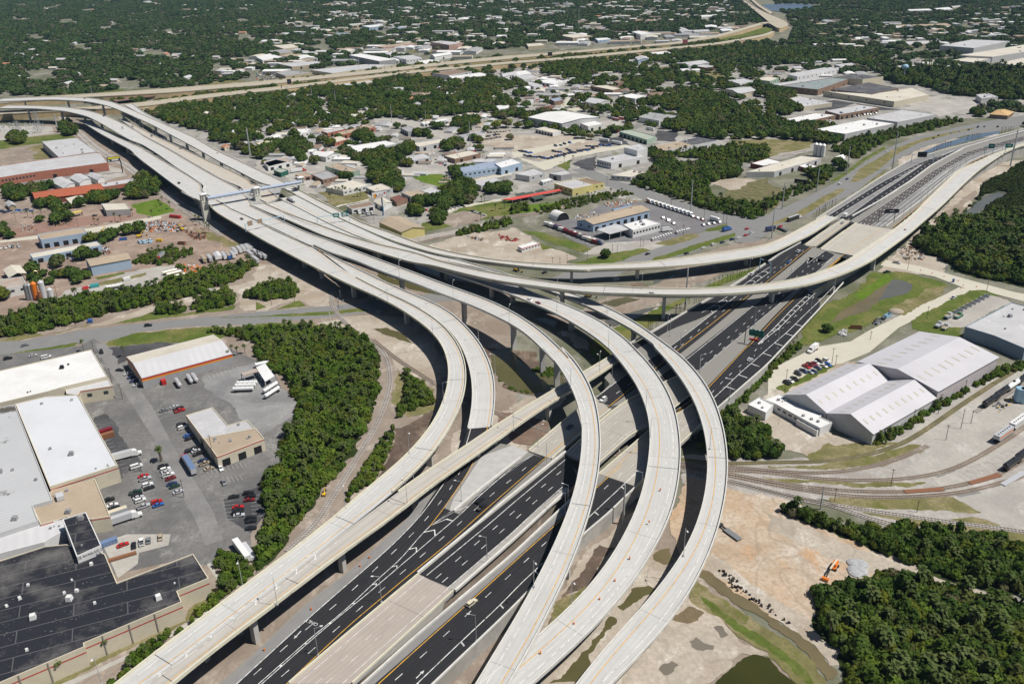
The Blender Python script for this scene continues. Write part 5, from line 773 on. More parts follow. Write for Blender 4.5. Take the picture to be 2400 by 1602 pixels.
MID=[('long low warehouse with a white roof and grey open front near the railway','r0c1 850,1342 1190,1290 1305,1315 925,1397',7,'white','lgrey','flat',3,6,2),('white gabled hall left of the long low white-roofed warehouse','r0c1 520,1420 575,1388 775,1410 640,1440',6,'white','white','gable',1,3,0),('beige flat building with a glazed front beside the long railway crossing street','r0c1 1425,1318 1720,1270 1780,1290 1500,1345',6,'cream','lgrey','flat',3,4,2),('cream-roofed dark-walled restaurant-like building by the crossroads','r0c1 1722,1428 1960,1378 2060,1405 1825,1458',5.5,'cream','brown','flat',2,5,3),('grey twin-section low building below the bushy roadside trees','r0c1 1358,1442 1540,1408 1612,1440 1430,1474',5,'lgrey','lgrey','flat',2,3,1),('tan metal roof building with a pale green end wall near the toll plaza','c 1830,52 2010,10 2310,112 2125,138',7,'tan','green','flat',1,0,5),('white hall with a rust-patched roof beside the toll plaza road','r0c1 70,1482 275,1440 325,1485 110,1530',5,'rust','white','flat',3,2,0),('long pale blue two-part warehouse above the green lawn','r0c1 1850,1532 2180,1480 2240,1530 1900,1580',7,'blue','blue','flat',0,8,3),('white and blue warehouse block adjoining the pale blue one','r0c1 2190,1500 2349,1455 r0c2 90,1490 r0c2 -100,1540',8,'white','blue','flat',2,6,2),('small white cube-like building at the edge of the trees by the viaduct','r0c1 370,1195 450,1180 490,1208 402,1225',7,'white','white','flat',1,2,0),('blue-white roofed brick storefront row','r0c1 598,1202 795,1165 815,1185 655,1220',6,'lgrey','brick','flat',2,4,1),('long brown brick shop row with arched doors','r0c1 740,1215 1040,1145 1095,1165 790,1235',6,'tan','brick','flat',5,4,2),('cream roofed shop with a brick front beside the arched brick row','r0c1 655,1278 770,1245 848,1275 722,1308',5,'cream','brick','flat',2,2,0),('grey sheet roof workshop left of the cream roofed brick shop','r0c1 518,1240 600,1222 650,1250 565,1270',5,'grey','tan','flat',2,2,1),('yellow painted two storey building beside the rear flyover','r0c1 0,1310 140,1285 192,1305 40,1335',6,'cream','yellow','flat',1,6,0),('terracotta roofed small house next to the yellow building','g 690,250 770,225 820,245',4,'terra','cream','hip',1,1,0),('row of white garages behind the terracotta roofed house','g 780,215 1040,180 1090,195 850,235',4,'lgrey','white','flat',4,0,0),('dark grey low building with arches by the street corner','r0c1 1325,1172 1400,1155 1492,1188 1395,1208',6,'grey','grey','flat',4,0,1),('row of white lock-up units beside the bus yard','r0c1 1510,1122 1750,1085 1775,1097 1540,1138',4,'white','white','flat',6,0,0),('grey motel-like building with a car park full of dark cars','r0c1 1860,1242 2060,1203 2105,1225 1910,1262',5,'grey','white','flat',2,6,1),('very large bright white warehouse roof beyond the freeway','r0c1 850,505 965,490 1285,545 1130,562',12,'white','grey','flat',0,0,0),('long bluish grey factory roof along the near side of the freeway','r0c1 500,642 1000,590 1290,592 700,672',7,'lgrey','cream','flat',0,6,4),('dark roofed low factory with arched ends beside the freeway','r0c1 180,665 300,642 515,665 270,697',7,'grey','tan','flat',0,4,3),('tan walled warehouse with a pale striped roof behind the dark factory','r0c1 190,582 560,560 660,580 330,612',6,'lgrey','tan','flat',2,4,1),('white gabled store among trees beyond the freeway','r0c1 360,522 500,505 545,530 400,547',6,'white','cream','gable',1,3,0),('broad white flat store roof at the left of the freeway shops','r0c1 0,522 130,492 250,525 60,552',6,'white','white','flat',2,3,1),('tan block with a grey roof among the freeway shops','r0c1 110,466 280,450 345,480 190,492',7,'grey','tan','flat',0,4,1),('olive tan flat building standing beyond the freeway trees','r0c1 150,416 330,405 410,430 250,447',7,'cream','cream','flat',0,4,1),('pale blue-white warehouse right of the very large white roof','r0c1 1260,517 1450,505 1520,530 1380,547',9,'lgrey','white','flat',2,5,2),('low white store roof between the warehouse and the freeway bridge','r0c1 1480,562 1600,545 1750,565 1560,587',6,'white','white','flat',1,4,1),('white pitched roof store with side tower beyond the freeway','r0c1 1600,502 1750,482 1800,497 1640,522',7,'white','white','gable',1,2,0),('white warehouse far beyond the freeway trees','r0c1 970,238 1100,226 1170,240 1040,252',9,'white','blue','flat',2,4,0),('pale green and grey long shed left of the far white warehouse','r0c1 840,222 960,212 1010,217 880,236',7,'lgrey','tan','flat',1,3,0),('teal roofed low building among far trees','r0c1 720,302 850,297 862,312 740,322',6,'teal','teal','flat',0,3,0),('long brick industrial block with white porch beyond the freeway','r0c1 1090,427 1410,390 1480,395 1170,437',8,'tan','pink','flat',2,6,0),('four storey grey-brown office block beyond the freeway','r0c1 1600,385 1700,373 1905,392 1770,412',14,'lgrey','pink','flat',0,12,3),('cream fronted block far beyond the freeway','r0c1 1370,292 1450,284 1495,296 1400,302',9,'lgrey','cream','flat',0,4,0),('low grey depot far beyond the freeway','r0c1 1085,337 1200,322 1225,332 1110,350',6,'grey','tan','flat',2,3,0),('line of blue-grey carports far beyond the freeway','r0c1 1250,252 1390,250 1395,262 1260,270',5,'blue','lgrey','flat',0,0,0),('brown flat roofed market with a brick front by the freeway bridge','r0c1 1620,672 1830,635 1980,655 1770,692',8,'brown','lgrey','flat',0,6,0),('wide white roof attached to the brown roofed market','r0c1 1770,702 2060,665 2150,690 1800,722',6,'white','white','flat',0,5,3),('white gabled building at the end of the freeway retaining wall','r0c1 2240,680 2349,660 r0c2 50,680 r0c2 -80,705',6,'lgrey','white','gable',1,2,0),('white framed open hall among the trees near the railway','r0c1 2200,970 2310,958 2345,990 2230,1002',7,'white','white','flat',3,0,0),('low cream building beside the freeway wall, half behind trees','r0c1 680,797 730,772 870,757 885,778 740,802',5,'lgrey','lgrey','flat',1,2,0),('pale roofed shed in the trees right of the low cream building','r0c1 900,747 1050,735 1080,750 930,777',5,'lgrey','tan','flat',1,1,0),('huge white gabled plant with five roof vents and pale grey ribbed walls','r0c2 150,1075 470,1018 800,1075 460,1132',11,'white','lgrey','gable',1,0,0),('low white annex with dark dock doors in front of the huge white plant','r0c2 215,1182 300,1162 450,1198 375,1218',5,'cream','white','flat',6,0,0),('small white dock building joined to the end of the huge white plant','r0c2 630,1130 760,1105 840,1135 700,1160',7,'white','white','flat',2,1,0),('sage green striped roof depot with open bays','r0c2 985,1207 1070,1185 1320,1252 1240,1282',6,'green','green','flat',7,0,0),('white two-part warehouse with cream and grey roofs beside the auto wreck yard','r0c2 1165,1072 1270,1030 1530,1062 1350,1107',7,'grey','white','flat',0,5,2),('long white walled warehouse with a brown roof beside the woods','r0c2 1240,1347 1540,1292 1670,1332 1400,1382',7,'tan','white','flat',0,4,3),('dark roofed extension of the long white walled warehouse','r0c2 1540,1292 1690,1258 1890,1290 1670,1332',7.2,'dark','white','flat',1,4,4),('blue-white factory with a grey roof in front of the blue truck yard','r0c2 780,1462 1100,1398 1240,1432 910,1492',7,'lgrey','white','flat',2,6,1),('tall white block rising behind the blue-white factory','r0c2 1030,1352 1180,1322 1245,1358 1150,1382',13,'lgrey','white','flat',0,0,1),('grey gabled steel shed right of the curving side street','r0c2 675,932 740,897 900,925 790,957',7,'lgrey','lgrey','gable',1,3,0),('bright white block with two roof levels by the wooded yard','r0c2 970,882 1100,858 1245,880 1130,905',8,'white','white','flat',2,4,0),('long brown walled unit with a cream roof and dark doors','r0c2 720,787 870,780 1000,810 930,827',7,'cream','brown','flat',6,0,0),('brown square shed near the long brown walled unit','r0c2 930,748 985,735 1030,750 975,765',7,'brown','brown','flat',1,0,0),('long white strip building with many bays at the left of the tree belt','r0c2 160,742 380,727 500,742 385,772',5,'white','white','flat',6,0,2),('low pale building in front of the long white strip building','r0c2 90,757 185,750 280,780 200,792',5,'lgrey','white','flat',3,0,0),('white sawtooth roof unit at the tree belt, upper left','r0c2 -30,665 130,645 185,672 20,697',6,'white','white','flat',4,0,1),('grey roof unit below the white sawtooth unit','r0c2 20,692 180,682 240,705 110,732',6,'lgrey','lgrey','flat',3,0,1),('small blue-trimmed building by the bend of the side street','r0c2 345,907 430,892 472,915 392,932',6,'blue','brown','flat',1,2,0),('red and grey roofed long house among trees','r0c2 215,992 340,970 388,990 262,1015',4,'mar','tan','gable',0,3,0),('grey metal barn at the edge of the open grass field','r0c2 1500,582 1700,557 1810,575 1620,607',7,'lgrey','lgrey','gable',2,0,0),('dark red fronted store beside the open grass field','r0c2 1640,602 1745,590 1890,607 1785,622',5,'lgrey','mar','flat',2,3,1),('white portable office, left one of two on the open grass field','r0c2 1540,632 1610,627 1642,642 1565,650',3.5,'white','white','flat',0,4,0),('white portable office, right one of two on the open grass field','r0c2 1642,634 1715,628 1742,641 1665,648',3.5,'white','white','flat',0,4,0),('white long warehouse with a flat grey roof, right of the grass field','r0c2 1980,737 2130,720 2230,745 2090,768',7,'lgrey','white','flat',4,2,2),('pale green walled plant with a grey roof at the right of the tree belt','r0c2 2225,727 2349,702 r0c3 100,715 r0c3 20,745',8,'cream','green','flat',0,4,1),('yellowish gabled brick hall by the woods','r0c2 1960,817 2120,797 2245,830 2085,862',7,'lgrey','cream','gable',2,2,0),('pinkish long wall building above the auto wreck yard','r0c2 1240,852 1500,835 1525,860 1300,882',5,'brown','pink','flat',0,4,0),('beige flat warehouse pair beyond the freeway, left of the shops','r0c2 420,322 600,312 742,330 560,347',8,'cream','tan','flat',1,4,1),('white church-like block with a high centre beyond the freeway','r0c2 1100,292 1170,282 1285,305 1180,317',12,'white','white','flat',0,5,0),('white roof store between the church-like block and the beige pair','r0c2 980,337 1100,327 1122,340 1000,352',6,'white','cream','flat',1,2,0),('blue-white low store beside the big lot beyond the freeway','r0c2 760,352 880,345 912,360 790,372',6,'white','blue','flat',1,3,0),('large cream roof with an open canopy near the freeway','r0c2 130,402 272,395 302,415 150,427',6,'cream','tan','flat',0,3,0),('white warehouse by the far freeway curve','r0c2 1720,142 1880,132 1900,145 1740,157',7,'white','white','flat',0,4,0),('long white tilt-up unit below the far freeway curve','r0c2 1650,277 1800,270 1816,286 1680,292',7,'lgrey','white','flat',2,4,0),('pale grey gabled hall near the far freeway','r0c2 1520,262 1580,258 1652,290 1560,297',8,'lgrey','white','gable',0,2,0),('white flat depot near the billboard by the freeway','r0c2 1270,482 1420,470 1480,490 1310,502',6,'white','white','flat',2,3,0),('blue-white gabled workshop in the container yard','r0c2 1130,527 1230,515 1262,540 1160,552',6,'lgrey','blue','gable',1,2,0),('dark flat high block at the back of the great mill complex','r0c3 600,706 750,682 1060,702 870,728',10,'dark','cream','flat',0,0,6),('teal and grey saw-roofed mill hall with brick walls','r0c3 120,787 600,712 745,722 460,822',9,'teal','brown','flat',3,6,8),('pale metal roof bay left of the teal mill hall','r0c3 40,772 420,715 600,708 110,785',8,'lgrey','lgrey','flat',0,0,3),('dark grey flat roof in the middle of the mill complex','r0c3 580,820 920,757 1200,812 960,862',8.5,'dark','brown','flat',0,0,9),('long beige flat roof with a cream end wall in the mill complex','r0c3 510,835 960,862 1330,805 1480,868 1160,932',8,'cream','cream','flat',0,4,5),('pale office block with rows of windows at the upper left of the mill','r0c3 180,682 560,612 655,630 270,702',8,'lgrey','white','flat',0,10,2),('white unit with a grey roof among lots behind the mill','r0c3 610,592 770,577 805,592 660,607',6,'lgrey','white','flat',2,2,0),('low depot with a wavy grey roof and yellow dock doors','r0c3 150,907 300,882 590,942 330,978',6,'lgrey','cream','flat',8,0,12),('long brown walled warehouse with a grey roof above the vans','r0c3 525,1015 840,960 1020,985 660,1052',7,'lgrey','brown','flat',8,0,5),('bright white roof warehouse left of the long brown walled one','r0c3 80,1108 440,1035 625,1055 300,1125',6,'white','brown','flat',3,0,4),('broad brilliant white roof warehouse with a pale grey wall by the tracks','r0c3 430,1187 880,1095 1160,1132 708,1228',9,'white','lgrey','flat',0,0,7),('broad mid grey roof warehouse joined to the brilliant white one','r0c3 910,1082 1240,1005 1548,1050 1190,1120',9,'lgrey','lgrey','flat',2,0,9),('very large pale grey warehouse at the upper right','r0c3 1580,417 1880,362 2220,377 1890,442',11,'lgrey','lgrey','flat',0,0,6),('very long beige roofed warehouse at the right edge','r0c3 1755,507 2349,410 2600,420 2600,440 2060,522',11,'cream','lgrey','flat',0,0,8),('shorter beige roofed warehouse in front of the very long one','r0c3 1690,552 1900,515 2062,535 1880,572',8,'cream','lgrey','flat',0,0,4),('beige roofed warehouse cut by the right edge, in front of the woods','r0c3 2120,577 2349,530 2600,550 2500,640',8,'cream','lgrey','flat',0,0,3),('grey two storey block with rooftop units by the woods','r0c3 1910,867 2030,855 2112,887 1960,902',8,'lgrey','lgrey','flat',0,6,6),('tan hipped roof building beside the railway at the far right','r0c3 2035,1048 2105,1005 2255,1025 2200,1062',5,M('ochre_roof',(.55,.37,.18),.8,.06),'brown','hip',0,4,0),('white gabled shed in the far scrap lot','r0c3 1600,612 1720,590 1772,610 1640,642',6,'white','white','gable',1,0,0),('long white awning row in the far scrap lot','r0c3 1180,607 1340,592 1362,610 1200,632',5,'white','lgrey','flat',4,0,0),('small cream box building in the far scrap lot','r0c3 1415,567 1505,558 1515,578 1420,588',6,'white','cream','flat',0,0,0),('white roofed truck dock along the tracks','h -200,480 310,332 492,352 60,478',6,'cream','lgrey','flat',4,0,3),('small white flat roof with a red edge beside the truck dock','h -160,400 0,355 135,388 -40,425',5,'white','mar','flat',0,0,1),('red-brown office with a white roof in front of the truck dock','h 240,412 340,392 490,437 400,462',4.5,'white','mar','flat',1,4,2),('white tent-like hall in the car yard beside the truck dock','h 600,350 660,330 710,350 640,375',4,'white','white','gable',1,0,0),('grey roofed depot in the trees above the long lot','r0c3 1040,372 1190,367 1200,377 1050,384',6,'white','lgrey','flat',2,3,0),('white long shed among the right-hand far trees','r0c3 410,402 500,395 548,405 440,417',6,'white','white','flat',2,0,0),('wide grey parking deck roof in the far right trees','r0c3 1265,380 1480,372 1475,400 1270,412',5,'lgrey','tan','flat',0,0,0),('farthest long white factory on the right horizon side','r0c3 1280,87 1480,80 1510,95 1300,100',10,'white','lgrey','flat',0,0,0),('far white factory right of the farthest long one','r0c3 1530,77 1660,66 1700,85 1560,92',10,'white','white','flat',0,0,0),('far grey roof factory behind the two far white ones','r0c3 1680,57 1760,50 1782,60 1700,72',10,'lgrey','tan','flat',0,0,0),('tan and grey strip mall in the far right trees','r0c3 1310,227 1640,213 1690,235 1350,240',7,'tan','tan','flat',0,6,0),('tan roof strip store left of the far strip mall','r0c3 1050,240 1260,226 1270,238 1070,250',6,'tan','cream','flat',0,4,0),('bright yellow-walled warehouse with a tan skylit roof beside the flyovers','r1c1 1130,470 1320,418 1545,522 1335,562',7,'tan','yellow','gable',0,0,0),('flat white and beige roofed building behind a clump of palms','r1c1 638,152 890,85 1052,130 800,185',5,'cream','white','flat',0,6,2),('flat shop with a bright blue fascia','r1c1 1005,152 1150,117 1255,160 1090,190',5,'cream','lgrey','flat',1,2,2),('low building with a brown roof and white garage doors by the sandy lane','r1c1 830,322 1040,280 1088,315 880,352',5,'brown','white','flat',3,0,0),('brown flat roof building with pale concrete wall amid parked cars','r1c1 1330,197 1500,175 1572,210 1420,237',6,'tan','lgrey','flat',2,2,0),('white workshop with a pale grey roof adjoining the brown flat one','r1c1 1530,187 1620,150 1722,195 1642,222',6,'lgrey','white','flat',2,2,0),('dark brown roofed shed by the billboard pole','r1c1 1230,247 1310,222 1392,255 1290,287',4.5,'mar','brown','flat',1,0,1),('pale gabled shed with white doors beside the dark brown shed','r1c1 1080,280 1160,240 1245,290 1170,330',4.5,'cream','white','gable',2,0,0),('dark grey flat roofed diner-like building near the toll plaza','c 1640,165 1860,110 2012,190 1800,242',5,'grey','brown','flat',2,3,2),('small brown annex of the dark grey flat building','c 1420,172 1560,140 1680,180 1500,205',4.5,'tan','pink','flat',1,0,0),('dark green fronted store with a striped roof beside the white trucks','c 1125,112 1200,75 1325,110 1220,145',5,'green',M('dark_green_wall',(.03,.12,.09),.7,.1),'flat',1,0,0),('white low store with red trim at the top of the toll plaza road','c 985,5 1150,-40 1320,-5 1060,60',5,'white','white','flat',3,2,0),('long tan roofed warehouse on the lawn edge near two palms','r1c1 1970,100 2200,60 2262,92 2065,137',6,'lgrey','lgrey','flat',1,3,0),('grey roofed hall with a bright yellow front and orange awning','r1c2 388,117 590,78 752,127 555,167',7,'lgrey','yellow','flat',0,4,1),('brown roofed yellow extension of the orange awning hall','r1c2 592,82 680,66 847,110 755,127',6,'brown','yellow','flat',1,2,0),('long service shed with a tan roof and blue walls in the truck dealer yard','r1c2 597,457 1110,320 1262,362 745,490',7,'tan','blue','gable',8,2,2),('white showroom with a long window band in the truck dealer yard','r1c2 1020,492 1230,440 1362,480 1110,545',7,'white','white','flat',0,9,5),('blue roofed lean-to behind the long service shed','r1c2 915,352 1100,308 1125,325 945,368',6,'blue','dblue','flat',0,0,0),('grey roofed hall with dark opening beyond the lawn','r1c2 340,27 500,-5 552,25 450,42',6,'lgrey','grey','flat',1,0,0),('pale roofed blue-grey hall at the left of the palm lawn','r1c2 30,30 210,-20 300,20 160,50',6,'lgrey','lgrey','flat',0,2,0),('white low house trailer on the lawn','r1c2 255,88 345,64 380,80 285,106',3.5,'white','lgrey','flat',0,3,0),('flat pale office with a carport by the busy crossroads','r1c2 908,42 1110,-12 1240,10 1090,57',5,'cream','lgrey','flat',3,4,4),]
for lb,sp,h,rf,wl_,kd,dr,wn,vt in MID:bldg(lb,sp,h,rf,wl_,kd,doors=dr,windows=wn,vents=vt,rise=(2.4 if kd=='gable' else None))
bldg('open grey drive-through canopy on white posts in the truck dealer yard','r1c2 775,540 950,487 1105,527 895,580',6,'lgrey','white',open_sides=True,name='canopy',cat='canopy')
bldg('white site office trailer with a red roof edge on the sandy lot','r1c2 52,692 200,648 257,664 92,712',3.6,'white','white',stripes=((3.0,3.6,red_stripe),),windows=6,name='site_office',cat='office trailer')
bldg('long red-roofed walkway across the kennel yard','r1c2 -100,262 430,168 455,180 0,268',3.5,M('bright_red_roof',(.62,.10,.08),.6,.05),'lgrey',open_sides=True,name='walkway',cat='canopy')
for i,g in enumerate(('r1c2 30,215 110,195 150,225','r1c2 120,205 190,190 220,215','r1c2 210,185 280,165 320,190','r1c2 170,240 270,215 310,240')):bldg('dark green shade roof over the kennel yard, %s from the left'%('first','second','third','fourth')[i],g,3,M('kennel_roof',(.06,.09,.07),.8,.1),'lgrey',open_sides=True,name='shade_roof',cat='canopy')
hp=WP('r1c2 335,440 410,470 525,448',0);A,B_,C_=hp;D=A+C_-B_;c=(A+B_+C_+D)/4;root=empty('quonset_hut',tuple(c),'white half-round fabric hut with a dark open end in the truck dealer yard','hut');b=MB();ax=(A-B_);wd=(C_-B_);up=np.array([0,0,1])
ring=[lambda t,s=s:(B_-c)+ax*t+wd*(.5-.5*math.cos(s))+up*np.linalg.norm(wd)*.55*math.sin(s)for s in np.linspace(0,math.pi,11)]
for k in range(10):b.quad(ring[k](0),ring[k+1](0),ring[k+1](1),ring[k](1))
b.build('cover',RF['white'],root);b=MB();b.add([ring[k](.04)for k in range(11)],[tuple(range(11))]);b.build('end_opening',dark_open,root);footprint(hp+[D])
bldg('left span of the twin white gabled warehouse with skylights','r2c3 155,485 540,648 1105,352',7,'sheet','lgrey','gable',rise=5.2,ridge=False,sky=9,over=.6)
bldg('right span of the twin white gabled warehouse with skylights','r2c3 545,655 965,840 1535,515',7,'sheet','lgrey','gable',rise=5.2,sky=10,over=.6)
bldg('big pale mauve-grey warehouse behind the twin gables, with flat skylights','r2c3 830,185 1560,452 2110,142',10,'sheet','lilac','gable',rise=4.2,ridge=False,sky=9,over=.6)
bldg('bright white flat office wing in front of the twin gables','r2c3 110,480 500,660 480,690 590,740 480,790 390,745 80,575 -30,530',5,'white','white',vents=6,windows=6,name='office_wing')
bldg('white box-shaped office hut beside the curved dirt track','r2c2 2165,575 2270,508 2400,575 2330,650',5,'white','white',vents=2,name='office_hut')
bldg('long low white shed in the yard of the white office wing','r2c3 262,715 290,705 478,805 450,820',3.5,'lgrey','white',name='shed',cat='shed')
bldg('warehouse with a white roof and dark steel blue walls cut by the right edge','n 2262,765 2331,786 2402,816 2500,760 2440,726 2372,708',8,'lgrey','steel',vents=10,seed=6)
txt=M('sign_black',(.02,.02,.02),.7,.05)
def text(body,loc,size,rot,parent,mat,name='lettering'):
 cu=bpy.data.curves.new(name,'FONT');cu.body=body;cu.size=size;cu.align_x='CENTER';cu.align_y='CENTER';cu.extrude=.02;cu.materials.append(mat);o=bpy.data.objects.new(name,cu);C.objects.link(o);o.location=loc;o.rotation_euler=rot
 bpy.context.view_layer.update();me=bpy.data.meshes.new_from_object(o);me.materials.clear();me.materials.append(mat);bpy.data.objects.remove(o);o=mesh_obj(name,me,parent);o.location=loc;o.rotation_euler=rot;return o
a,d=W(179.7,1302.6,12),W(230,1282,12);u=(d-a)[:2];L=np.linalg.norm(u);u/=L;ang=math.atan2(u[1],u[0]);mpt=(a+d)/2;nrm=np.array([u[1],-u[0],0])
q=MB();q.box((0,0,0),(L*.82,.2,3.2),0);so_=q.build('roof_sign',WL['white']);pos=a+(d-a)*.40+nrm*.3;so_.location=(pos[0],pos[1],8.7);so_.rotation_euler=(0,0,ang);tag(so_,'white sign with black letters on the side of the raised black roof block','sign')
text('SPACE AVAILABLE',(0,-.14,2.2),1.55,(math.pi/2,0,0),so_,txt)
# ================================================================ trees and thickets
for o in list(C.objects):
 if o.type=='MESH' and o.get('kind')=='structure' and o.name.split('.')[0]in('road','parking_lot','lake','river')and len(o.data.polygons):
  vs=np.array([v.co[:2]for v in o.data.vertices])
  if o.name.startswith('road')and len(o.data.uv_layers):
   us=np.array([v.co[:2]for v in o.data.vertices]).reshape(-1,4,2)
   if o.data.materials[0].name in('far_freeway',):us=us[::1]
   top=[u for u in us]
   k=len(top);nq=sum(1 for p in o.data.polygons if p.material_index==0);top=top[:nq]
   EXC.append(np.array([u[0]for u in top]+[top[-1][3]]+[u[2]for u in top[::-1]]+[top[0][1]]))
  else:EXC.append(vs)
def sample(spec,spacing,seed,exclude=True,jitter=.6,reg=None):
 P=np.array([p[:2]for p in WP(spec,0)]);lo,hi=P.min(0),P.max(0);rg=np.random.default_rng(seed)
 gx,gy=np.meshgrid(np.arange(lo[0],hi[0],spacing),np.arange(lo[1],hi[1],spacing*.87));gx=gx+(np.arange(gx.shape[0])%2)[:,None]*spacing/2
 pts=np.stack([gx.ravel(),gy.ravel()],1);pts+=rg.uniform(-jitter,jitter,pts.shape)*spacing;pts=pts[inside(P,pts)]
 if exclude and len(pts):
  bad=np.zeros(len(pts),bool)
  for e in EXC:bad|=inside(e,pts)
  pts=pts[~bad]
 return pts
bark=M('bark',(.14,.10,.075),.95,.2,1.5)
leaf_a=M_leaf('oak_leaves',(0.038,0.076,0.012),(0.068,0.119,0.019),(0.124,0.169,0.027),(.12,.10,.055));leaf_b=M_leaf('shrub_leaves',(0.052,0.104,0.009),(0.091,0.153,0.016),(0.163,0.215,0.026),(.10,.10,.03));leaf_c=M_leaf('dark_hammock_leaves',(0.027,0.059,0.007),(0.049,0.089,0.011),(0.084,0.127,0.015),(.07,.075,.02))
leaf_m=M_leaf('mangrove_leaves',(0.024,0.043,0.006),(0.041,0.062,0.010),(0.060,0.084,0.014));leaf_p=M_leaf('palm_fronds',(.055,.085,.02),(.085,.12,.03),(.13,.15,.055));leaf_far=M_leaf('far_leaves',(0.031,0.062,0.018),(0.055,0.096,0.023),(0.094,0.135,0.033),(.105,.095,.06))
leaf_y=M_leaf('yellow_green_leaves',(0.062,0.088,0.009),(0.094,0.119,0.011),(0.138,0.150,0.020))
def crown_mesh(name,mat_,seed,lumps,leaves,size,flat=.75,core=True,base=.35):
 r=random.Random(seed);b=MB();Ls=[]
 for i in range(lumps):
  a=2*math.pi*i/max(1,lumps-1)+r.uniform(-.4,.4);d=0 if i==0 else r.uniform(.35,.62);rr=r.uniform(.42,.58)if i else.62
  Ls.append((d*math.cos(a),d*math.sin(a),base+flat*(r.uniform(.25,.6)if i else.62),rr))
 if core:
  for x,y,z,rr in Ls:b.sphere((x,y,z),(rr*.86,rr*.86,rr*flat*.86),7,5)
 for k in range(leaves):
  x,y,z,rr=Ls[r.randrange(lumps)];u=r.uniform(-.45,1);t=r.uniform(0,2*math.pi);s=math.sqrt(max(0,1-u*u));d=Vector((s*math.cos(t),s*math.sin(t),u));q=r.uniform(.84,1.10)*rr
  p=Vector((x+d.x*q,y+d.y*q,z+d.z*q*flat));n=(d+Vector((r.uniform(-.8,.8),r.uniform(-.8,.8),r.uniform(-.3,.9)))).normalized();e=n.orthogonal().normalized();e.rotate(Matrix.Rotation(r.uniform(0,6.28),3,n));f=n.cross(e);w_=size*r.uniform(.6,1.3);h_=w_*r.uniform(.6,1.1)
  b.quad(p-e*w_-f*h_*.4,p+e*w_*.3-f*h_,p+e*w_+f*h_*.4,p-e*w_*.3+f*h_)
 return b.mesh(name,mat_)
def trunk_mesh(name,seed,h=.62):
 r=random.Random(seed);b=MB();b.cyl((0,0,0),(0.02,0,h*.6),.075,.05,6)
 for k in range(4):a=k*1.57+r.random();b.cyl((.02,0,h*.5),(.34*math.cos(a),.34*math.sin(a),h*1.15),.045,.018,5)
 return b.mesh(name,bark)
def palm_meshes(seed,h=7.5):
 r=random.Random(seed);t=MB();t.cyl((0,0,0),(.15,.1,h),.22,.16,6);c=MB()
 for k in range(26):
  a=2.4*k;el=r.uniform(-.5,1.1);L=r.uniform(1.6,2.1);p=Vector((.15,.1,h));d=Vector((math.cos(a)*math.cos(el),math.sin(a)*math.cos(el),math.sin(el)));s=Vector((-math.sin(a),math.cos(a),0));m_=p+d*L*.55+Vector((0,0,.1));e=p+d*L+Vector((0,0,-.55))
  c.quad(p-s*.08,p+s*.08,m_+s*.42,m_-s*.42);c.quad(m_-s*.42,m_+s*.42,e+s*.25,e-s*.25)
 return t.mesh('palm_trunk',bark),c.mesh('palm_crown',leaf_p)
CR={'oak':[crown_mesh('oak_crown',leaf_a,s,6,420,.13,.8)for s in range(4)],'dark':[crown_mesh('dark_crown',leaf_c,s+10,6,420,.13,.8)for s in range(3)],'bush':[crown_mesh('bush_crown',leaf_b,s+20,5,300,.14,.75,base=.12)for s in range(3)],'yel':[crown_mesh('yellow_green_crown',leaf_y,s+30,6,420,.13,.8)for s in range(2)]}
TR=[trunk_mesh('trunk',s)for s in range(3)]
PALM=[palm_meshes(1),palm_meshes(2,6.2)]
def proto_coll(name,meshes):
 c=bpy.data.collections.new(name)
 for i,me in enumerate(meshes):c.objects.link(bpy.data.objects.new('%s_%02d'%(name,i),me))
 return c
def with_trunk(me,seed):
 b=MB();n=len(me.vertices);b.v=[tuple(v.co)for v in me.vertices];b.f=[list(p.vertices)for p in me.polygons];b.m=[0]*len(b.f);b.cyl((0,0,0),(0,0,.55),.07,.045,5,1);return b.mesh(me.name+'_tree',[me.materials[0],bark])
def fan(sc):
 a,c=palm_meshes(3,4.2);b=MB();b.v=[tuple(v.co*sc)for v in a.vertices];b.f=[list(p.vertices)for p in a.polygons];b.m=[1]*len(b.f);n=len(b.v);b.v+=[tuple(v.co*sc)for v in c.vertices];b.f+=[[n+i for i in p.vertices]for p in c.polygons];b.m+=[0]*len(c.polygons);return b.mesh('fan_palm',[leaf_p,bark])
FAN=[fan(.36)]
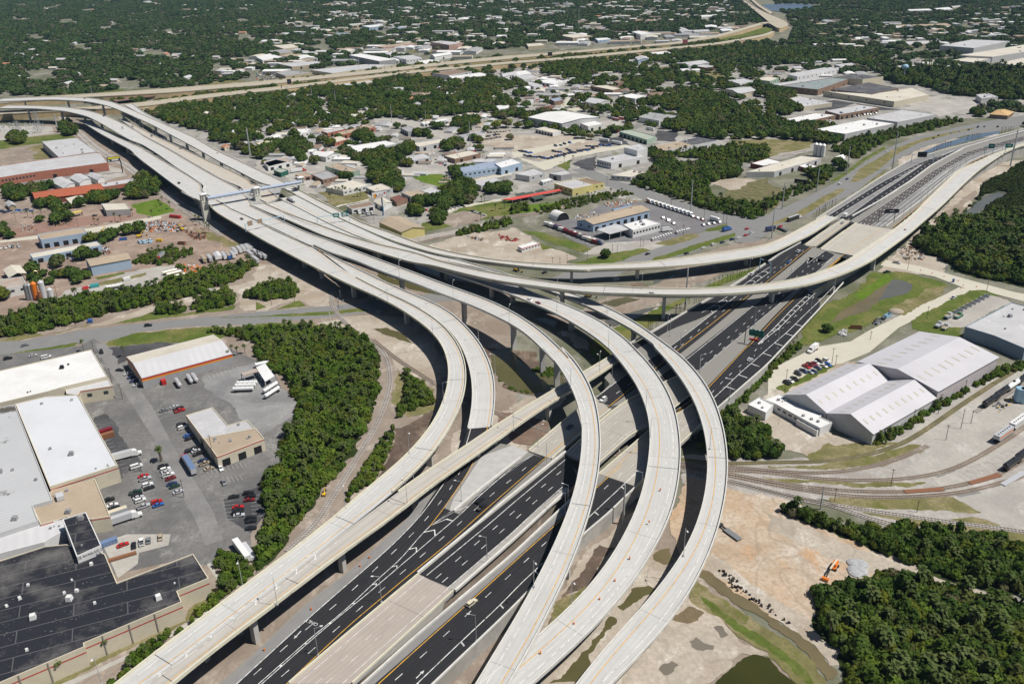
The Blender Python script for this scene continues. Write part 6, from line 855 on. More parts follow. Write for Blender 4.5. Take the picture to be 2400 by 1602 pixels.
PC={'shrub':proto_coll('shrub',[crown_mesh('shrub',leaf_b,40+s,4,200,.17,.8,base=.05)for s in range(3)]+[crown_mesh('shrub',leaf_c,45,4,200,.17,.8,base=.05),crown_mesh('shrub',leaf_y,46,4,200,.17,.8,base=.05),crown_mesh('shrub',leaf_b,47,3,90,.2,.9,core=False),crown_mesh('shrub',leaf_b,48,2,120,.18,1.2,base=.1)]+FAN),'hammock':proto_coll('hammock',[crown_mesh('hammock',leaf_c,50+s,5,260,.15,.85,base=.15)for s in range(3)]+[crown_mesh('hammock',leaf_a,55,5,260,.15,.85,base=.15),crown_mesh('hammock',leaf_b,56,3,200,.16,.9,base=.1),crown_mesh('hammock',leaf_y,57,4,200,.15,.85,base=.15),crown_mesh('hammock',leaf_c,58,2,150,.17,1.3,base=.2)]+FAN),'mangrove':proto_coll('mangrove',[crown_mesh('mangrove',leaf_m,60+s,4,150,.2,.6,base=.05)for s in range(2)]),'mid':proto_coll('mid',[with_trunk(m_,i)for i,m_ in enumerate([crown_mesh('mid',l_,70+s,5,240,.16,.8)for s,l_ in enumerate((leaf_a,leaf_a,leaf_c,leaf_a,leaf_y))])]),'far':proto_coll('far',[crown_mesh('far',leaf_far,80+s,5,110,.22,.75,base=.2)for s in range(4)]),'grassy':proto_coll('grassy',[crown_mesh('weed',leaf_b,90+s,3,60,.3,.5,base=.0)for s in range(2)]),'palmy':proto_coll('palmy',[PALM[0][1]])}
GN={}
def gn_group(coll):
 if coll.name in GN:return GN[coll.name]
 g=bpy.data.node_groups.new('scatter_'+coll.name,'GeometryNodeTree');g.interface.new_socket('Geometry',in_out='INPUT',socket_type='NodeSocketGeometry');g.interface.new_socket('Geometry',in_out='OUTPUT',socket_type='NodeSocketGeometry')
 N=g.nodes.new;gi,go=N('NodeGroupInput'),N('NodeGroupOutput');ci=N('GeometryNodeCollectionInfo');ci.inputs['Collection'].default_value=coll;ci.inputs['Separate Children'].default_value=True;ci.inputs['Reset Children'].default_value=True
 ip=N('GeometryNodeInstanceOnPoints');ip.inputs['Pick Instance'].default_value=True
 def at(nm,ty):n=N('GeometryNodeInputNamedAttribute');n.data_type=ty;n.inputs['Name'].default_value=nm;return n.outputs[0]
 g.links.new(gi.outputs[0],ip.inputs['Points']);g.links.new(ci.outputs[0],ip.inputs['Instance']);g.links.new(at('idx','INT'),ip.inputs['Instance Index']);g.links.new(at('rot','FLOAT_VECTOR'),ip.inputs['Rotation']);g.links.new(at('scl','FLOAT_VECTOR'),ip.inputs['Scale']);g.links.new(ip.outputs[0],go.inputs[0]);GN[coll.name]=g;return g
def scatter(name,coll,pts,r0,r1,tall=(1.0,1.3),seed=0,z=0.0,label=None,cat=None):
 if len(pts)==0:return
 rg=np.random.default_rng(seed);n=len(pts);me=bpy.data.meshes.new(name);me.from_pydata([(p[0],p[1],p[2]if len(p)>2 else z)for p in pts],[],[]);s=rg.uniform(r0,r1,n);sc=np.stack([s,s,s*rg.uniform(*tall,n)],1).astype(np.float32)
 me.attributes.new('scl','FLOAT_VECTOR','POINT').data.foreach_set('vector',sc.ravel());ro=np.zeros((n,3),np.float32);ro[:,2]=rg.uniform(0,6.28,n);me.attributes.new('rot','FLOAT_VECTOR','POINT').data.foreach_set('vector',ro.ravel())
 me.attributes.new('idx','INT','POINT').data.foreach_set('value',rg.integers(0,len(coll.objects),n).astype(np.int32));o=mesh_obj(name,me);md=o.modifiers.new('scatter','NODES');md.node_group=gn_group(coll);return tag(o,label,cat,None,'stuff')
def nthin(pts,scale,lo,seed=0):
 """keep points where a smooth pseudo-noise is above lo"""
 rg=np.random.default_rng(seed);v=np.zeros(len(pts))
 for k in range(6):a=rg.uniform(0,6.28);f=(1+k*.7)/scale;v+=np.sin((pts[:,0]*math.cos(a)+pts[:,1]*math.sin(a))*f*6.28+rg.uniform(0,6.28))/(1+.4*k)
 return pts[v>lo]
TH=[('shrub','r2c1 20,10 1020,10 1110,200 1125,450 1060,650 940,900 790,1150 590,1350 460,1566 r3c1 390,90 240,320 0,540 r2c1 100,1566 110,1250 260,1120 250,900 360,750 390,560 350,480 240,300 20,190',2.5,1.3,3.7,'dense green thicket between the car park and the railway curve'),('shrub','r1c1 0,1470 300,1440 830,1460 1000,1540 r2c1 1030,20 0,20 r1c0 2000,1500 1900,1480',3,2.0,3.2,'thicket edge along the grass below the street'),('shrub','r2c1 1340,270 1400,300 1590,450 1630,570 1400,640 1290,730 1310,620 1370,500',2.2,1.5,2.4,'green scrub between the two railway tracks and the outer ramp'),('shrub','r2c1 1180,880 1255,800 1270,900 1170,1130 1060,1320 830,1470 910,1300 1070,1050',2.2,1.4,2.3,'narrow strip of scrub along the railway ballast'),('shrub','r3c0 1100,1530 1240,1310 1400,1180 1600,1120 1900,840 2010,700 2030,620 1960,470 2010,370 2200,400 2330,550 1900,915 1500,1210 1150,1500 900,1700 760,1700',2.0,1.3,2.2,'bright green bushes along the foot of the merged ramp'),('hammock','r3c3 430,720 600,700 940,730 970,650 1100,610 1400,670 1700,730 1900,800 2349,910 2500,950 2500,1700 690,1700 710,1566 660,1400 710,1260 570,1210 490,1140 440,850',3.0,1.7,4.6,'dark dense wood filling the bottom right corner'),('hammock','r3c3 110,0 300,-30 530,90 700,140 1100,210 1300,150 1700,180 2000,230 2400,340 2400,740 2000,700 1500,560 1000,350 650,210 400,110',2.9,1.4,3.8,'dark wooded belt between the sandy track and the rail lines'),('hammock','r1c3 1350,680 1450,580 1700,490 1900,460 2150,430 2450,430 2500,1080 2200,1020 2000,990 1800,930 1720,900 1650,800 1450,770',3.8,2.2,6.2,'large dark wood at the right edge behind the pond'),('mangrove','r1c3 1860,447 2010,338 2200,222 2240,200 2320,300 2160,434 1900,458',3.2,2,3,'marsh vegetation below the grey pond'),('mangrove','r1c3 1745,460 1800,375 1850,330 1945,230 1990,115 2200,20 h 2349,390 2600,310 r1c3 2600,430 2150,430 2230,200 2125,180 1970,220 1790,390',3.2,2.0,3.0,'low dark marsh vegetation around the grey pond'),('shrub','r2c3 975,935 1280,765 1600,565 1900,405 2100,270 2349,200 2450,170 2450,215 2100,325 1800,475 1500,665 1200,855 1010,965',2.2,1.8,2.8,'long hedge along the wall of the white warehouses'),('hammock','r2c2 1710,900 1880,680 2000,650 2200,760 2349,810 r2c3 0,860 140,1040 0,1075 r2c2 2050,1075 1720,1000',3.2,2.6,3.8,'dark green copse beside the outer right ramp'),('shrub','r2c2 1910,650 2100,460 2349,270 r2c3 60,200 260,10 300,60 60,260 0,330 r2c2 2140,560 2000,650',2.0,1.3,2.2,'strip of shrubs at the foot of the panel wall'),('shrub','r1c0 -100,1400 0,1400 450,1230 700,1175 950,1160 1400,1080 1600,1010 1900,940 2300,860 2340,880 2200,990 1800,1150 1300,1250 800,1370 300,1490 -100,1560',3.2,2.6,4.0,'long row of bushes below the scrapyard'),('shrub','r1c0 1440,1260 1520,1225 1700,1270 1690,1310 1450,1320',2.4,1.8,2.8,'clump of bushes on the grass above the street'),('shrub','r1c0 1770,1270 1830,1180 2100,1100 2170,1180 2130,1230 1850,1290',2.8,2.2,3.4,'wide clump of bushes beside the dirt junction'),('shrub','r1c1 -120,1160 0,1090 160,1040 300,1030 385,1110 350,1160 100,1200',2.8,2.2,3.4,'clump of bushes and palms beside the railway crossing'),('shrub','r1c0 1200,860 1400,740 1560,715 1770,745 1740,790 1540,870',3.2,1.6,2.6,'weedy bushes in the middle of the scrapyard'),('shrub','r1c0 1600,870 1700,900 1720,960 2180,950 2349,880 2349,850 2200,930 1800,1000',3.4,2,3,'rank growth behind the parked trailers'),('shrub','r0c3 590,1390 760,1300 1000,1255 1300,1190 1500,1135 1780,1115 1500,1195 1100,1285 900,1395 820,1460 650,1400',4.2,3.0,4.6,'green belt between the tracks and the divided street'),('shrub','r0c3 760,1270 900,1215 1250,1140 1255,1165 900,1250 770,1290',3.6,2.4,3.2,'olive hedge in front of the brilliant white warehouse'),('shrub','r1c2 1110,130 1300,40 1350,-30 2050,-50 2100,50 1800,110 1780,170 1850,280 2349,330 2349,395 2200,445 1800,360 1300,185',4.4,2.8,4.6,'dense low wood beside the crossroads scrub field'),('shrub','r0c2 1470,1430 2000,1350 2349,1350 2349,1490 2080,1500 1800,1480',5,3,4.6,'bushy edge of the wood near the dark roof'),('shrub','r1c1 1840,575 2349,450 2349,500 1870,605',3.4,2.2,3.4,'hedge of palms and bushes along the railway by the sandy lot'),('shrub','r1c2 0,330 120,320 150,370 0,400',3,2.4,3.2,'bushes at the end of the kennel lawn'),('shrub','r1c2 200,360 600,250 1000,190 1130,215 900,270 640,330 250,400',4,1.4,2.4,'scrubby bushes along the railway behind the truck dealer'),('shrub','r1c3 -60,290 130,210 300,130 480,80 540,110 300,220 100,290 0,370',4.4,1.8,3.0,'green verge with bushes by the billboard'),('shrub','r1c2 850,1490 900,1450 960,1480 900,1566',2,1,1.6,'weeds by the pier'),('grassy','i 570,260 700,230 780,250 860,300 700,330',1.6,.8,1.4,'waterside weeds around the viaduct pier'),('grassy','i 260,330 330,410 480,450 580,470 560,490 420,460 280,370',1.6,.7,1.2,'weeds along the river edge'),('hammock','r0c3 1060,670 1200,650 1800,650 2349,650 2500,650 2500,920 2150,915 1700,875 1650,835 1350,785 1150,770',6.5,3,8,'broad dark wood behind the mill at the right')]
for i,(k,sp,spacing,r0,r1,lb)in enumerate(TH):scatter('shrubbery' if k!='hammock' else'woodland',PC[k],sample(sp,spacing,100+i,exclude=(k=='x')),r0,r1,(1.0,1.45),i,label=lb,cat='shrubs' if k!='hammock' else'wood')
VL=line3('r3c1 1650,1545 2340,885 r3c2 650,205 900,5',0,3,3);VL2=line3('r2c2 1900,640 2349,240 j 905,585 1065,410',0,3,3)
vp=[]
for P,dens in((VL,26),(VL2,7)):
 t=np.gradient(P,axis=0);n=np.stack([t[:,1],-t[:,0],0*t[:,0]],1);n/=np.linalg.norm(n,axis=1)[:,None]
 for i in range(len(P)):
  if math.sin(i*.9)+math.sin(i*.37)<(-.3 if dens>10 else.9):continue
  for k in range(dens):q=P[i]+t[i]*random.uniform(-.5,.5)+n[i]*random.uniform(0,.5);vp.append((q[0],q[1],random.uniform(.3,6.4)))
ZN=[('r0c0 1600,950 1800,890 2050,870 2349,850 2349,1290 2200,1300 1950,1310 1700,1140 1450,1050',9,4.5,6.5,'in the residential wood beside the rear flyover'),('r0c1 0,880 200,870 330,800 500,790 700,790 720,830 900,900 1000,1000 1080,1080 1080,1160 800,1160 600,1140 500,1190 350,1170 0,1290',9,4.5,6.5,'among the houses left of the bus street'),('r0c1 720,820 1050,760 1230,700 1450,690 1600,760 2100,760 2349,900 2349,960 2150,1000 1900,1060 1500,1080 1200,1080 1050,950',9.5,5,7,'among the houses below the brown market'),('r0c1 860,1240 1000,1215 1080,1290 920,1315',6,5,7,'behind the long low white-roofed warehouse'),('r0c2 320,560 550,520 820,530 800,600 720,640 830,650 1060,620 1060,660 760,690 700,760 450,680 330,660',9,5,7,'in the tree belt left of the grass field'),('r0c2 1020,740 1480,680 1490,750 1350,790 1050,800',9,5,7,'along the lower side of the grass field'),('r0c2 1380,890 1560,830 1900,860 2100,1050 2349,1150 2349,1260 2000,1250 1620,1210 1400,1190 1380,1100 1540,1060 1350,990 1000,960 980,930 1200,920',7.5,4.5,6.5,'in the wood right of the huge white plant'),('r0c2 1500,440 1650,390 1850,375 1950,420 2349,440 2349,540 1900,560 1500,540',11,5.5,8,'in the wood below the far freeway curve'),('r0c3 0,450 300,440 490,520 480,570 250,610 0,560',11,5.5,8,'in the wood left of the white gabled scrap shed'),('r0c3 500,530 680,500 1100,540 1120,590 900,620 800,600',11,5,7,'in the trees above the mill'),('r0c3 0,840 230,850 320,960 300,1030 150,1060 0,1010',8.5,5,7,'beside the wavy roofed depot'),('r0c3 0,1080 80,1120 370,1140 600,1190 730,1250 720,1290 600,1330 0,1260',7.5,4.5,6.5,'in the wood left of the brilliant white warehouse'),('r0c2 1270,1400 1420,1380 1470,1480 1380,1566 1300,1500',6.5,4.5,6,'behind the blue-white factory'),('r1c2 1110,130 1300,40 1350,-30 2050,-50 2100,50 1800,110',8,4,6,'in the low wood by the crossroads'),('r1c1 1050,0 1250,0 1310,80 1340,200 1250,190 1060,110',5.5,3.8,5.2,'in the grove behind the blue fascia shop'),('r1c1 1720,200 1900,110 2000,200 1980,310 1700,370',6,5,7,'in the big clump right of the yellow-walled warehouse'),('r1c1 1420,340 1500,370 1500,430 1410,400',5,3.5,4.5,'just above the yellow-walled warehouse'),('r1c1 1620,380 1740,390 1700,500 1620,500',5,4,5,'beside the drive of the yellow-walled warehouse'),('r1c1 1450,270 1600,240 1700,300 1500,350',6,4,5.2,'below the brown flat roof building'),('r1c1 2120,120 2320,150 2300,220 2130,220',6,5,6,'beside the long tan roofed warehouse'),('r1c1 1780,0 1980,0 1980,60 1850,90',6,4,6,'on the lawn above the tan roofed warehouse'),('r1c1 1800,380 1910,400 1900,470 1820,470',9,5,6,'over the little pond on the lawn'),('r1c1 745,20 870,30 870,90 760,100',6,5,6,'beside the pale green end wall'),('r1c0 30,130 170,110 240,190 230,290 40,260',6,4,6,'in the clump at the left below the brick factory'),('r1c0 250,180 400,140 480,160 330,260',6,3,4.5,'left of the orange-red shed'),('r1c0 340,290 540,270 560,360 350,340',5.5,3.5,5,'in front of the orange-red shed'),('r1c0 700,310 930,230 1100,240 1000,290 720,340',5.5,3,4.5,'below the brick hall'),('r1c0 1150,230 1260,100 1300,60 1460,130 1470,200 1350,260 1180,260',5.5,4,5.5,'beside the toll viaduct and the brick hall'),('r1c0 560,970 850,940 850,1000 600,1060',7,4,5.5,'along the scrapyard lane'),('e 820,560 950,540 1080,680 900,720',6,4,5.5,'behind the flat grey block by the railway'),('e 130,720 340,690 340,800 200,830',6,4.5,6,'below the substation'),('e 1300,1310 1440,1290 1420,1340 1260,1350',5,3,4,'between the white sheds and the orange-red shed'),('e 2200,360 2349,370 2349,480 2180,450',6,4,5,'beside the far freeway ramp'),('g 1560,210 1900,220 1920,330 1700,440 1580,360',6,5,7,'in the tall clump above the rust-patched hall'),('g 1230,270 1400,240 1420,360 1260,390',6,4.5,6,'beside the steel mast'),('g 1350,210 1490,230 1490,290 1380,290',6,4,5,'right of the yellow painted building'),('r0c1 870,1430 1230,1420 1240,1530 900,1500',7,4,5.5,'below the long low white-roofed warehouse'),('r0c1 1730,1310 1830,1300 1840,1370 1740,1380',7,4.5,5.5,'by the crossroads restaurant'),('r0c1 1990,1290 2070,1290 2080,1350 1990,1350',7,5,6,'at the corner of the truck yard'),('r0c1 1540,1210 1650,1200 1640,1260 1550,1270',7,4.5,5.5,'beside the street corner arches'),('r0c1 1860,1100 2040,1090 2030,1160 1760,1180',8,4.5,5.5,'beside the railway line'),('r0c1 1310,1350 1440,1340 1440,1420 1320,1420',7,4,5,'behind the beige glazed building'),('r0c3 480,800 515,800 510,870 470,870',8,4,5,'in front of the mill'),('r0c3 850,880 960,870 960,930 870,930',7,3.5,4.5,'before the beige mill roof'),('r0c3 1020,900 1110,910 1100,970 1020,970',7,3.5,4.5,'at the corner of the beige mill roof'),('r0c3 640,945 740,950 730,990 650,990',8,4.5,5.5,'by the dock yard'),('r0c3 1880,1030 1960,1030 1960,1080 1890,1080',8,4,5,'beside the tan hipped roof'),('h 360,490 560,480 560,560 380,560',6,3.5,4.5,'beside the truck dock car yard'),('h 630,410 720,400 720,470 630,470',7,4,5,'by the frontage street tall pole'),('r1c3 1590,800 1700,790 1690,850 1600,860',6,4,5,'at the edge of the right wood by the street'),('r1c3 490,1430 560,1420 610,1500 500,1520',6,3.5,4.2,'alone on the bank by the dirt track'),('r1c2 800,740 920,740 920,800 810,800',7,4,4.6,'round dark bush by the truck dealer drive')]
NEARW=[('r3c3 440,740 700,720 900,750 1000,680 1400,690 1900,820 2340,930 2340,1566 760,1566 700,1400 740,1280 600,1200 500,1100',15,4.0,6.0,'rising above the dark wood in the bottom right corner',('dark','oak','yel')),('r3c3 150,10 500,90 700,150 1100,220 1700,200 2340,350 2340,700 1700,600 1000,340 600,180',17,3.5,5,'in the wooded belt above the sandy track',('dark',)),('r2c1 60,100 900,60 1080,250 1080,500 900,900 700,1200 400,1500 180,1500 200,1200 350,900 420,560',17,3.0,4.4,'standing out of the thicket by the railway curve',('bush','yel')),('r1c3 1400,680 1700,520 2340,460 2340,1030 1900,930 1500,760',22,5.5,7.5,'rising from the large wood at the right edge',('dark','oak')),('r2c2 1760,900 1950,700 2250,800 r2c3 0,900 r2c2 2200,1050 1780,990',12,3.5,4.6,'in the copse beside the outer right ramp',('dark',))]
cand=[]
for i,z_ in enumerate(ZN):
 for p in nthin(sample(z_[0],z_[1],300+i),60,-.25 if i<3 else-.8 if i<10 else-9,i):cand.append((p[0],p[1],random.uniform(z_[2],z_[3]),z_[4],random.choice(('oak','oak','oak','dark','yel')if random.random()<.25 else('oak','dark'))))
near=[]
for i,z_ in enumerate(NEARW):
 for p in sample(z_[0],z_[1],500+i):near.append((p[0],p[1],random.uniform(z_[2],z_[3]),z_[4],random.choice(z_[5])))
cand.sort(key=lambda q:-q[2]/math.hypot(q[0],q[1]))
solo=near[:110]+cand[:max(0,282-min(110,len(near)))];rest=cand[max(0,282-min(110,len(near))):]
KIND={'oak':'broad green tree','dark':'dark green tree','yel':'yellowish green tree','bush':'bushy bright green tree'}
for x,y,r_,ph,k in solo:
 t=empty('tree',(x,y,0),KIND[k]+' '+ph,'tree','trees '+ph,random.uniform(0,6.28));s=r_*random.uniform(1.0,1.25);t.scale=(r_,r_,s);mesh_obj('crown',random.choice(CR[k]),t);mesh_obj('trunk',random.choice(TR),t)
scatter('woodland',PC['mid'],np.array([q[:2]for q in rest]),4.8,6.8,(1.0,1.25),77,label='remaining trees of the mid-distance woods and streets',cat='trees')
o=scatter('vines',PC['shrub'],vp,.28,.6,(.9,1.4),78,label='green creepers hanging down the panel wall',cat='creeper')
def palm(x,y,s,label,group,k=0):
 t=empty('palm_tree',(x,y,0),label,'palm tree',group,random.uniform(0,6.28));t.scale=(s,s,s);mesh_obj('trunk',PALM[k][0],t);mesh_obj('crown',PALM[k][1],t)
PL=[('r1c0 1835,500 1880,530 1900,540 1920,570 1800,470','sabal palm beside the railway under the toll viaduct'),('r1c0 1465,330 1490,370 1490,300 1560,350 1400,430 1220,420','sabal palm at the edge of the green field'),('r1c0 260,430 310,430 385,420 490,400 660,470 1060,470 1110,470 870,500 910,500','sabal palm along the scrapyard street'),('r1c1 700,210 735,210 765,215 800,215 825,210 930,240 960,240 685,290','sabal palm in the clump by the flat white building'),('r1c1 2070,290 2095,290 1970,300 2200,370 2280,350 2062,460 1730,110 1750,110','sabal palm on the lawn by the kennels'),('r2c0 770,90 1145,140','sabal palm at the side street of the red-banded warehouse'),('r2c0 1475,1110 1480,1090','sabal palm in the car park island'),('r3c0 975,1290 560,1510 1700,840','young sabal palm against the cream wall of the black-roofed warehouse'),('r2c0 2130,110 2180,130 2250,110 2100,190','sabal palm at the corner of the red-banded warehouse'),('r0c2 480,1490 1100,1400 1505,1380 560,1480','palm in the streets by the white plant'),('r1c0 1440,1310 1560,1310 1640,1310 1680,1290','sabal palm on the grass above the street')]
for sp,ph in PL:
 for q in WP(sp,0):palm(q[0],q[1],random.uniform(.8,1.1),ph,'palms: '+ph,random.randrange(2))
for i,(sp,n_)in enumerate((('r2c1 880,110 960,150 910,320 800,440 860,680 480,380 360,80 270,60 210,1400 440,1380',0),('r3c3 970,850 1320,850 1480,900 1500,940 1200,1210 1380,1240 1500,1100 2000,900 2100,870 1080,1300',0))):
 for q in WP(sp,0):palm(q[0],q[1],random.uniform(.9,1.15),('fan palm poking out of the thicket by the railway curve','fan palm poking out of the dark corner wood')[i],('palms in the railway thicket','palms in the corner wood')[i],1)
yp=MB();yp.cyl((0,0,0),(0,0,4.6),.16,.11,6);ypm=yp.mesh('trunk',bark);yc=MB()
for k in range(7):a=k*.9;yc.quad((-.05,0,4.4),(.05,0,4.4),(.28*math.cos(a)+.1,.28*math.sin(a),6.2),(.28*math.cos(a)-.1,.28*math.sin(a),6.2))
ycm=yc.mesh('crown',M('dry_fronds',(.16,.10,.05),.9,.2))
for sp,n_ in(('j 595,168 640,150 700,130 760,100 810,75 850,50 900,20 950,-10',24),('j 408,300 460,285',6),('j 488,250 560,240',6),('j 262,388 320,375',5),('h 440,890 520,840 610,790',12),('h 1515,300 1600,270 1680,245',14),('h 1820,195 1940,170',10),('h 2135,120 2240,110',8)):
 Lp=resample(WP(sp,0),n=n_)
 for q in Lp:
  t=empty('young_palm',(q[0]+random.uniform(-1,1),q[1]+random.uniform(-1,1),0),'bare newly planted palm in a row on the mulched verge beside the highway','young palm','newly planted palms beside the highway');mesh_obj('trunk',ypm,t);mesh_obj('crown',ycm,t)
# ================================================================ vehicles
COL={'white':(.78,.78,.77),'silver':(.48,.49,.51),'grey':(.20,.21,.22),'black':(.018,.018,.02),'dark blue':(.03,.05,.13),'blue':(.035,.13,.42),'red':(.48,.02,.02),'maroon':(.20,.015,.02),'tan':(.46,.38,.27),'dark green':(.02,.06,.04),'orange':(.75,.20,.02),'yellow':(.72,.47,.03),'pale blue':(.33,.52,.66),'teal':(.05,.33,.33),'cream':(.66,.60,.45),'rusty':(.26,.12,.06),'steel':(.55,.56,.58),'slate blue':(.15,.22,.37),'green':(.05,.20,.09)}
def paint(c):
 n=c.replace(' ','_')+'_paint'
 if n in MATS:return MATS[n]
 m,t,b=_base(n,.3,.5);b.inputs['Base Color'].default_value=(*COL[c],1);b.inputs['Coat Weight'].default_value=.3;return m
tyre=M('tyre_rubber',(.025,.025,.025),.9,.1);cglass=M('car_glass',(.015,.018,.022),.08,.05,spec=.7);under=M('chassis_black',(.04,.04,.04),.8,.1);bedm=M('bed_liner',(.06,.06,.06),.8,.1)
def hull(b,prof,w,m=0):
 n=len(prof);vs=[(x,-w/2,z)for x,z in prof]+[(x,w/2,z)for x,z in prof];b.add(vs,[tuple(range(n)),tuple(range(2*n-1,n-1,-1))]+[(i,i+n,(i+1)%n+n,(i+1)%n)for i in range(n)],m)
def frustum(b,x0,x1,X0,X1,z0,z1,w0,w1,m,mt):
 vs=[(x0,-w0/2,z0),(x1,-w0/2,z0),(x1,w0/2,z0),(x0,w0/2,z0),(X0,-w1/2,z1),(X1,-w1/2,z1),(X1,w1/2,z1),(X0,w1/2,z1)];b.add(vs,[(0,1,5,4),(1,2,6,5),(2,3,7,6),(3,0,4,7)],m)
 k=.06;b.add([(X0-k,-w1/2-k,z1),(X1+k,-w1/2-k,z1),(X1+k,w1/2+k,z1),(X0-k,w1/2+k,z1),(X0,-w1/2,z1+.07),(X1,-w1/2,z1+.07),(X1,w1/2,z1+.07),(X0,w1/2,z1+.07)],[(4,5,6,7),(0,1,5,4),(1,2,6,5),(2,3,7,6),(3,0,4,7)],mt)
SPEC={'sedan':dict(L=4.8,prof=[(-2.4,.32),(2.4,.32),(2.42,.62),(2.2,.78),(1.0,.93),(-1.6,.98),(-2.35,.92)],cab=(-1.75,.95,-1.05,.25,.93,1.40),w=1.82),'suv':dict(L=4.9,prof=[(-2.45,.38),(2.45,.38),(2.45,.85),(2.2,1.0),(1.1,1.1),(-2.4,1.12)],cab=(-2.38,1.05,-2.1,.35,1.08,1.72),w=1.92),'pickup':dict(L=5.6,prof=[(-2.8,.42),(2.8,.42),(2.8,.9),(2.5,1.05),(1.3,1.12),(-.75,1.12),(-.8,.8),(-2.72,.8),(-2.8,.8)],cab=(-.85,1.25,-.6,.55,1.08,1.76),w=1.95),'van':dict(L=5.6,prof=[(-2.8,.4),(2.8,.4),(2.8,1.0),(2.3,1.25),(1.6,1.5),(-2.8,1.5)],cab=(-2.75,1.75,-2.65,1.05,1.45,2.1),w=2.0)}
def car_parts(kind):
 s=SPEC[kind];body,gl=MB(),MB();hull(body,s['prof'],s['w']);x0,x1,X0,X1,z0,z1=s['cab'];tmp=MB();frustum(tmp,x0,x1,X0,X1,z0,z1,s['w']*.92,s['w']*.74,0,1)
 for f,m in zip(tmp.f,tmp.m):(gl if m==0 else body).add([tmp.v[i]for i in f],[tuple(range(len(f)))])
 if kind=='pickup':
  for y in(-.92,.92):body.box((-1.78,y,.8),(1.95,.1,.34))
  body.box((-2.76,0,.8),(.08,1.9,.34));body.box((-1.78,0,.78),(1.9,1.75,.03),0,2)
 return s,body,gl
_cm={}
def car_mesh(kind,c):
 if(kind,c)not in _cm:s,b,g=car_parts(kind);_cm[kind,c]=b.mesh(kind+'_body',[paint(c),cglass,bedm])
 return _cm[kind,c]
_gm={}
def glass_mesh(kind):
 if kind not in _gm:s,b,g=car_parts(kind);_gm[kind]=g.mesh('window',cglass)
 return _gm[kind]
wm_=MB();wm_.cyl((0,-.11,0),(0,.11,0),.33,n=10);WHEEL=wm_.mesh('wheel',tyre)
_sm={}
def small_mesh(kind,c):
 if(kind,c)not in _sm:
  s,b,g=car_parts(kind)
  for f in g.f:b.add([g.v[i]for i in f],[tuple(range(len(f)))],1)
  for x in(-.31,.30):
   for y in(-1,1):b.cyl((x*s['L'],y*(s['w']/2-.12),.33),(x*s['L'],y*(s['w']/2+.02),.33),.33,n=8,m=3)
  _sm[kind,c]=b.mesh(kind,[paint(c),cglass,bedm,tyre])
 return _sm[kind,c]
def heading(px,d,reg,z=0):
 k=REG[reg][2];a=W(*PX('%s %f,%f'%(reg,px[0],px[1]))[0][:2],z);b_=W(*PX('%s %f,%f'%(reg,px[0]+d[0],px[1]+d[1]))[0][:2],z);return a,math.atan2(b_[1]-a[1],b_[0]-a[0])
def car(kind,c,reg,px,d,label,group=None,z=0.12,parts=True):
 a,h=heading(px,d,reg,z);nm={'suv':'sport_utility_car','sedan':'car','pickup':'pickup_truck','van':'van'}[kind]
 if parts:
  o=mesh_obj(nm,car_mesh(kind,c));mesh_obj('window',glass_mesh(kind),o);s=SPEC[kind]
  for x in(-.31,.30):
   for y in(-1,1):w_=mesh_obj('wheel',WHEEL,o);w_.location=(x*s['L'],y*(s['w']/2-.08),.33)
 else:o=mesh_obj(nm,small_mesh(kind,c))
 o.location=(a[0],a[1],z);o.rotation_euler=(0,0,h);return tag(o,label,{'suv':'car','sedan':'car','pickup':'pickup truck','van':'van'}[kind],group)
ORD=['first','second','third','fourth','fifth','sixth','seventh','eighth','ninth','tenth','eleventh','twelfth','thirteenth','fourteenth','fifteenth','sixteenth']
KN={'suv':'SUV','sedan':'car','pickup':'pickup truck','van':'van'}
def lot(where,reg,items,d,z=0.12,parts=True):
 """a row of parked cars, listed by photo position; labels tell same-coloured neighbours apart"""
 cnt={};tot={}
 for it in items:tot[it[2],it[3]]=tot.get((it[2],it[3]),0)+1
 for it in sorted(items,key=lambda q:q[0]):
  x,y,c,k=it[:4];dd=it[4]if len(it)>4 else d;cnt[c,k]=cnt.get((c,k),0)+1
  lb='%s %s %s'%(c,KN[k],where)if tot[c,k]==1 else'%s %s %s from the left %s'%(ORD[cnt[c,k]-1],c,KN[k],where)
  car(k,c,reg,(x,y),dd,lb,'vehicles '+where,z,parts)
lot('above the L-shaped workshop','r2c0',[(1508,638,'grey','sedan'),(1603,606,'silver','sedan'),(1640,622,'black','pickup'),(1652,641,'red','pickup')],(85,-28))
lot('in the shade of the L-shaped workshop','r2c0',[(1665,770,'black','suv'),(1675,797,'white','suv'),(1728,868,'blue','sedan'),(1740,897,'black','sedan'),(1790,985,'black','sedan'),(1742,1010,'black','suv'),(1803,1010,'silver','sedan'),(1825,1035,'black','pickup'),(1862,1098,'dark blue','sedan'),(1885,1126,'tan','pickup'),(1920,1172,'tan','sedan'),(2027,1170,'white','sedan',(30,55))],(85,-30))
lot('beside the car park palm','r2c0',[(1500,1152,'black','suv'),(1520,1182,'white','suv'),(1532,1205,'silver','sedan'),(1547,1232,'white','pickup'),(1568,1262,'maroon','sedan'),(1580,1312,'dark blue','sedan'),(1605,1335,'dark green','sedan'),(1637,1385,'silver','sedan')],(90,-30))
lot('below the pale streaked roof','r2c0',[(1318,1240,'red','sedan'),(1335,1268,'silver','pickup'),(1357,1323,'white','suv'),(1371,1350,'black','sedan'),(1440,1480,'red','suv'),(1455,1506,'blue','sedan')],(90,-30))
lot('between two grass islands','r2c0',[(1245,1390,'dark green','pickup'),(1258,1412,'black','sedan'),(1272,1438,'silver','sedan'),(1290,1465,'white','suv'),(1320,1520,'silver','pickup')],(90,-30))
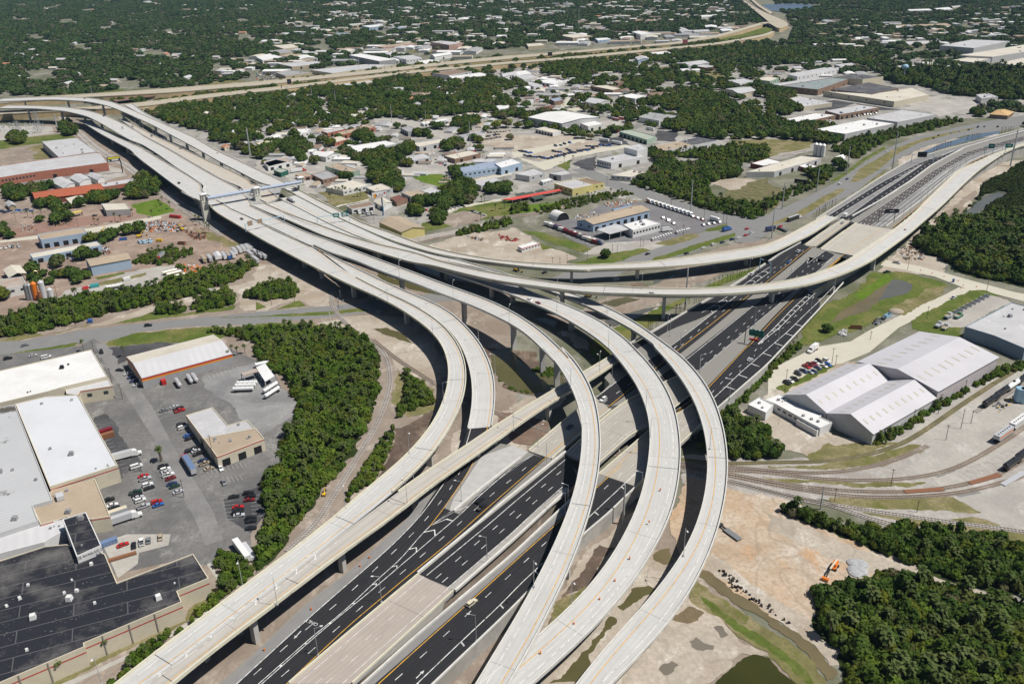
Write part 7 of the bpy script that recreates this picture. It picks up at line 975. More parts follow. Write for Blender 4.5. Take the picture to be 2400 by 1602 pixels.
lot('against the turquoise wall edge','r2c0',[(995,1462,'black','pickup'),(1035,1508,'white','sedan'),(1050,1532,'black','sedan'),(1070,1560,'grey','sedan')],(90,-28))
car('van','white','r2c0',(1255,1156),(90,-28),'white van parked alone below the white delivery truck');car('sedan','grey','r2c0',(2055,1300),(25,45),'grey car standing alone in the open drive')
lot('in the double row beside the thicket','r2c0',[(2148,1430,'black','sedan'),(2283,1400,'black','suv'),(2300,1426,'black','sedan'),(2290,1460,'maroon','sedan'),(2186,1525,'red','sedan'),(2190,1553,'black','sedan'),(2180,1578,'black','suv'),(2195,1600,'silver','sedan'),(2305,1630,'black','suv'),(2305,1655,'black','sedan'),(2305,1720,'black','sedan')],(90,-12))
lot('beside the loading ramp','r3c0',[(1225,310,'black','sedan'),(1295,280,'white','pickup'),(1358,265,'grey','sedan'),(1466,235,'tan','sedan')],(-3,-80))
car('sedan','red','r3c0',(1125,305),(100,-38),'low red sports car on the concrete apron by the loading ramp')
lot('by the red-banded warehouse','r2c0',[(1175,302,'silver','sedan'),(1208,335,'dark blue','sedan'),(1232,368,'dark blue','suv'),(1258,405,'silver','sedan')],(-70,20));car('sedan','black','r2c0',(1100,269),(80,5),'black car crossing in front of the red-banded warehouse');car('suv','black','r2c0',(933,102),(15,35),'black car on the side street left of the red-banded warehouse')
lot('on the street at the left edge','r2c0',[(230,41,'grey','sedan'),(75,162,'black','suv'),(305,136,'silver','sedan'),(425,152,'white','van')],(80,-18));car('suv','black','r1c0',(1362,1425),(80,-8),'black vehicle driving on the street left of the viaducts')
lot('by the beam ramp','i',[(95,1466,'black','suv'),(112,1530,'black','pickup')],(75,-65),ZH+.05);car('suv','white','i',(1228,540),(-75,50),'white sport utility car on the black lanes between two curved ramps',None,ZH+.08);car('sedan','dark blue','i',(920,790),(-75,60),'dark car in the ramp shadow on the grey concrete bridge',None,ZH+.08)
car('suv','cream','r3c1',(1972,838),(75,-62),'cream car with a black roof near the brown concrete bridge',None,ZH+.05);car('sedan','silver','r2c2',(2185,176),(70,-45),'silver car on the right black carriageway near the white office hut',None,ZH+.05)
lot('by the far underpass','r1c3',[(275,745,'white','pickup'),(192,846,'blue','sedan'),(5,845,'dark blue','sedan')],(75,-55),ZH+.05);car('pickup','white','r1c2',(2195,958),(75,-60),'white utility truck at the start of the chevron markings',None,ZH+.05);car('sedan','silver','r1c3',(682,481),(60,-45),'silver car on the narrow bridge behind the white box van',None,ZH+.1)
car('sedan','silver','r1c2',(1272,1132),(-90,2),'silver car driving alone on the pale front flyover',None,18.55);car('suv','maroon','r1c3',(1255,556),(70,-75),'dark red car on the pale flyover near the right edge',None,12.4);car('sedan','white','b',(540,610),(90,50),'white car in the flyover shadow on the third curved ramp',None,9.5);car('sedan','maroon','b',(650,655),(-90,-50),'dark red car behind the white one on the third curved ramp',None,9.7)
lot('on the toll plaza decks','c',[(685,788,'black','sedan',(60,40))],(60,40),12.3,False)
for i,(x,y,c,k,z)in enumerate(((1428,425,'black','sedan',17),(1695,588,'white','van',15),(1827,572,'grey','sedan',12),(2088,700,'black','sedan',12.4),(1128,432,'black','sedan',8),(247,190,'black','sedan',22),(1165,190,'black','sedan',22.5))):car(k,c,'e',(x,y),(60,35),'%s %s on the upper-left approach ramps, %s from the left'%(c,KN[k],('fourth','fifth','sixth','seventh','second','first','third')[i]),'cars on the upper-left approach ramps',z+.1,False)
for i,(x,y,c,k)in enumerate(((915,113,'grey','sedan'),(1315,282,'grey','van'),(1822,367,'black','suv'),(1437,157,'silver','sedan'),(1290,760,'black','sedan'))):car(k,c,'f',(x,y),(60,38),'%s %s heading to the toll plaza, %s from the left'%(c,KN[k],('first','third','fifth','fourth','second')[i]),'cars heading to the toll plaza',12.5,False)
lot('on the frontage street','r1c2',[(1245,768,'black','sedan'),(1600,763,'black','sedan'),(1757,712,'white','sedan'),(1848,683,'white','suv'),(1930,661,'dark blue','sedan'),(2020,635,'dark blue','suv'),(2078,620,'white','sedan'),(2145,597,'red','sedan'),(2195,578,'white','pickup'),(2155,538,'red','sedan'),(1515,830,'white','pickup'),(955,1003,'white','suv'),(300,938,'black','sedan')],(80,-28),.12,False)
lot('on the divided street at the right','h',[(1083,297,'white','sedan'),(725,550,'dark blue','sedan'),(658,596,'white','suv'),(1520,175,'black','sedan'),(1565,150,'black','sedan'),(1680,127,'silver','sedan'),(1757,112,'silver','sedan'),(1842,98,'black','sedan'),(1925,75,'dark blue','suv'),(1990,68,'silver','van'),(2108,70,'black','suv'),(1935,62,'white','pickup')],(70,-35),.12,False)
car('pickup','silver','r1c3',(1180,850),(70,15),'silver pickup truck on the side street by the right-hand wood');car('pickup','white','r1c3',(1700,1170),(60,-30),'white pickup truck on the pale lane beside the grass');car('pickup','dark green','r1c3',(1090,935),(60,-10),'dark green pickup truck on the dirt under the flyover pier')
lot('outer row beside the twin gables','r2c3',[(172,388,'black','suv'),(245,350,'black','pickup'),(270,305,'black','sedan'),(325,278,'dark blue','pickup'),(352,238,'red','pickup'),(388,218,'maroon','pickup'),(420,212,'maroon','sedan'),(440,200,'white','sedan'),(465,188,'black','suv'),(535,182,'white','suv')],(60,30))
lot('inner row beside the twin gables','r2c3',[(203,368,'white','sedan'),(280,285,'grey','sedan'),(385,287,'silver','sedan'),(420,280,'dark blue','sedan'),(457,250,'dark blue','sedan'),(513,230,'white','sedan'),(550,217,'blue','sedan')],(60,30))
random.seed(11)
def rowline(where,reg,a,b,n,kinds,cols,d,z=.12,jit=2):
 its=[]
 for i in range(n):t=i/max(1,n-1);its.append((a[0]+(b[0]-a[0])*t+random.uniform(-jit,jit),a[1]+(b[1]-a[1])*t+random.uniform(-jit,jit),random.choice(cols),random.choice(kinds)))
 lot(where,reg,its,d,z,False)
rowline('in the first white fleet row','r1c2',(1292,640),(1455,590),8,('van',),('white',),(-30,-32));rowline('in the second white fleet row','r1c2',(1515,575),(1620,548),6,('van',),('white',),(-30,-32));rowline('in front of the white showroom','r1c2',(1130,585),(1310,540),8,('sedan','pickup'),('silver','black','tan','cream','white','grey'),(45,25));rowline('by the crossroads','r1c2',(1660,425),(1745,455),3,('pickup','van'),('white','maroon'),(40,25));rowline('on the grass corner','r1c2',(1755,505),(1900,480),4,('pickup',),('white','silver'),(40,25));rowline('mid truck dealer yard','r1c2',(1385,440),(1480,490),3,('pickup','van'),('white','grey'),(40,25))
for i,(a,b_,n)in enumerate((((75,1395),(175,1405),6),((120,1430),(300,1455),8),((320,1465),(540,1405),9),((380,1395),(450,1400),4),((500,1375),(560,1405),3),((580,1400),(740,1370),7),((690,1350),(900,1335),8),((400,1340),(530,1320),4))):rowline('in the blue truck lot, row %s'%('one','two','three','four','five','six','seven','eight')[i],'r0c2',a,b_,n,('pickup','van'),('blue','dark blue','dark blue','black'),(50,15),jit=5)
for i,(a,b_,n)in enumerate((((2050,1290),(2240,1265),8),((2060,1265),(2230,1235),8),((2100,1225),(2330,1205),9),((1580,1155),(1720,1140),8),((1640,1175),(1740,1165),5))):rowline('by the grey motel, row %s'%('one','two','three','four','five')[i],'r0c1',a,b_,n,('sedan','suv'),('black','silver','white','dark blue','grey'),(45,12),jit=3)
rowline('by the brown walled warehouse','r0c3',(690,1085),(990,1045),12,('van','suv'),('white','white','silver','black'),(40,15),jit=3);rowline('between two white roofs','r0c3',(400,1135),(560,1110),7,('van',),('white','silver'),(40,15),jit=4);rowline('by the long brown unit','r0c2',(960,830),(1180,815),9,('sedan','van'),('white','silver','grey'),(40,10),jit=4)
for i,(a,b_,n)in enumerate((((940,1010),(1300,985),12),((1000,1030),(1330,1005),12),((1060,985),(1340,970),10))):rowline('in the auto wreck yard, row %s'%('one','two','three')[i],'r0c2',a,b_,n,('sedan','van'),('white','silver','grey','white','tan'),(30,20),jit=8)
rowline('in the parking strip by the pond','r1c1',(1980,375),(2090,410),4,('sedan','pickup'),('white','white','dark blue'),(-50,-8));rowline('by the pale wall building','r1c1',(1460,340),(1560,365),3,('sedan',),('red','silver','white'),(40,10));rowline('below the big clump of trees','r1c1',(1790,350),(1900,330),4,('sedan',),('white','silver','black'),(40,10));rowline('behind the brown roof','r1c1',(900,385),(1060,400),5,('pickup','van'),('white','silver','grey'),(30,30),jit=8)
rowline('outside the white gabled sheds','e',(310,1400),(430,1370),5,('sedan','pickup'),('white','silver','black'),(30,-25),jit=8);rowline('in the upper scrapyard','r1c0',(20,385),(280,365),8,('sedan','pickup','van'),('white','dark blue','blue','silver'),(40,-10),jit=10);rowline('in the lower left scrapyard','r1c0',(0,720),(170,690),5,('van','pickup'),('white','silver','grey'),(30,40),jit=10);rowline('among scrapyard wrecks','r1c0',(1290,660),(1390,655),5,('van','pickup'),('pale blue','white','pale blue'),(50,30),jit=8)
car('pickup','white','r1c0',(1283,832),(60,25),'white tow truck beside the tan curved-roof hall');car('sedan','black','r1c0',(870,415),(40,-10),'black car on the reddish dirt of the scrapyard')
def wheels(b,xs,w_,r_=.5,m=1):
 for x in xs:
  for y in(-1,1):b.cyl((x,y*(w_/2-.32),r_),(x,y*w_/2,r_),r_,n=10,m=m)
def place(root,reg,px,d,z=.1):a,h=heading(px,d,reg,z);root.location=(a[0],a[1],z);root.rotation_euler=(0,0,h)
def box_trailer(reg,px,d,label,c='white',L=14.5,roofc=None,cab=None,group=None,z=.1,name=None,H=2.75):
 root=empty(name or('semi_truck' if cab else'trailer'),(0,0,0),label,'truck' if cab else'trailer',group);b=MB();b.box((0,0,1.15),(L,2.55,H));b.build('cargo_box',paint(c),root)
 b=MB();b.box((0,0,1.16+H),(L-.1,2.45,.04));b.build('box_roof',paint(roofc or c),root);b=MB();b.box((0,0,.8),(L-.6,1.1,.34));wheels(b,(-L/2+1.2,-L/2+2.5),2.5);b.box((L/2-2.5,0,0),(.25,1.8,.9));b.build('undercarriage',[under,tyre],root)
 if cab:
  x=L/2+1.6;b=MB();hull(b,[(x-1.7,.6),(x+2.7,.6),(x+2.7,1.6),(x+1.0,1.9),(x+.6,2.9),(x-.3,3.6),(x-1.5,3.7),(x-1.7,2.0)],2.3);b.build('cab',paint(cab),root);b=MB();b.quad((x+1.02,-1,1.95),(x+1.02,1,1.95),(x+.64,1,2.85),(x+.64,-1,2.85));b.build('windscreen',cglass,root);b=MB();wheels(b,(x+1.8,x-1.0,x-2.2),2.4);b.build('wheel_set',[under,tyre],root)
 place(root,reg,px,d,z);return root
def tank_trailer(reg,px,d,label,c='steel',L=11,group=None,cab=None,z=.1):
 root=empty('tank_trailer',(0,0,0),label,'tank trailer',group);b=MB();b.cyl((-L/2,0,2.1),(L/2,0,2.1),1.12,n=14);b.cyl((-L/2-.35,0,2.1),(-L/2,0,2.1),.7,1.12,14);b.cyl((L/2,0,2.1),(L/2+.35,0,2.1),1.12,.7,14);b.build('tank',paint(c),root)
 for i in range(4):b=MB();b.cyl((-L*.36+i*L*.24,0,3.15),(-L*.36+i*L*.24,0,3.4),.32,n=8);b.build('hatch',vent_m,root)
 b=MB();b.box((0,0,.7),(L*.92,1.0,.3));wheels(b,(-L/2+.9,-L/2+2.1),2.4);b.build('undercarriage',[under,tyre],root)
 if cab:x=L/2+2;b=MB();hull(b,[(x-1.4,.6),(x+2.4,.6),(x+2.4,1.6),(x+.9,1.9),(x+.5,2.9),(x-1.3,3.0)],2.3);b.build('cab',paint(cab),root);b=MB();wheels(b,(x+1.6,x-1),2.4);b.build('wheel_set',[under,tyre],root)
 place(root,reg,px,d,z);return root
def container(reg,px,d,label,c,L=6,w_=2.4,h=2.5,group=None,open_top=False,name='container',z=.1,cat='container'):
 root=empty(name,(0,0,0),label,cat,group);b=MB()
 if open_top:
  for y in(-1,1):b.box((0,y*w_/2,.15),(L,.12,h))
  for x in(-1,1):b.box((x*L/2,0,.15),(.12,w_,h))
  b.box((0,0,.15),(L-.2,w_-.2,.1))
 else:b.box((0,0,.15),(L,w_,h))
 b.build('body',paint(c),root);b=MB();n=max(3,int(L/1.1))
 for i in range(n):
  for y in(-1,1):b.box((-L/2+(i+.5)*L/n,y*(w_/2+.05),.2),(.14,.12,h-.1))
 b.build('side_rib',paint(c),root);place(root,reg,px,d,z);return root
box_trailer('r2c0',(1745,1165),(-62,-100),'long blue-topped trailer with a red cab in the car park drive','silver',15.5,'slate blue','red').children[0]
box_trailer('r3c0',(1040,115),(95,-32),'white semi truck with a silver trailer at the dock below the raised block','silver',15.5,'silver','white');box_trailer('r3c0',(1010,65),(95,-32),'silver trailer at the dock, behind the white semi truck','silver',15,'cream')
box_trailer('r2c0',(1130,1075),(95,-25),'white delivery truck backed against the pale streaked roof building','white',9,'silver','white');box_trailer('r3c0',(2215,385),(-80,-110),'white trailer parked at an angle beside the bushes at the foot of the ramp','white',14.5,'white');container('r3c0',(2275,370),(-80,-110),'pale blue-grey trailer right beside the white angled trailer','steel',12,2.2,1.6)
container('r3c0',(1000,290),(95,-35),'blue roll-off dumpster by the loading ramp','slate blue',6.5,2.4,2.0);container('r2c0',(975,845),(90,-28),'red brick-coloured container against the pale roof, back one','maroon',6.5,2.4,2.6);container('r2c0',(988,880),(90,-28),'red brick-coloured container against the pale roof, front one','rusty',6.5,2.4,2.6);container('r2c0',(1503,385),(25,45),'short red container box at the corner of the red-banded warehouse','red',4.5,2.4,2.6);container('r2c0',(830,535),(90,-15),'olive skip with white bags below the lean-to wall','dark green',7,2.4,1.8,open_top=True);container('r3c0',(1120,415),(95,-28),'brown timber loading ramp box beside the black roof','rusty',11,1.4,1.0,name='loading_ramp',cat='ramp')
for i,(x,y)in enumerate(((1637,402),(1743,366),(1790,356))):tank_trailer('r2c0',(x,y),(40,60),'silver tank trailer beside the red-banded warehouse, %s from the left'%ORD[i],'steel',9,'tank trailers beside the red-banded warehouse')
for i,(x,y)in enumerate(((2235,460),(2255,430),(2270,405))):tank_trailer('r2c0',(x,y),(100,-4),'white tank trailer in the trio below the rusty loading rack, %s from the bottom'%ORD[i],'white',11,'tank trailers below the rusty loading rack')
for i,(x,y)in enumerate(((150,490),(135,445))):tank_trailer('r2c1',(x,y),(-85,55),'white tank trailer of the pair beside the thicket, %s from the bottom'%ORD[i],'white',11,'pair of tank trailers beside the thicket')
tank_trailer('r2c1',(75,225),(100,-22),'white tank trailer behind the white canopy','white',10)
container('r2c0',(555,1440),(25,70),'square grey-green cooling unit on the taupe roof','steel',4,3,2.0,name='cooling_unit',z=7.2,cat='cooling unit')
TRC=(('tan','tan'),('silver','silver'),('white','silver'),('white','white'),('white','silver'),('blue','tan'),('white','silver'))
for i,(x,y)in enumerate(((165,1365),(248,1355),(330,1330),(375,1320),(445,1320),(505,1318),(565,1305))):box_trailer('c',(x,y),(35,45),'%s box trailer in the front trailer row, %s from the left'%(TRC[i][0],ORD[i]),TRC[i][0],12,TRC[i][1],group='trailers behind the scrapyard')
for i,(x,y)in enumerate(((590,1255),(655,1235),(710,1220),(765,1210),(810,1200))):box_trailer('c',(x,y),(35,38),'white box trailer in the back trailer row, %s from the left'%ORD[i],'white',12,'silver',group='trailers behind the scrapyard')
for i,(x,y)in enumerate(((800,1295),(880,1280),(935,1310),(985,1320),(880,1375))):box_trailer('c',(x,y),(45,35),'silver box trailer at the viaduct side of the trailer yard, %s from the left'%ORD[i],'silver',12,'silver',group='trailers behind the scrapyard')
box_trailer('r1c0',(1480,800),(-60,55),'red truck with a grey open trailer beside the scrapyard weeds','silver',11,'grey','red')
for i,(x,y)in enumerate(((1560,945),(1600,960),(1630,985))):tank_trailer('r1c0',(x,y),(90,-22),'cream tank trailer in the stack beside the green bush row, %s from the top'%ORD[i],'cream',11,'tank trailers beside the green bush row')
tank_trailer('r1c0',(1050,1080),(90,-15),'white tank trailer on the dirt above the bush row','white',11);tank_trailer('r1c0',(1140,1100),(90,-15),'black tank truck with a white end beside the white tank trailer','black',7,None,'black');tank_trailer('r1c0',(640,1200),(90,-20),'rusty brown tank trailer half hidden by the bush row','rusty',10)
container('r1c0',(1920,1105),(60,-12),'white trailer alone on the sandy clearing','white',6,2.3,2.2);container('r1c0',(1670,675),(60,5),'dark roll-off skip in the scrapyard','rusty',7,2.4,2,open_top=True);container('r1c0',(1003,600),(90,-25),'big rusty skip beside the long scrapyard workshop','rusty',9,2.6,2.6,open_top=True);container('r1c0',(1133,636),(60,-6),'blue skip in the scrapyard','blue',6,2.4,1.8,open_top=True);container('r1c0',(1465,650),(50,0),'yellow truck body among the scrapyard wrecks','yellow',5,2.3,2.2);container('r1c0',(1610,432),(90,10),'long red container below the green field','red',12,2.4,2.4);container('r1c0',(870,1065),(55,-10),'stack of pale turquoise pallets in the lower yard','teal',6,4,2.0,name='pallet_stack',cat='pallets');container('r1c0',(785,1085),(40,-10),'red block stack in the lower yard','red',4,3,1.6,name='block_stack',cat='blocks');container('r1c0',(1165,1003),(50,-10),'white bag stack in the lower yard','white',5,3,2,name='bag_stack',cat='bags');container('r1c0',(830,1392),(30,-3),'blue waste container beside the street','blue',3,2.2,2.2)
box_trailer('r1c3',(228,455),(80,-28),'black-sided semi truck with a white cab on the frontage street','black',15,'silver','white');box_trailer('r1c3',(145,553),(-60,-28),'flat dark truck with a red cab at the crossroads','grey',8,'grey','red',H=1.0);box_trailer('r1c3',(20,553),(-80,15),'dark blue truck at the crossroads by the tall pole','dark blue',9,'dark blue',None);box_trailer('r1c3',(705,432),(60,-50),'white box van truck on the narrow bridge','white',5.5,'white','white',z=7.15);box_trailer('r2c3',(425,78),(-70,45),'white box truck on the sandy drive beside the parked cars','white',5.5,'white','white');box_trailer('r1c2',(1955,555),(75,-22),'blue garbage truck at the street entry of the truck dealer','blue',6,'dark blue','blue')
tank_trailer('c',(1375,545),(-75,-38),'silver tanker truck crossing the toll plaza','steel',10,None,'grey',z=12.35)
TC=['white','white','dark blue','white','maroon','maroon','maroon','grey','white','cream','maroon']
for i in range(11):t_=i/10;box_trailer('r1c2',(320+440*t_,505+165*t_),(60,12),'%s truck in the line of trucks along the ditch, %s from the left'%(TC[i],ORD[i]),TC[i],5.5,TC[i],TC[(i+3)%11],group='trucks along the ditch',H=2.2)
TC2=['red','white','yellow','maroon','white','white','white','white','white','white','white']
for i in range(11):t_=i/10;box_trailer('r1c2',(1255+365*t_,290+115*t_),(50,28),'%s truck in the line of trucks along the avenue, %s from the left'%(TC2[i],ORD[i]),TC2[i],6,'white','white',group='trucks along the avenue',H=2.2)
box_trailer('r1c2',(1850,462),(60,15),'white box truck at the corner of the truck dealer','white',7,'white','white');box_trailer('r1c2',(1400,560),(60,-10),'white tank truck beside the fleet row','white',6,'silver','white');box_trailer('r1c2',(755,533),(60,-20),'maroon truck behind the drive-through canopy','maroon',5,'maroon','white',H=2)
for i,(x,y)in enumerate(((500,1205),(935,1215),(845,1300),(960,1325))):box_trailer('r0c2',(x,y),(75,12),'%s trailer in the plant yard, %s from the left'%(('red','maroon','white','white')[i],ORD[(0,2,1,3)[i]]),('red','maroon','white','white')[i],14,'white',group='trailers in the plant yard')
for i,(x,y)in enumerate(((905,1085),(950,1108),(1000,1098),(1030,1085),(1275,1120),(1270,1195))):box_trailer('r0c2',(x,y),(75,15),'%s trailer behind the huge white plant, %s from the left'%(('white','maroon','red','white','red','white')[i],ORD[(0,1,2,3,5,4)[i]]),('white','maroon','red','white','red','white')[i],12,'white',group='trailers behind the huge white plant')
for i,(x,y)in enumerate(((1000,1010),(960,985),(1330,1090),(1560,1110))):box_trailer('r0c1',(x,y-0),(80,18),'%s bus or trailer in the middle streets, %s from the left'%(('white','silver','black','blue')[i],ORD[(1,0,2,3)[i]]),('white','silver','black','blue')[i],12,('white','silver','grey','white')[i],group='large vehicles in the middle streets')
box_trailer('c',(1440,140),(80,-12),'white trailer with a red cab beside the dark green store','white',13,'white','red')
def tankcar(px,d,label,c,band=None):
 root=empty('tank_car',(0,0,0),label,'railway wagon','railway tank cars in the right-hand yard');b=MB();b.cyl((-7,0,2.6),(7,0,2.6),1.5,n=18);b.sphere((-7,0,2.6),(.6,1.5,1.5),12,8);b.sphere((7,0,2.6),(.6,1.5,1.5),12,8);b.build('tank',paint(c),root)
 b=MB();b.cyl((0,0,4.0),(0,0,4.7),.55,n=10);b.box((0,0,4.05),(2.4,1.3,.12));b.build('hatch',under,root)
 for x in(-5.6,5.6):b=MB();b.box((x,0,.35),(2.6,2.2,.6));wheels(b,(x-.9,x+.9),1.7,.45);b.build('bogie',[under,tyre],root)
 if band:b=MB();b.cyl((-1,0,2.6),(1,0,2.6),1.52,n=18);b.build('band',paint(band),root)
 place(root,'r2c3',px,d,.42)
def hopper(px,d,label,c,stripe_):
 root=empty('hopper_car',(0,0,0),label,'railway wagon');b=MB();hull(b,[(-7.5,2.2),(-5,1.0),(5,1.0),(7.5,2.2),(7.5,4.3),(-7.5,4.3)],3.0);b.build('body',paint(c),root);b=MB();b.box((0,0,2.4),(13,3.06,.9));b.build('stripe',paint(stripe_),root)
 for i in range(6):b=MB();b.cyl((-5.5+i*2.2,0,4.3),(-5.5+i*2.2,0,4.5),.42,n=8);b.build('hatch',under,root)
 for x in(-6,6):b=MB();b.box((x,0,.35),(2.4,2.2,.6));wheels(b,(x-.9,x+.9),1.7,.45);b.build('bogie',[under,tyre],root)
 place(root,'r2c3',px,d,.42)
tankcar((2040,568),(90,-60),'black tank car at the end of the upper wagon string','black');tankcar((2150,487),(90,-60),'black tank car second from the end of the upper wagon string','black');tankcar((2245,425),(90,-60),'white tank car behind two black ones','white');tankcar((2340,365),(90,-60),'black tank car behind the white one, cut by the right edge','black');tankcar((2240,1140),(90,-62),'black tank car at the end of the lower wagon string','black');tankcar((2350,1050),(90,-62),'black tank car cut by the right edge on the lower string','black')
hopper((2150,885),(90,-65),'grey hopper wagon with an orange stripe','silver','orange');hopper((2290,775),(90,-65),'white hopper wagon with a grey stripe behind the orange-striped one','white','silver')
container('r2c3',(2255,1260),(90,-52),'flat rail wagon with a pale grey deck','silver',18,2.5,.4,name='flat_wagon',cat='railway wagon');container('r2c3',(1990,1265),(90,-25),'flat rail wagon with a rusty deck by the level crossing','rusty',18,2.5,.35,name='flat_wagon',cat='railway wagon');container('r2c3',(1430,1370),(90,-6),'flat rail wagon with a rusty deck on the lower tracks','rusty',18,2.5,.35,name='flat_wagon',cat='railway wagon')
for i in range(6):container('h',(505+30*i*.9,262-i*4.2),(60,-11),'pale freight wagon by the white silos, %s from the left'%ORD[i],('cream','tan','cream','white','tan','cream')[i],9,2.8,2.6,group='freight wagons by the white silos',name='freight_wagon',cat='railway wagon')
def vsilo(base,h,r_,label,c,group=None,z0=0,cone=True,reg='n'):
 p=W(*PX('%s %s'%(reg,base))[0][:2],z0);root=empty('silo',(p[0],p[1],z0),label,'silo',group);b=MB();b.cyl((0,0,.4),(0,0,h),r_,n=16);b.build('tank',paint(c),root);b=MB();b.cyl((0,0,h),(0,0,h+(r_*.8 if cone else.2)),r_,.2 if cone else r_*.9,16);b.build('top',paint(c),root);b=MB();b.box((0,0,0),(r_*1.8,r_*1.8,.45));b.build('base',under,root)
for i,(bs,c,r_,h)in enumerate((('265,1182','grey',1.7,11),('300,1180','silver',1.5,11),('340,1178','orange',2.0,12),('376,1190','rusty',1.3,7),('408,1172','steel',2.1,12.5),('470,1160','steel',2.0,6))):vsilo(bs,h,r_,'%s vertical silo beside the bush row, %s from the left'%(c,ORD[i]),c,'silos beside the bush row',reg='r1c0')
for i,bs in enumerate(('430,335','462,340','500,345')):vsilo(bs,13,2.3,'tall white silo beside the freight wagons, %s from the left'%ORD[i],'white','white silos beside the freight wagons',reg='h')
for i,bs in enumerate(('2290,550','2335,560')):vsilo(bs,8,2.4,'pale turquoise tank at the right edge by the wagons, %s'%('left','right')[i],'pale blue','turquoise tanks',reg='r2c3',cone=False)
p=W(*PX('r0c3 1240,745')[0][:2]);h=HT(PX('r0c3 1240,745')[0][:2],PX('r0c3 1262,615')[0][:2]);root=empty('water_tower',(p[0],p[1],0),'white water tower on a slender shaft in front of the far right wood','water tower');b=MB();b.cyl((0,0,0),(0,0,h-3),1.4,1.0,10);b.build('shaft',paint('steel'),root);b=MB();b.sphere((0,0,h),(5.2,5.2,4.4),16,10);b.build('tank',paint('pale blue'),root)
ym=paint('yellow');om=paint('orange')
def excavator(reg,px,d,label,m_=None,z=.1):
 m_=m_ or ym;root=empty('excavator',(0,0,0),label,'excavator');
 for y in(-1.15,1.15):b=MB();hull(b,[(-1.9,.1),(1.9,.1),(2.2,.5),(1.9,.9),(-1.9,.9),(-2.2,.5)],.6);b.v=[(q[0],q[1]+y,q[2])for q in b.v];b.build('track',under,root)
 b=MB();b.box((-.5,0,1.0),(3.4,2.6,1.3),0,0,(.95,.92));b.build('housing',m_,root);b=MB();b.box((.8,.75,1.0),(1.4,1.0,2.0),0,0,(.85,.9));b.build('cab',cglass,root)
 b=MB();b.cyl((.9,-.2,1.9),(3.6,-.2,5.2),.38,.3,6);b.cyl((3.6,-.2,5.2),(5.4,-.2,4.6),.3,.26,6);b.build('boom',m_,root);b=MB();b.cyl((5.4,-.2,4.7),(6.3,-.2,1.6),.28,.2,6);b.build('arm',m_,root);b=MB();b.box((6.1,-.2,.6),(1.0,1.3,1.0),0,0,(.6,1));b.build('bucket',under,root);place(root,reg,px,d,z)
excavator('r1c0',(940,575),(70,-40),'yellow excavator with a raised boom beside the scrapyard workshop');excavator('r1c0',(1670,545),(-60,-20),'yellow excavator among white scrap near the viaduct');excavator('r1c0',(280,985),(60,-10),'yellow loader by the open ribbed shed');excavator('r1c0',(620,950),(60,-10),'yellow machine with an orange arm on the lower scrapyard lane');excavator('r1c0',(1280,610),(60,-10),'yellow bulldozer in the middle of the scrapyard');excavator('b',(355,205),(60,20),'yellow earth mover on the mud behind the flyovers');excavator('r2c1',(625,1410),(20,-60),'yellow track machine beside the railway near the thicket end');C.objects['excavator.006'].scale=(.55,.55,.55);excavator('b',(1345,560),(60,10),'yellow machine half hidden under the pale flyover')
root=empty('boom_lift',(0,0,0),'orange boom lift standing on the sand with its platform lowered','boom lift');b=MB();b.box((0,0,.6),(3.6,2.2,.7));b.build('chassis',om,root)
for x in(-1.4,1.4):
 for y in(-1.25,1.25):b=MB();b.cyl((x,y-.25,.6),(x,y+.25,.6),.62,n=12);b.build('wheel',tyre,root)
b=MB();b.box((-.9,0,1.3),(3.6,1.9,1.2),0,0,(.9,.85));b.build('turret',om,root);b=MB();b.cyl((-2.4,0,2.7),(5.0,0,2.9),.42,.36,6);b.build('boom',paint('cream'),root);b=MB();b.cyl((5.0,0,2.9),(8.6,0,1.5),.3,.26,6);b.build('jib',under,root);b=MB();b.box((9.4,0,.4),(1.2,2.6,1.1));b.build('platform',om,root);place(root,'r3c3',(600,510),(-75,110),.05)
root=empty('flatbed_trailer',(0,0,0),'dark lowbed trailer standing empty on the orange sand','trailer');b=MB();b.box((0,0,.7),(8.5,2.6,.35));b.build('deck',paint('grey'),root);b=MB();wheels(b,(-3.4,-2.2,4.2),2.5,.45);b.box((5.6,0,.8),(3.2,.7,.5));b.box((7.2,0,1.0),(1.4,2.2,.5));b.build('undercarriage',[under,tyre],root);place(root,'r3c2',(2015,215),(-85,-62),.05)
for i,(x,y)in enumerate(((785,470),(845,475),(790,535),(845,540),(800,560))):container('r3c3',(x,y),(30,10),'rounded heap of grey gravel beside the boom lift, %s from the left'%ORD[(0,3,1,4,2)[i]],'silver',3,3,1.0,name='gravel_heap',group='gravel heaps beside the boom lift',cat='gravel heap')
for o in[q for q in C.objects if q.name.startswith('gravel_heap')]:
 for ch in list(o.children):bpy.data.objects.remove(ch)
 b=MB();b.sphere((0,0,0),(3.2,2.8,1.3),12,6);b.build('mound',Mg('grey_gravel',(.40,.41,.42),var=.12,scale=.8),o)
b=MB();b.sphere((0,0,0),(5,4.2,2.2),14,7);o=b.build('sand_heap',soil);p=W(*PX('r1c3 1175,1295')[0][:2]);o.location=(p[0],p[1],0);tag(o,'pale heap of sand beside the lane above the warehouses','sand heap')
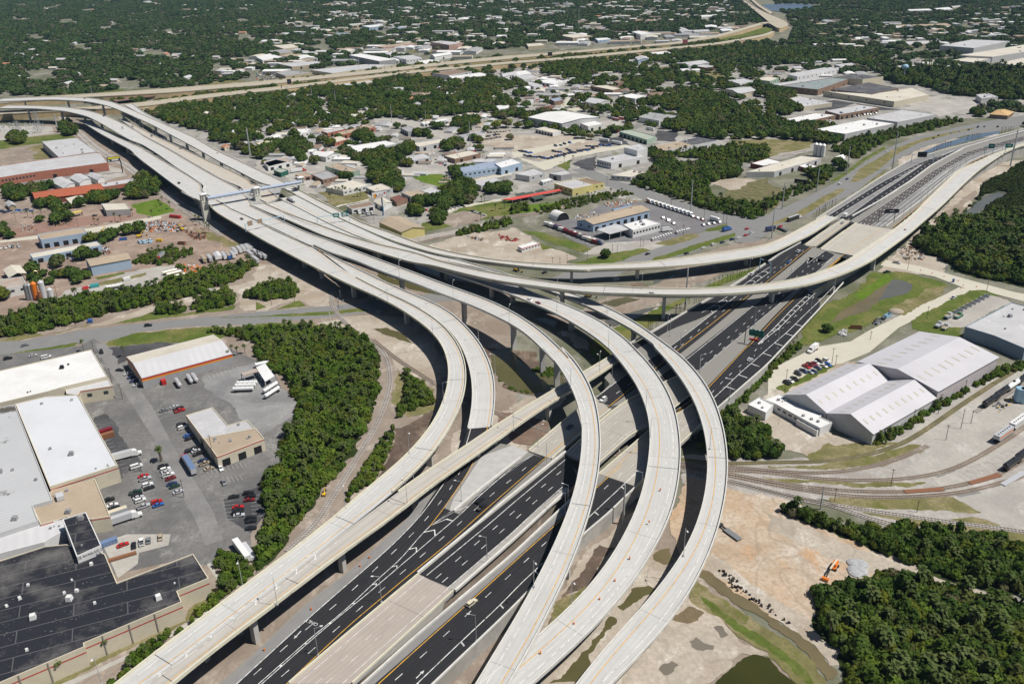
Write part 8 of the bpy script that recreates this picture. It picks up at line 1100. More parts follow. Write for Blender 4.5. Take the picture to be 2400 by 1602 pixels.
container('r1c3',(1095,1340),(50,-22),'blue open skip beside the sand heap','pale blue',6,2.4,1.8,open_top=True);container('r1c3',(805,1447),(60,3),'long black skip on the dirt track edge','rusty',7,2.4,1.6,open_top=True);box_trailer('r1c3',(1640,1355),(50,-25),'pale blue flatbed truck on the grass by the grey wall','pale blue',4,'tan','white',H=1.0);box_trailer('r1c3',(1730,1355),(50,-25),'teal flatbed truck beside the pale blue one','teal',4,'tan','green',H=1.0);box_trailer('r1c3',(1555,1440),(50,-30),'silver flatbed truck above the steel blue warehouse','silver',4,'silver','white',H=1.0);box_trailer('r1c3',(1615,1460),(45,-32),'white flatbed truck nearest the steel blue warehouse','white',4,'tan','white',H=.8)
for i in range(9):container('r1c3',(1690+40*i,1325-21*i),(38,12),'grey concrete storage bin in the stepped row by the green wall, %s from the left'%ORD[i],'silver',3.6,2.6,1.4,group='storage bins by the green wall',open_top=True,name='storage_bin',cat='storage bin')
container('r1c3',(1698,1022),(10,0),'blue portable toilet by the side street','blue',1.2,1.2,2.3,name='portable_toilet',cat='portable toilet');container('r1c3',(1635,900),(10,0),'white pump box on an orange base by the street','white',1.2,1.2,3,name='pump_box',cat='pump')
def junk(spec,n,seed,cols,label,s=(.4,2.2),name='debris'):
 r=random.Random(seed);P=sample(spec,1.2,seed,False,.9);b=MB();idx=r.sample(range(len(P)),min(n,len(P)))
 for i in idx:sx=r.uniform(*s);b.box((P[i][0],P[i][1],0.05),(sx,sx*r.uniform(.3,1),r.uniform(.2,1.3)),r.uniform(0,3.1),r.randrange(len(cols)),(r.uniform(.6,1),r.uniform(.6,1)))
 tag(b.build(name,[paint(c)for c in cols]),label,'scrap',None,'stuff')
junk('r1c0 1100,500 1500,460 1700,500 1720,560 1500,560 1250,570',420,1,['white','silver','rusty','orange','black','pale blue'],'loose scrap metal on the scrapyard dirt');junk('r1c0 450,440 650,430 640,500 480,510',120,2,['rusty','tan','black'],'brown scrap heap on the reddish dirt');junk('r1c0 200,500 300,500 300,570 200,560',60,3,['rusty','tan','silver'],'small scrap heap at the left');junk('r1c0 1690,560 1890,570 1890,630 1780,640',110,4,['rusty','rusty','black'],'rusty heap beside the railway');junk('r1c0 850,730 1000,700 1010,760 880,790',90,5,['rusty','silver','white','black'],'scrap pile beside the blue-walled shed');junk('r1c0 1680,860 1880,880 1880,930 1700,930',110,6,['orange','white','tan','orange'],'orange and white debris near the trailers');junk('r1c0 540,760 750,760 740,810 560,820',70,7,['silver','blue','black'],'junk under the blue-walled shed roof');junk('a 1560,60 1720,100 1880,130 1780,160 1620,130',60,8,['red','maroon','rusty'],'red machine parts on the sandy lot');junk('a 1140,80 1380,110 1340,150 1200,120',40,9,['rusty','silver','black'],'scrap beside the hedge on the sandy lot');junk('r1c2 840,300 1100,260 1160,300 900,350',110,10,['silver','tan','orange','white'],'stacked material behind the truck dealer');junk('r1c2 560,420 760,370 760,420 600,450',70,12,['rusty','white','tan'],'material beside the fabric hut')
junk('e -50,520 620,520 660,630 400,690 -50,640',260,13,['silver','steel','grey','white'],'electrical gear of the substation yard',(.4,1.8),'substation_equipment');junk('r1c3 1180,700 1420,720 1450,820 1250,830',120,14,['tan','white','grey','rusty'],'broken concrete by the right-hand wood');junk('b 960,1040 1150,1060 1150,1110 1000,1100',40,15,['tan','silver'],'planks beside the pier under the third ramp',(.5,3));junk('r3c2 1840,470 1990,560 2100,680 2349,880 r3c3 0,840 250,1050 200,1040 r3c2 2000,690',60,16,['black'],'dark tree stumps along the muddy ditch',(.6,1.1));junk('r1c3 960,1380 1060,1340 1060,1400 980,1420',60,17,['black','grey','silver'],'black debris pile on the dirt track');junk('r1c3 640,1480 720,1450 720,1520 650,1520',40,18,['white','silver'],'white pallets on the dirt track');junk('r2c3 2050,600 2349,470 2349,520 2100,660',30,19,['yellow','grey','black'],'pipes and pads in the wagon yard')
for zi,(sp,n)in enumerate((('r0c1 100,1330 1700,1290 2349,1460 2349,1560 900,1480 100,1480',260),('r0c2 0,600 1000,790 1300,1000 900,1050 0,1000',260),('r0c1 0,600 180,600 180,740 0,740',160),('r0c3 700,520 1500,560 1700,660 900,650',220),('r0c2 1000,400 1500,430 1480,500 1050,500',160),('r0c2 380,370 800,360 800,410 400,440',120),('r0c1 1600,350 2349,330 2349,380 1950,420',160))):junk(sp,n,40+zi,['white','silver','black','dark blue','grey','tan','red'],'small clutter in the far yards, patch %s'%ORD[zi],(1.6,4.4),'street_clutter')
# ================================================================ poles, signs, gantries
galv=M('galvanised_steel',(.52,.53,.54),.5,.08,.5,metal=.3);wood=M('pole_wood',(.10,.075,.055),.95,.2,.8);lampw=M('lamp_head',(.72,.72,.72),.5,.05);bluep=M('pale_blue_paint',(.24,.36,.66),.5,.05);signg=M('sign_green',(.01,.17,.14),.5,.05);signw=M('sign_white',(.8,.8,.8),.5,.04);signb=M('sign_back',(.34,.25,.17),.6,.08);dark_s=M('sign_dark',(.03,.03,.035),.6,.1);bill_y=M('billboard_yellow',(.75,.66,.03),.6,.04)
def lamp(base,label,z=ZH,h=12.0,arm=(2.4,),d=(1,0),group='highway lamp posts',reg='n'):
 px=PX('%s %s'%(reg,base))[0];p=W(px[0],px[1],z);root=mesh_obj('lamp_post',None)if False else empty('lamp_post',(p[0],p[1],z),label,'lamp post',group);b=MB();b.cyl((0,0,0),(0,0,h),.13,.08,6);dv=np.array([d[0],d[1],0])/math.hypot(*d)
 for a in arm:b.cyl((0,0,h-.15),(dv[0]*a,dv[1]*a,h+.25),.06,.05,5)
 b.box((0,0,-.1),(.7,.7,.5));b.build('pole',galv,root)
 for a in arm:q=MB();q.box((dv[0]*a,dv[1]*a,h+.12),(.95,.5,.24),math.atan2(dv[1],dv[0]));q.build('lamp_head',lampw,root)
NEARL=[('r3c1','567,1305','between the brown bridge and the chevrons, lower one',ZH,12,(1,.3)),('r3c1','1148,820','beside the brown bridge, upper one with its arm over the chevrons',ZH,12,(-1,-.1)),('r3c1','2015,1182','on the vine covered wall near the cream car',ZH,12,(-1,.1)),('r3c1','2113,458','with a bent arm on the white barrier of the middle lanes',ZH,12.3,(-1,.1)),('r3c1','195,845','on the near parapet of the merged ramp',13,12,(-.4,.9)),('r3c0','2218,672','behind the merged ramp by the bushes',13,12,(.2,-.9)),('r3c0','928,1566','at the bottom left edge of the merged ramp',13,12,(.2,-.9)),('r2c1','820,1522','by the railway at the merged ramp',12.7,12,(.3,-.9)),('r2c1','1408,1030','left of the outermost ramp above the brown dirt',12,12,(.4,-.9)),('r2c1','1722,565','on the outermost ramp beside the shadow',12,12,(.9,-.2)),('r2c1','1390,1500','on the cream beam ramp at the merge',12.3,12,(-.6,.7)),('r2c1','2195,300','by the olive river on the inner ramp',11,12,(-1,0)),('r2c1','1455,1375','on the sloped concrete gore, left of a pair',ZH,10,(-1,.2)),('r2c1','1885,1460','on the sloped concrete gore, right of a pair',ZH,10,(-1,.2)),('i','405,815','on the cream beam ramp over the dirt',12,11,(-.5,.8)),('i','630,965','in front of the brown dirt between the bridges',ZH,12,(1,.1)),('i','710,1135','beside the grey concrete bridge end',ZH,12,(1,.1)),('i','1195,300','on the upper part of the beam ramp',9,11,(-.4,.8)),('i','1308,385','on the sloped concrete by the tunnel mouth',ZH,12,(-1,0)),('i','905,1550','left of the second curved ramp, taller of two',ZH,13,(-.3,.1)),('i','880,1570','left of the second curved ramp, shorter of two',ZH,10,(-.3,.1)),('i','1580,1410','beside the third ramp above the shadowed bank',ZH,12,(-1,.2)),('i','2112,300','on the median of the right carriageway beyond the outermost ramp',ZH,12,(1,.1)),('i','930,430','on the second curved ramp, middle of its arch',20,11,(.9,.2)),('i','1030,945','on the second curved ramp, lower half',20,11,(.9,-.1)),('i','1620,620','on the third curved ramp at its widest bend',15,11,(.9,0)),('i','1660,895','on the third curved ramp below the bend',15.3,11,(.9,0)),('i','2205,985','on the outermost right ramp',14,11,(.9,-.1)),('r2c2','1993,530','on the right carriageway by the tick marks',ZH,12,(-1,.1)),('r3c2','1568,400','on the outermost right ramp over the black shadow',12,13,(.1,-.9)),('r3c2','545,862','on the third curved ramp at its lower end',11,12,(.3,-.9)),('r3c2','200,680','on the second curved ramp at its lower end',14,12,(.3,-.9)),('j','692,750','on the right carriageway wall above the hedge',ZH,12,(-1,.2)),('j','535,620','on the median left of the small median slab',ZH,12,(1,.1)),('j','945,485','on the wall below the green sign',ZH,12,(-1,.2)),('j','825,362','on the median above the green sign',ZH,12,(-1,.2)),('j','1118,300','at the wall beside the flyover pier',ZH,12,(-1,.2)),('j','435,485','on the gore between slip road and main lanes',ZH,11,(1,.2)),('j','367,395','pair on the slip road verge, left',ZH,12,(.1,-1)),('j','380,418','pair on the slip road verge, right',ZH,12,(.1,-1)),('j','905,150','by the far chevrons',ZH,12,(1,.2)),('j','1010,140','on the median beside the far chevrons',ZH,11,(.1,-1)),('j','1237,80','on the far right carriageway under the flyover',ZH,10,(1,0)),('j','1300,60','far right carriageway, nearest the pale bridge',ZH,11,(.1,-1)),('j','778,170','on the verge of young palms, lower',1,12,(.2,-.8)),('j','797,92','on the verge of young palms, upper',1,12,(.2,-.8)),('a','705,200','behind the rear flyover near the tracks',11.5,10,(.3,-.8)),('a','1005,385','on the rear flyover near the split',11.2,11,(.3,-.8)),('a','210,510','on the second ramp near the dark river',17,11,(-.9,.2)),('a','215,635','on the second ramp near edge, upper',17,11,(.3,.8)),('a','955,925','on the second ramp near edge, over the street',18.5,11,(.2,.8)),('a','720,1000','on the inner left ramp over the street',12,11,(-.2,-.9)),('a','670,1425','on the outermost left ramp, near edge',12,11,(.2,.9)),('a','1725,1275','on the second ramp where the arch begins',19.5,11,(.2,.8)),('a','50,985','on the outermost left ramp above the tracks',12,11,(.2,.9)),('a','1300,1500','on the inner left ramp bend',12,11,(-.6,-.6)),('b','920,375','on the front flyover far edge',16.5,11,(.2,.8)),('b','2080,460','on the front flyover far edge by the mound',18.3,10,(.2,.8)),('b','910,800','on the third ramp near edge',11,11,(.3,.8)),('b','1600,825','on the fourth ramp near edge',9.6,10,(.2,.8)),('b','1622,1275','on the third ramp above the green lawn',13,11,(.2,.8)),('b','1500,1540','by the beam ramp start',9,9,(.2,.8))]
for reg,bs,wh,z,h,d in NEARL:lamp(bs,'grey lamp post '+wh,z,h,(2.4,),d,reg=reg)
for i,f in enumerate(np.linspace(.04,.95,15)):
 P=line3('h 1200,940 1400,780 1600,600 1790,440 1950,360 2150,290 2349,225',7,10,1);q=P[int(f*(len(P)-1))];root=empty('lamp_post',tuple(q),'grey lamp post in the file beside the far ramp lanes, %s from the near end'%ORD[i],'lamp post','lamp posts beside the far ramp lanes');b=MB();b.cyl((0,0,0),(0,0,11),.14,.09,5);b.box((.6,0,10.8),(1.2,.4,.25));b.build('pole',galv,root)
for i,(x,y)in enumerate(((1757,490),(1870,550),(1975,605),(2105,665),(2270,745),(1570,660),(1835,790),(1050,395))):
 lamp('%d,%d'%(x,y),'lamp post on the approach decks, %s from the left'%ORD[(2,4,5,6,7,1,3,0)[i]],10 if i not in(7,)else 8,11,(1.8,),(.5,-.8),'lamp posts on the approach decks','e')
def post(base,top,label,r0=.16,mat_=None,cat='utility pole',name='utility_pole',cross=1.8,reg='r2c3',z=0.0,group=None):
 a=PX('%s %s'%(reg,base))[0][:2];t_=PX('%s %s'%(reg,top))[0][:2];p=W(*a,z);h=min(60,max(6,HT(a,t_,z)));root=empty(name,(p[0],p[1],z),label,cat,group);b=MB();b.cyl((0,0,0),(0,0,h),r0,r0*.65,8);b.build('shaft',mat_ or wood,root)
 if cross:b=MB();b.box((0,0,h-1.0),(cross,.14,.16),random.uniform(-.5,.5));b.build('crossarm',mat_ or wood,root)
 return root,h
for reg,lst,wh in(('r2c3',(('585,205','605,55'),('620,215','640,120'),('155,450','175,250'),('1768,800','1818,620'),('1860,755','1890,630'),('1630,905','1665,760'),('1125,1330','1165,1165'),('610,1465','630,1340'),('1365,1566','1380,1495'),('1560,665','1600,475'),('1320,800','1370,620'),('1790,520','1825,350')),'on the right-hand rail and warehouse land'),('r2c0',(('1030,390','1000,240'),('1125,530','1095,380'),('870,130','845,0'),('1490,1100','1465,960'),('1690,1430','1660,1260'),('1030,1300','985,1120'),('1125,1250','1095,1090'),('1965,1120','1840,870')),'in the left industrial car park'),('r1c0',(('465,1050','450,970'),('698,1430','660,1260'),('1465,1260','1450,1150'),('525,1160','500,1060'),('845,1170','828,1110'),('720,520','700,440'),('345,590','335,530'),('150,470','120,400')),'in and below the scrapyard'),('r1c3',(('1280,910','1300,790'),('2005,1105','2035,985'),('1455,1360','1480,1240'),('938,1550','950,1480')),'along the side street at the right'),('r1c2',(('505,865','503,765'),('440,860','442,790'),('373,860','373,795'),('690,815','692,730'),('920,740','920,670'),('965,755','967,685'),('1178,700','1178,615'),('1203,695','1203,630'),('1570,605','1587,490'),('1935,490','1945,400'),('1968,480','1978,375'),('1760,460','1763,350'),('870,145','875,50'),('1460,330','1466,260')),'around the truck dealer and crossroads'),('r1c1',(('1085,490','1080,380'),('145,1235','130,1105'),('355,1200','345,1070'),('760,1265','745,1200')),'near the flyovers in the middle')):
 for i,(b_,t_)in enumerate(sorted(lst,key=lambda q:float(q[0].split(',')[0]))):post(b_,t_,'wooden utility pole %s, %s from the left'%(wh,ORD[i]),reg=reg,group='wooden utility poles '+wh)
for reg,b_,t_,lb,r0 in(('r3c2','1018,108','1047,-250','tall pale steel pole rising beside the shadowed panel wall',.55),('j','462,275','478,60','tall white steel pole seen through the flyovers by the green verge',.6),('r1c2','1640,372','1661,85','tall steel power pole at the scrub field by the avenue',.55),('h','1138,470','1200,115','tall double steel pole on the median by the far street',.7),('h','720,500','752,250','tall grey steel pole beside the far street trees',.6),('h','445,662','470,440','grey steel pole by the billboard and scrub',.5),('h','130,822','158,575','grey steel pole at the corner of the scrub field',.55),('h','32,1090','62,815','grey steel pole beside the slim rear flyover',.55),('h','2222,430','2310,95','very tall dark steel pole at the right edge',.8),('g','1100,400','1040,0','big steel mast with antennas beside the toll plaza',.9),('r0c1','1247,1130','1238,955','tall slender mast by the street of white lock-ups',.4),('r0c1','1563,1190','1557,1010','tall slender mast right of the white lock-ups',.4),('r0c1','1965,1345','1960,1115','tall slender mast at the truck yard corner',.4),('r0c1','515,905','508,780','slender mast left of the bus street',.4),('r0c1','732,960','725,830','curved mast on the bus street',.4),('r0c1','950,655','945,530','tall mast beside the freeway below the very large white roof',.5),('r0c1','1185,690','1178,555','second tall mast beside the freeway right of the first',.5),('e','800,640','735,400','steel pylon shaft right of the substation',1.1),('e','1268,125','1240,0','white mast above the upper-left freeway',.5),('r2c3','480,1540','510,1325','steel signal mast between the rail lines',.35),('r0c2','612,300','612,70','thin dark radio mast far beyond the freeway',.5),('r0c2','1430,290','1432,170','far radio mast right of the church-like block',.5)):post(b_,t_,lb,r0,galv,'mast','steel_mast',0,reg)
for i,(b_,t_)in enumerate((('265,680','235,490'),('540,650','510,350'))):
 a=PX('e '+b_)[0][:2];p=W(*a);h=HT(a,PX('e '+t_)[0][:2]);root=empty('lattice_tower',(p[0],p[1],0),'grey lattice pylon in the substation, %s'%('left shorter one','right taller one')[i],'pylon');b=MB();k=3.6
 for x,y in((-1,-1),(1,-1),(1,1),(-1,1)):b.cyl((x*k,y*k,0),(x*.5,y*.5,h),.3,.2,4)
 for z in np.linspace(.1,.85,6):
  s=k*(1-z)+.5*z
  for(x,y),(X,Y)in zip(((-1,-1),(1,-1),(1,1),(-1,1)),((1,-1),(1,1),(-1,1),(-1,-1))):b.cyl((x*s,y*s,z*h),(X*s*.9,Y*s*.9,(z+.13)*h),.16,n=4)
 b.build('lattice',galv,root);b=MB();[b.box((0,0,h*q),(9,.4,.4))for q in(.72,.84,.96)];b.build('crossarm',galv,root)
tw=M('toll_cream',(.66,.65,.57),.8,.06,.3);tg=M('toll_grey',(.40,.41,.42),.8,.06);zd=12.3
A,B_,D_=W(*PX('c 178,612')[0][:2],zd),W(*PX('c 905,520')[0][:2],zd),W(*PX('c 1508,372')[0][:2],zd);root=empty('toll_gantry',(A[0],A[1],0),'toll gantry spanning the plaza, cream towers carrying a blue-roofed bridge','toll gantry');o0=np.array([A[0],A[1],0]);bl=M_ribbed('blue_metal_roof',(.40,.47,.60),0,.8,.12);an=math.atan2(*(D_-A)[1::-1])
for p,zb in((A,0.0),(B_,zd-.5),(D_,0.0)):
 q=p-o0;b=MB();b.box((q[0],q[1],zb),(5.6,5.6,17.4-zb),an);b.box((q[0],q[1],17.4),(5.0,5.0,6.2),an);b.box((q[0],q[1],17.2),(6.1,6.1,.5),an);to_=b.build('tower',tw,root);b=MB();b.box((q[0],q[1],23.6),(6.2,6.2,.5),an);b.box((q[0],q[1],24.1),(5.6,5.6,.7),an,0,(.2,.2));b.build('tower_roof',lampw,to_)
 for f in(-1,1):b=MB();cx,sx=math.cos(an),math.sin(an);b.box((q[0]+f*1.3*cx+2.55*sx,q[1]+f*1.3*sx-2.55*cx,18.4),(1.0,.2,4.2),an);b.build('window',M('toll_window',(.16,.18,.19),.3,.1),to_)
for p,r_ in((A,B_),(B_,D_)):
 L=np.linalg.norm(r_-p)-5;m_=(p+r_)/2-o0;b=MB();b.box((m_[0],m_[1],18.3),(L,3.6,2.6),an);ga_=b.build('gallery',lampw,root);b=MB();b.box((m_[0],m_[1],20.9),(L+.2,4.8,.3),an);cx,sx=math.cos(an),math.sin(an)
 hv=[np.array([m_[0],m_[1],21.2])+np.array([cx,sx,0])*e*L/2+np.array([-sx,cx,0])*f+np.array([0,0,g_])for e in(-1,1)for f,g_ in((-2.4,0),(0,1.0),(2.4,0))];b.quad(hv[0],hv[3],hv[4],hv[1]);b.quad(hv[1],hv[4],hv[5],hv[2]);b.add([hv[0],hv[1],hv[2]],[(0,1,2)]);b.add([hv[3],hv[4],hv[5]],[(2,1,0)]);b.build('gallery_roof',bl,root)
 n=int(L/5);b=MB()
 for i in range(n+1):t_=-L/2+i*L/n;b.box((m_[0]+cx*t_+1.84*sx,m_[1]+sx*t_-1.84*cx,18.3),(.25,.14,2.5),an)
 b.build('panel_frame',M('panel_line',(.36,.37,.37),.7,.05),ga_)
def gantry(base0,base1,zb,h,label,signs=(),mat_=None,reg='c',name='sign_gantry'):
 p,q=W(*PX('%s %s'%(reg,base0))[0][:2],zb),W(*PX('%s %s'%(reg,base1))[0][:2],zb);root=empty(name,tuple(p),label,'sign gantry');d=q-p;L=np.linalg.norm(d);an=math.atan2(d[1],d[0]);u=d/L;side=np.array([u[1],-u[0],0]);side=side if side@-p>0 else-side
 for e in(np.zeros(3),d):b=MB();b.cyl((e[0],e[1],0),(e[0],e[1],h),.3,.26,8);b.build('post',mat_ or bluep,root)
 b=MB();b.cyl((0,0,h),(d[0],d[1],h),.3,n=8);b.build('beam',mat_ or bluep,root)
 for t0,w_,hh,m_,lines_ in signs:
  c_=u*(L*t0)+side*.5;b=MB();b.box((c_[0],c_[1],h-hh/2),(w_,.2,hh),an);sp_=b.build('sign_panel',m_,root)
  if lines_:
   for k,(zz,ww)in enumerate(lines_):b=MB();cc=c_+side*.13;b.box((cc[0],cc[1],h-hh/2+hh*zz),(w_*ww,.06,hh*.13),an);b.build('sign_mark',signw,sp_)
 return root
gantry('745,960','1275,842',12.2,6.6,'pale blue sign gantry with two brown sign backs over the left toll lanes',((.12,4.2,4.0,signb,()),(.37,4.2,3.6,signb,())));gantry('1730,862','2168,812',12.2,6.6,'pale blue sign gantry with two green signs over the right toll lanes',((.6,5.0,3.6,signg,((.62,.6),(.3,.7))),(.86,5.0,4.2,signg,((.7,.5),(.45,.7),(.2,.6)))))
gantry('1312,400','1510,402',7,9,'blue sign gantry with a dark board over the far black lanes',((.45,9,5.5,dark_s,()),),reg='h');gantry('1010,940','1155,935',7,9,'dark cantilever message board over the brown far lanes',((.75,12,3.4,dark_s,((.5,.3),)),),dark_s,reg='h');gantry('1985,310','2060,312',7,8,'pale blue gantry with a single green sign in the far lanes',((.7,6,4.6,signg,((.5,.5),)),),reg='h');gantry('2170,320','2240,318',10,9,'gantry with green signs at the end of the pale flyover',((.35,8,4,signg,((.5,.5),)),),reg='h')
gantry('850,68','905,95',ZH,8,'pale blue gantry beside the verge of young palms',((.6,5,2.6,dark_s,()),),reg='j')
p=W(*PX('n 1745,803')[0][:2],ZH);root=empty('guide_sign',tuple(p),'big green cantilever guide sign on the median of the right carriageway','road sign');q=W(*PX('n 1783,811')[0][:2],ZH)-p;an=math.atan2(q[1],q[0]);u=q/np.linalg.norm(q);b=MB();b.cyl((0,0,0),(0,0,7.8),.28,.24,8);b.build('post',dark_s,root);b=MB();b.cyl((0,0,7.6),tuple(u*4),.2,n=6);b.v=[(x,y,7.6 if z<7 and abs(z)<2 else z)for x,y,z in b.v];b.build('arm',dark_s,root);b=MB();b.box((u[0]*6.4,u[1]*6.4,5.6),(8.6,.25,4.2),an);sp_=b.build('sign_panel',signg,root);sd_=np.array([u[1],-u[0],0])
for t_,z_,w_ in((4.2,8.6,2.0),(6.4,7.4,5.2),(6.9,6.3,4.2)):b=MB();c_=u*t_+sd_*.16;b.box((c_[0],c_[1],z_),(w_,.06,.5),an);b.build('sign_mark',M('sign_teal',(.10,.36,.34),.5,.05)if t_<5 else M('sign_olive',(.10,.17,.04),.5,.05),sp_)
for t_ in(3.2,6.0,8.3):b=MB();c_=u*t_+sd_*.5;b.box((c_[0],c_[1],9.7),(.6,.5,.2),an);b.build('sign_light',signw,sp_)
container('n',(1767,797),(10,2),'red and white crash barrier segment lying under the green guide sign','red',5.5,.7,.8,name='crash_barrier',z=ZH+.1,cat='barrier')
def billboard(base,ptop,l,r_,hgt,label,face,reg,lines_=(),drop=0,m_=dark_s):
 a=PX('%s %s'%(reg,base))[0][:2];p=W(*a);h=HT(a,PX('%s %s'%(reg,ptop))[0][:2]);root=empty('billboard',(p[0],p[1],0),label,'billboard');P0,P1=W(*PX('%s %s'%(reg,l))[0][:2],h),W(*PX('%s %s'%(reg,r_))[0][:2],h);d=P1-P0;d=d/np.linalg.norm(d);L=np.linalg.norm(P1-P0);an=math.atan2(d[1],d[0]);c_=(P0+P1)/2-np.array([p[0],p[1],0]);s=np.array([d[1],-d[0],0]);s=s if s@-p>0 else-s
 c_=s*1.0+d*(((P0+P1)/2-p)@d);b=MB();b.cyl((0,0,0),(0,0,h),.6,.6,10);b.build('post',m_,root);b=MB();b.box((c_[0],c_[1],h),(L,.5,hgt),an);b.build('frame',dark_s,root);b=MB();k=c_+s*.28;b.box((k[0],k[1],h+.3),(L-.5,.1,hgt-.5),an);pn=b.build('panel',face,root)
 for(t_,zz,w_,hh,m2)in lines_:b=MB();k=c_+s*.36+d*L*t_;b.box((k[0],k[1],h+hgt*zz),(L*w_,.06,hgt*hh),an);b.build('panel_graphic',m2,pn)
 return root,c_+s*.42,an,h
billboard('1692,1205','1655,1035','1475,1050','1655,1030',5.2,'billboard with a yellow top strip and dark lower half beside the brick factory',M('navy_panel',(.02,.04,.08),.5,.05),'e',((0.02,.55,.88,.36,bill_y),(.1,.16,.5,.3,signw),(-.38,.1,.14,.28,M('mint',(.45,.65,.52),.6,.05))),m_=dark_s)
billboard('1167,412','1157,245','1048,250','1185,230',6.0,'white billboard with red and orange artwork on a blue post',signw,'r1c1',((-.3,.12,.16,.6,ora_stripe),(-.2,.3,.08,.3,dark_s),(.36,.55,.14,.25,red_stripe),(.1,.5,.3,.12,M('grey_letter',(.3,.3,.34),.6,.05)),(.05,.25,.4,.08,red_stripe)),m_=M('post_blue',(.03,.12,.25),.5,.05))
billboard('322,620','325,590','275,560','385,575',4.2,'dark backed billboard by the scrub field',dark_s,'h');billboard('312,590','312,515','297,500','338,498',7,'small dark billboard on a post beside the freeway, left one',dark_s,'r0c2');billboard('1548,460','1550,405','1530,400','1575,395',8,'maroon billboard on a post beside the far freeway',M('mar_panel',(.20,.05,.06),.6,.05),'r0c2');billboard('240,855','236,780','215,752','252,748',8,'small dark billboard before the freeway wall',dark_s,'r0c1');billboard('1425,655','1425,640','1410,630','1440,628',6,'dark billboard over the freeway bridge',dark_s,'r0c1')
def flat_text(body,reg,px,d,size,z):a,h=heading(px,d,reg,z);o=text(body,(a[0],a[1],z),size,(0,0,h),None,white_l,'road_lettering');o.scale=(1,1,1);return tag(o,None,None,None,'structure')
flat_text('ONLY','r3c1',(508,1003),(-60,-26),2.1,ZH+.1)
def arrow(reg,px,d,z=ZH+.1):
 a,h=heading(px,d,reg,z);b=MB();b.quad((-2.2,-.16,0),(.6,-.16,0),(.6,.16,0),(-2.2,.16,0));b.add([(.5,-.6,0),(2.0,0,0),(.5,.6,0)],[(0,1,2)]);o=b.build('lane_arrow',white_l);o.location=(a[0],a[1],z);o.rotation_euler=(0,0,h);tag(o,None,None,None,'structure')
arrow('r3c1',(376,1120),(-45,48));arrow('r3c1',(1503,1475),(45,-45));arrow('r2c2',(1500,50),(-45,40),ZH+.1)
bar=MB();bar.cyl((0,0,0),(0,0,1.0),.32,.26,10);barm=bar.mesh('traffic_barrel',paint('orange'))
for i,(reg,x,y,z)in enumerate((('r3c1',1037,418,ZH),('r3c1',952,495,ZH),('r3c1',506,890,ZH),('r3c1',78,1262,ZH),('r3c2',1253,92,15),('r3c2',1075,425,13),('r3c2',941,629,12),('r3c2',801,799,11.3),('r3c2',566,1022,10.5),('r3c2',260,1290,9.8),('i',1752,1364,15.2),('r1c3',1770,1082,0),('r1c3',1790,1055,0),('r1c3',1745,1015,0),('r1c3',1615,975,0),('r1c3',1505,945,0),('r1c3',1400,918,0),('r1c3',1912,1070,0))):
 p=W(*PX('%s %d,%d'%(reg,x,y))[0][:2],z);o=mesh_obj('traffic_barrel',barm);o.location=(p[0],p[1],z+.06);tag(o,('orange drum on the grey shoulder below the cream beam ramp, %s from the top'%ORD[i])if i<4 else('orange marker on the third curved ramp, %s from the top'%ORD[(1,2,3,4,5,6,0)[i-4]])if i<11 else'orange marker along the closed side street at the right, %s of seven'%ORD[i-11],'traffic marker','orange drums and markers')
for i,(x,y)in enumerate(((805,1255),(680,1370),(775,1165),(755,1240))):post('%d,%d'%(x,y),'%d,%d'%(x-6,y-62),'railway crossing signal at the street left of the viaducts, %s from the left'%ORD[(3,0,2,1)[i]],.2,lampw,'crossing signal','crossing_signal',1.4,'r1c1')
HC=[('white','white'),('lgrey','cream'),('terra','cream'),('tan','white'),('brown','tan'),('lgrey','white'),('cream','lgrey'),('grey','white')];CN={'white':'white','lgrey':'pale grey','terra':'terracotta','tan':'tan','brown':'brown','cream':'cream','grey':'grey'}
def house_mesh(rf,wl_,L,w_,h):b=MB();k=.5;b.box((0,0,0),(L,w_,h));r0,r1=(-L/2-k,0,h+w_*(.22 if L<22 else.06)),(L/2+k,0,h+w_*(.22 if L<22 else.06));a=[(-L/2-k,-w_/2-k,h-.1),(L/2+k,-w_/2-k,h-.1),(L/2+k,w_/2+k,h-.1),(-L/2-k,w_/2+k,h-.1)];b.quad(a[0],a[1],r1,r0,1);b.quad(a[2],a[3],r0,r1,1);b.add([a[3],a[0],r0],[(0,1,2)],0);b.add([a[1],a[2],r1],[(0,1,2)],0);return b.mesh('house',[WL[wl_],RF[rf]])
HM=[house_mesh(rf,wl_,L,w_,3.2)for(rf,wl_),(L,w_)in zip(HC,((15,9),(17,10),(16,10),(14,9),(15,11),(20,10),(13,8),(16,9)))]
SM=[house_mesh(rf,'white',L,w_,5)for rf,L,w_ in(('white',42,24),('lgrey',36,20),('grey',55,22),('cream',34,22),('lgrey',30,18),('brown',34,20),('tan',40,18))]
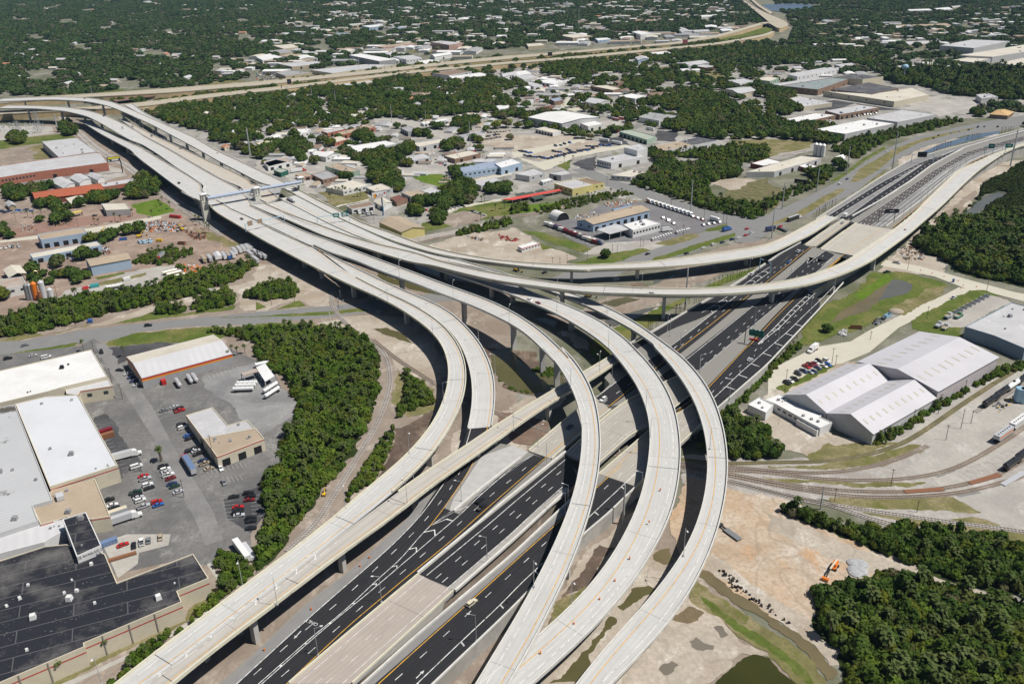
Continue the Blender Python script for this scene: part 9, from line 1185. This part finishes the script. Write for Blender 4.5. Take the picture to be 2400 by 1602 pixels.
def houses(spec,n,meshes,ph,seed,nm='house',cat='house',what='house',s=(.9,1.25)):
 P=sample(spec,26 if what=='house' else 22 if s[1]<.65 else 34,seed,True,.9);r=random.Random(seed);r.shuffle(P:=list(P))
 for p in P[:n]:
  k=r.randrange(len(meshes));me=meshes[k];o=mesh_obj(nm,me);o.location=(p[0],p[1],0);o.rotation_euler=(0,0,r.choice((-.12,1.45))+r.uniform(-.1,.1));f=r.uniform(*s);f*=1.0;o.scale=(f,f,f);c_=me.materials[1].name.replace('_',' ');tag(o,'%s with a %s %s'%(what,c_,ph),cat,'%s %s'%(what,ph))
  sz=max(v.co.x for v in me.vertices)*f*(1.5 if p[1]>1100 else 1.0);EXC.append(np.array([(p[0]-sz,p[1]-sz*.6),(p[0]+sz,p[1]-sz*.6),(p[0]+sz,p[1]+sz*.6),(p[0]-sz,p[1]+sz*.6)]))
houses('r0c0 0,480 800,460 1500,470 2200,560 2300,650 1800,760 900,850 300,830 0,700',46,HM,'above the upper-left freeway',21);houses('r0c0 0,100 900,60 2300,120 2300,460 1200,420 0,430',46,HM,'deep in the far left woods',22);houses('r0c1 0,900 400,850 700,820 1000,990 1000,1120 500,1160 0,1200',22,HM,'in the wood left of the bus street',23);houses('r0c1 1150,800 1700,800 2300,880 2200,960 1500,1000 1200,900',20,HM,'in the wood below the brown market',24);houses('r0c0 1700,950 2349,900 2349,1250 1900,1250',10,HM,'in the wood beside the rear flyover',25)
houses('r0c2 0,120 1400,100 1500,230 400,260 0,270',36,HM,'in the far woods behind the freeway shops',26);houses('r0c1 0,520 900,430 1600,440 2300,380 2300,500 1700,560 800,600 0,700',30,SM,'along the freeway',27,'store','store','low commercial building');houses('r0c1 0,130 700,130 1300,150 2300,200 2300,330 1500,330 0,330',22,SM,'beyond the freeway',28,'store','store','low commercial building');houses('r0c2 380,320 1500,300 2000,240 2250,180 2000,330 1300,420 500,440',30,SM,'below the freeway bend',29,'store','store','low commercial building');houses('r0c2 1450,90 2100,80 2200,140 1700,180',12,SM,'by the far freeway bend',30,'store','store','low commercial building',(.6,1));houses('r0c3 250,190 1300,200 2300,250 2300,350 1700,350 500,260',26,SM,'in the far right trees',31,'store','store','low commercial building',(.6,1));houses('r0c2 0,700 400,720 900,860 600,980 200,980 0,900',16,SM,'by the side street bend',32,'workshop','workshop','small workshop',(.4,.6));houses('r0c1 600,1200 1300,1230 1700,1290 1300,1400 600,1380',9,SM,'near the arched brick row',33,'workshop','workshop','small workshop',(.35,.5));houses('r0c0 300,30 2300,20 2300,110 300,110',16,SM,'at the far top left',34,'store','store','low commercial building',(.7,1.1))
houses('r0c2 0,10 2000,10 2000,90 0,100',22,SM,'at the far top centre',35,'store','store','low commercial building',(.7,1.1))
houses('r0c1 0,1180 900,1160 1500,1100 2300,1000 2300,1560 800,1560 0,1500',110,SM,'in the streets above the toll plaza',41,'workshop','workshop','low workshop',(.3,.62));houses('r0c2 0,600 900,660 1400,840 1300,1000 700,1000 0,1060',80,SM,'above the huge white plant',42,'workshop','workshop','low workshop',(.3,.6));houses('r0c3 0,560 900,560 1500,560 1500,700 900,700 0,720',30,SM,'in the yards behind the mill',43,'workshop','workshop','low workshop',(.35,.7));houses('r1c1 500,0 1900,0 1900,120 1000,100 560,180',16,SM,'above the palm lawn',44,'workshop','workshop','low workshop',(.28,.45))
P=np.vstack([sample(q,30,60+i,True,.9)for i,q in enumerate(('n 480,190 640,170 900,140 1200,110 1750,60 1700,0 750,0','n 1900,60 2400,0 2400,140 2150,100 1950,120'))]);P=nthin(P,420,.15,9);RNG.shuffle(P);b=MB();r=random.Random(5)
for p in P[:600]:L,w_=r.uniform(12,32),r.uniform(9,18);b.box((p[0],p[1],0),(L,w_,r.uniform(4,7)),r.choice((-.12,1.45)),r.randrange(5));EXC.append(np.array([(p[0]-L*.8,p[1]-L),(p[0]+L*.8,p[1]-L),(p[0]+L*.8,p[1]+L*.5),(p[0]-L*.8,p[1]+L*.5)]))
tag(b.build('rooftops',[RF['white'],RF['lgrey'],RF['white'],RF['cream'],RF['tan']]),'countless small pale roofs of the far suburbs','buildings',None,'stuff')
def stalls(reg,a,b_,n,d,L=5.2):
 p,q=W(*PX('%s %d,%d'%(reg,*a))[0][:2],.5),W(*PX('%s %d,%d'%(reg,*b_))[0][:2],.5);m_=MB()
 for i in range(n):c_=p+(q-p)*i/(n-1);_,h=heading((a[0]+(b_[0]-a[0])*i/(n-1),a[1]+(b_[1]-a[1])*i/(n-1)),d,reg);u=np.array([math.cos(h),math.sin(h),0]);v=np.array([-u[1],u[0],0])*.07;z=np.array([0,0,.17]);c_=c_*[1,1,0]+z;m_.quad(c_-u*L/2-v,c_+u*L/2-v,c_+u*L/2+v,c_-u*L/2+v)
 tag(m_.build('parking_stall_lines',M('faded_white',(.50,.50,.48),.8,.2,.8)),kind='structure')
for a in(('r2c0',(1880,330),(2180,240),9,(40,60),8),('r2c0',(1600,700),(1880,1180),16,(90,-30)),('r2c0',(1470,620),(1500,690),3,(90,-30)),('r2c0',(1220,1180),(1450,1560),14,(90,-30)),('r2c0',(1460,1120),(1660,1440),12,(90,-30)),('r2c0',(960,1420),(1090,1600),8,(90,-28)),('r3c0',(1240,330),(1520,240),8,(40,90)),('r2c0',(2080,1400),(2130,1620),8,(90,-12)),('r2c1',(10,1400),(10,1600),7,(90,-12)),('r2c1',(200,720),(360,560),8,(110,-75),9),('r2c0',(880,760),(1120,1160),14,(90,-28)),('r2c0',(1900,1190),(2250,1120),10,(40,70)),('r2c0',(2060,1270),(2210,1240),5,(40,70))):stalls(*a)
FZ=[('n -260,232 0,222 100,228 240,222 450,205 620,178 800,160 900,145 1130,118 1400,100 1600,80 1790,55 1745,10 1700,-22 1200,-28 600,-28 0,-28 -500,-28',15,-.95),('n 1860,70 1800,-20 2000,-28 2600,-28 2700,160 2500,150 2300,100 2180,115 2080,140 1900,130 1850,100',15.5,-.9),('n 1500,120 1760,95 1870,100 2080,145 2200,110 2500,240 2450,330 2200,215 2040,180 1850,170 1700,160',14,-.1),('n 120,222 400,240 620,200 900,165 1150,140 1500,118 1720,150 1850,200 1800,330 1500,320 1200,350 900,400 650,400 480,310',12,-.15),('n -260,500 -60,380 60,380 180,470 380,560 150,700 -200,800',11,1.1)]
allp=[]
for i,(sp,d,lo)in enumerate(FZ):
 p=nthin(sample(sp,d,700+i),300 if i<2 else 130,lo,i);scatter('woodland',PC['far']if i<3 else PC['mid'],p,d*.32,d*.68,(.85,1.15),800+i,label='leafy canopy of the far suburbs, %s'%('left of and beyond the freeway','at the upper right','behind the right-hand mill','between the freeway and the viaducts','at the left edge')[i],cat='trees')
print('trees solo',len(solo),'rest',len(rest))
HAZE=0.00003
# ================================================================ air
b=MB();b.box((0,4000,-1),(13000,9000,262));hz=b.build('haze',None);hz.data.materials.clear();m=bpy.data.materials.new('haze_air');m.use_nodes=True;t=m.node_tree;t.nodes.remove(t.nodes['Principled BSDF']);v=t.nodes.new('ShaderNodeVolumePrincipled');v.inputs['Density'].default_value=HAZE;v.inputs['Color'].default_value=(.40,.66,1.0,1);v.inputs['Anisotropy'].default_value=0.0;t.links.new(v.outputs[0],t.nodes['Material Output'].inputs['Volume']);hz.data.materials.append(m);tag(hz,None,None,None,'stuff')
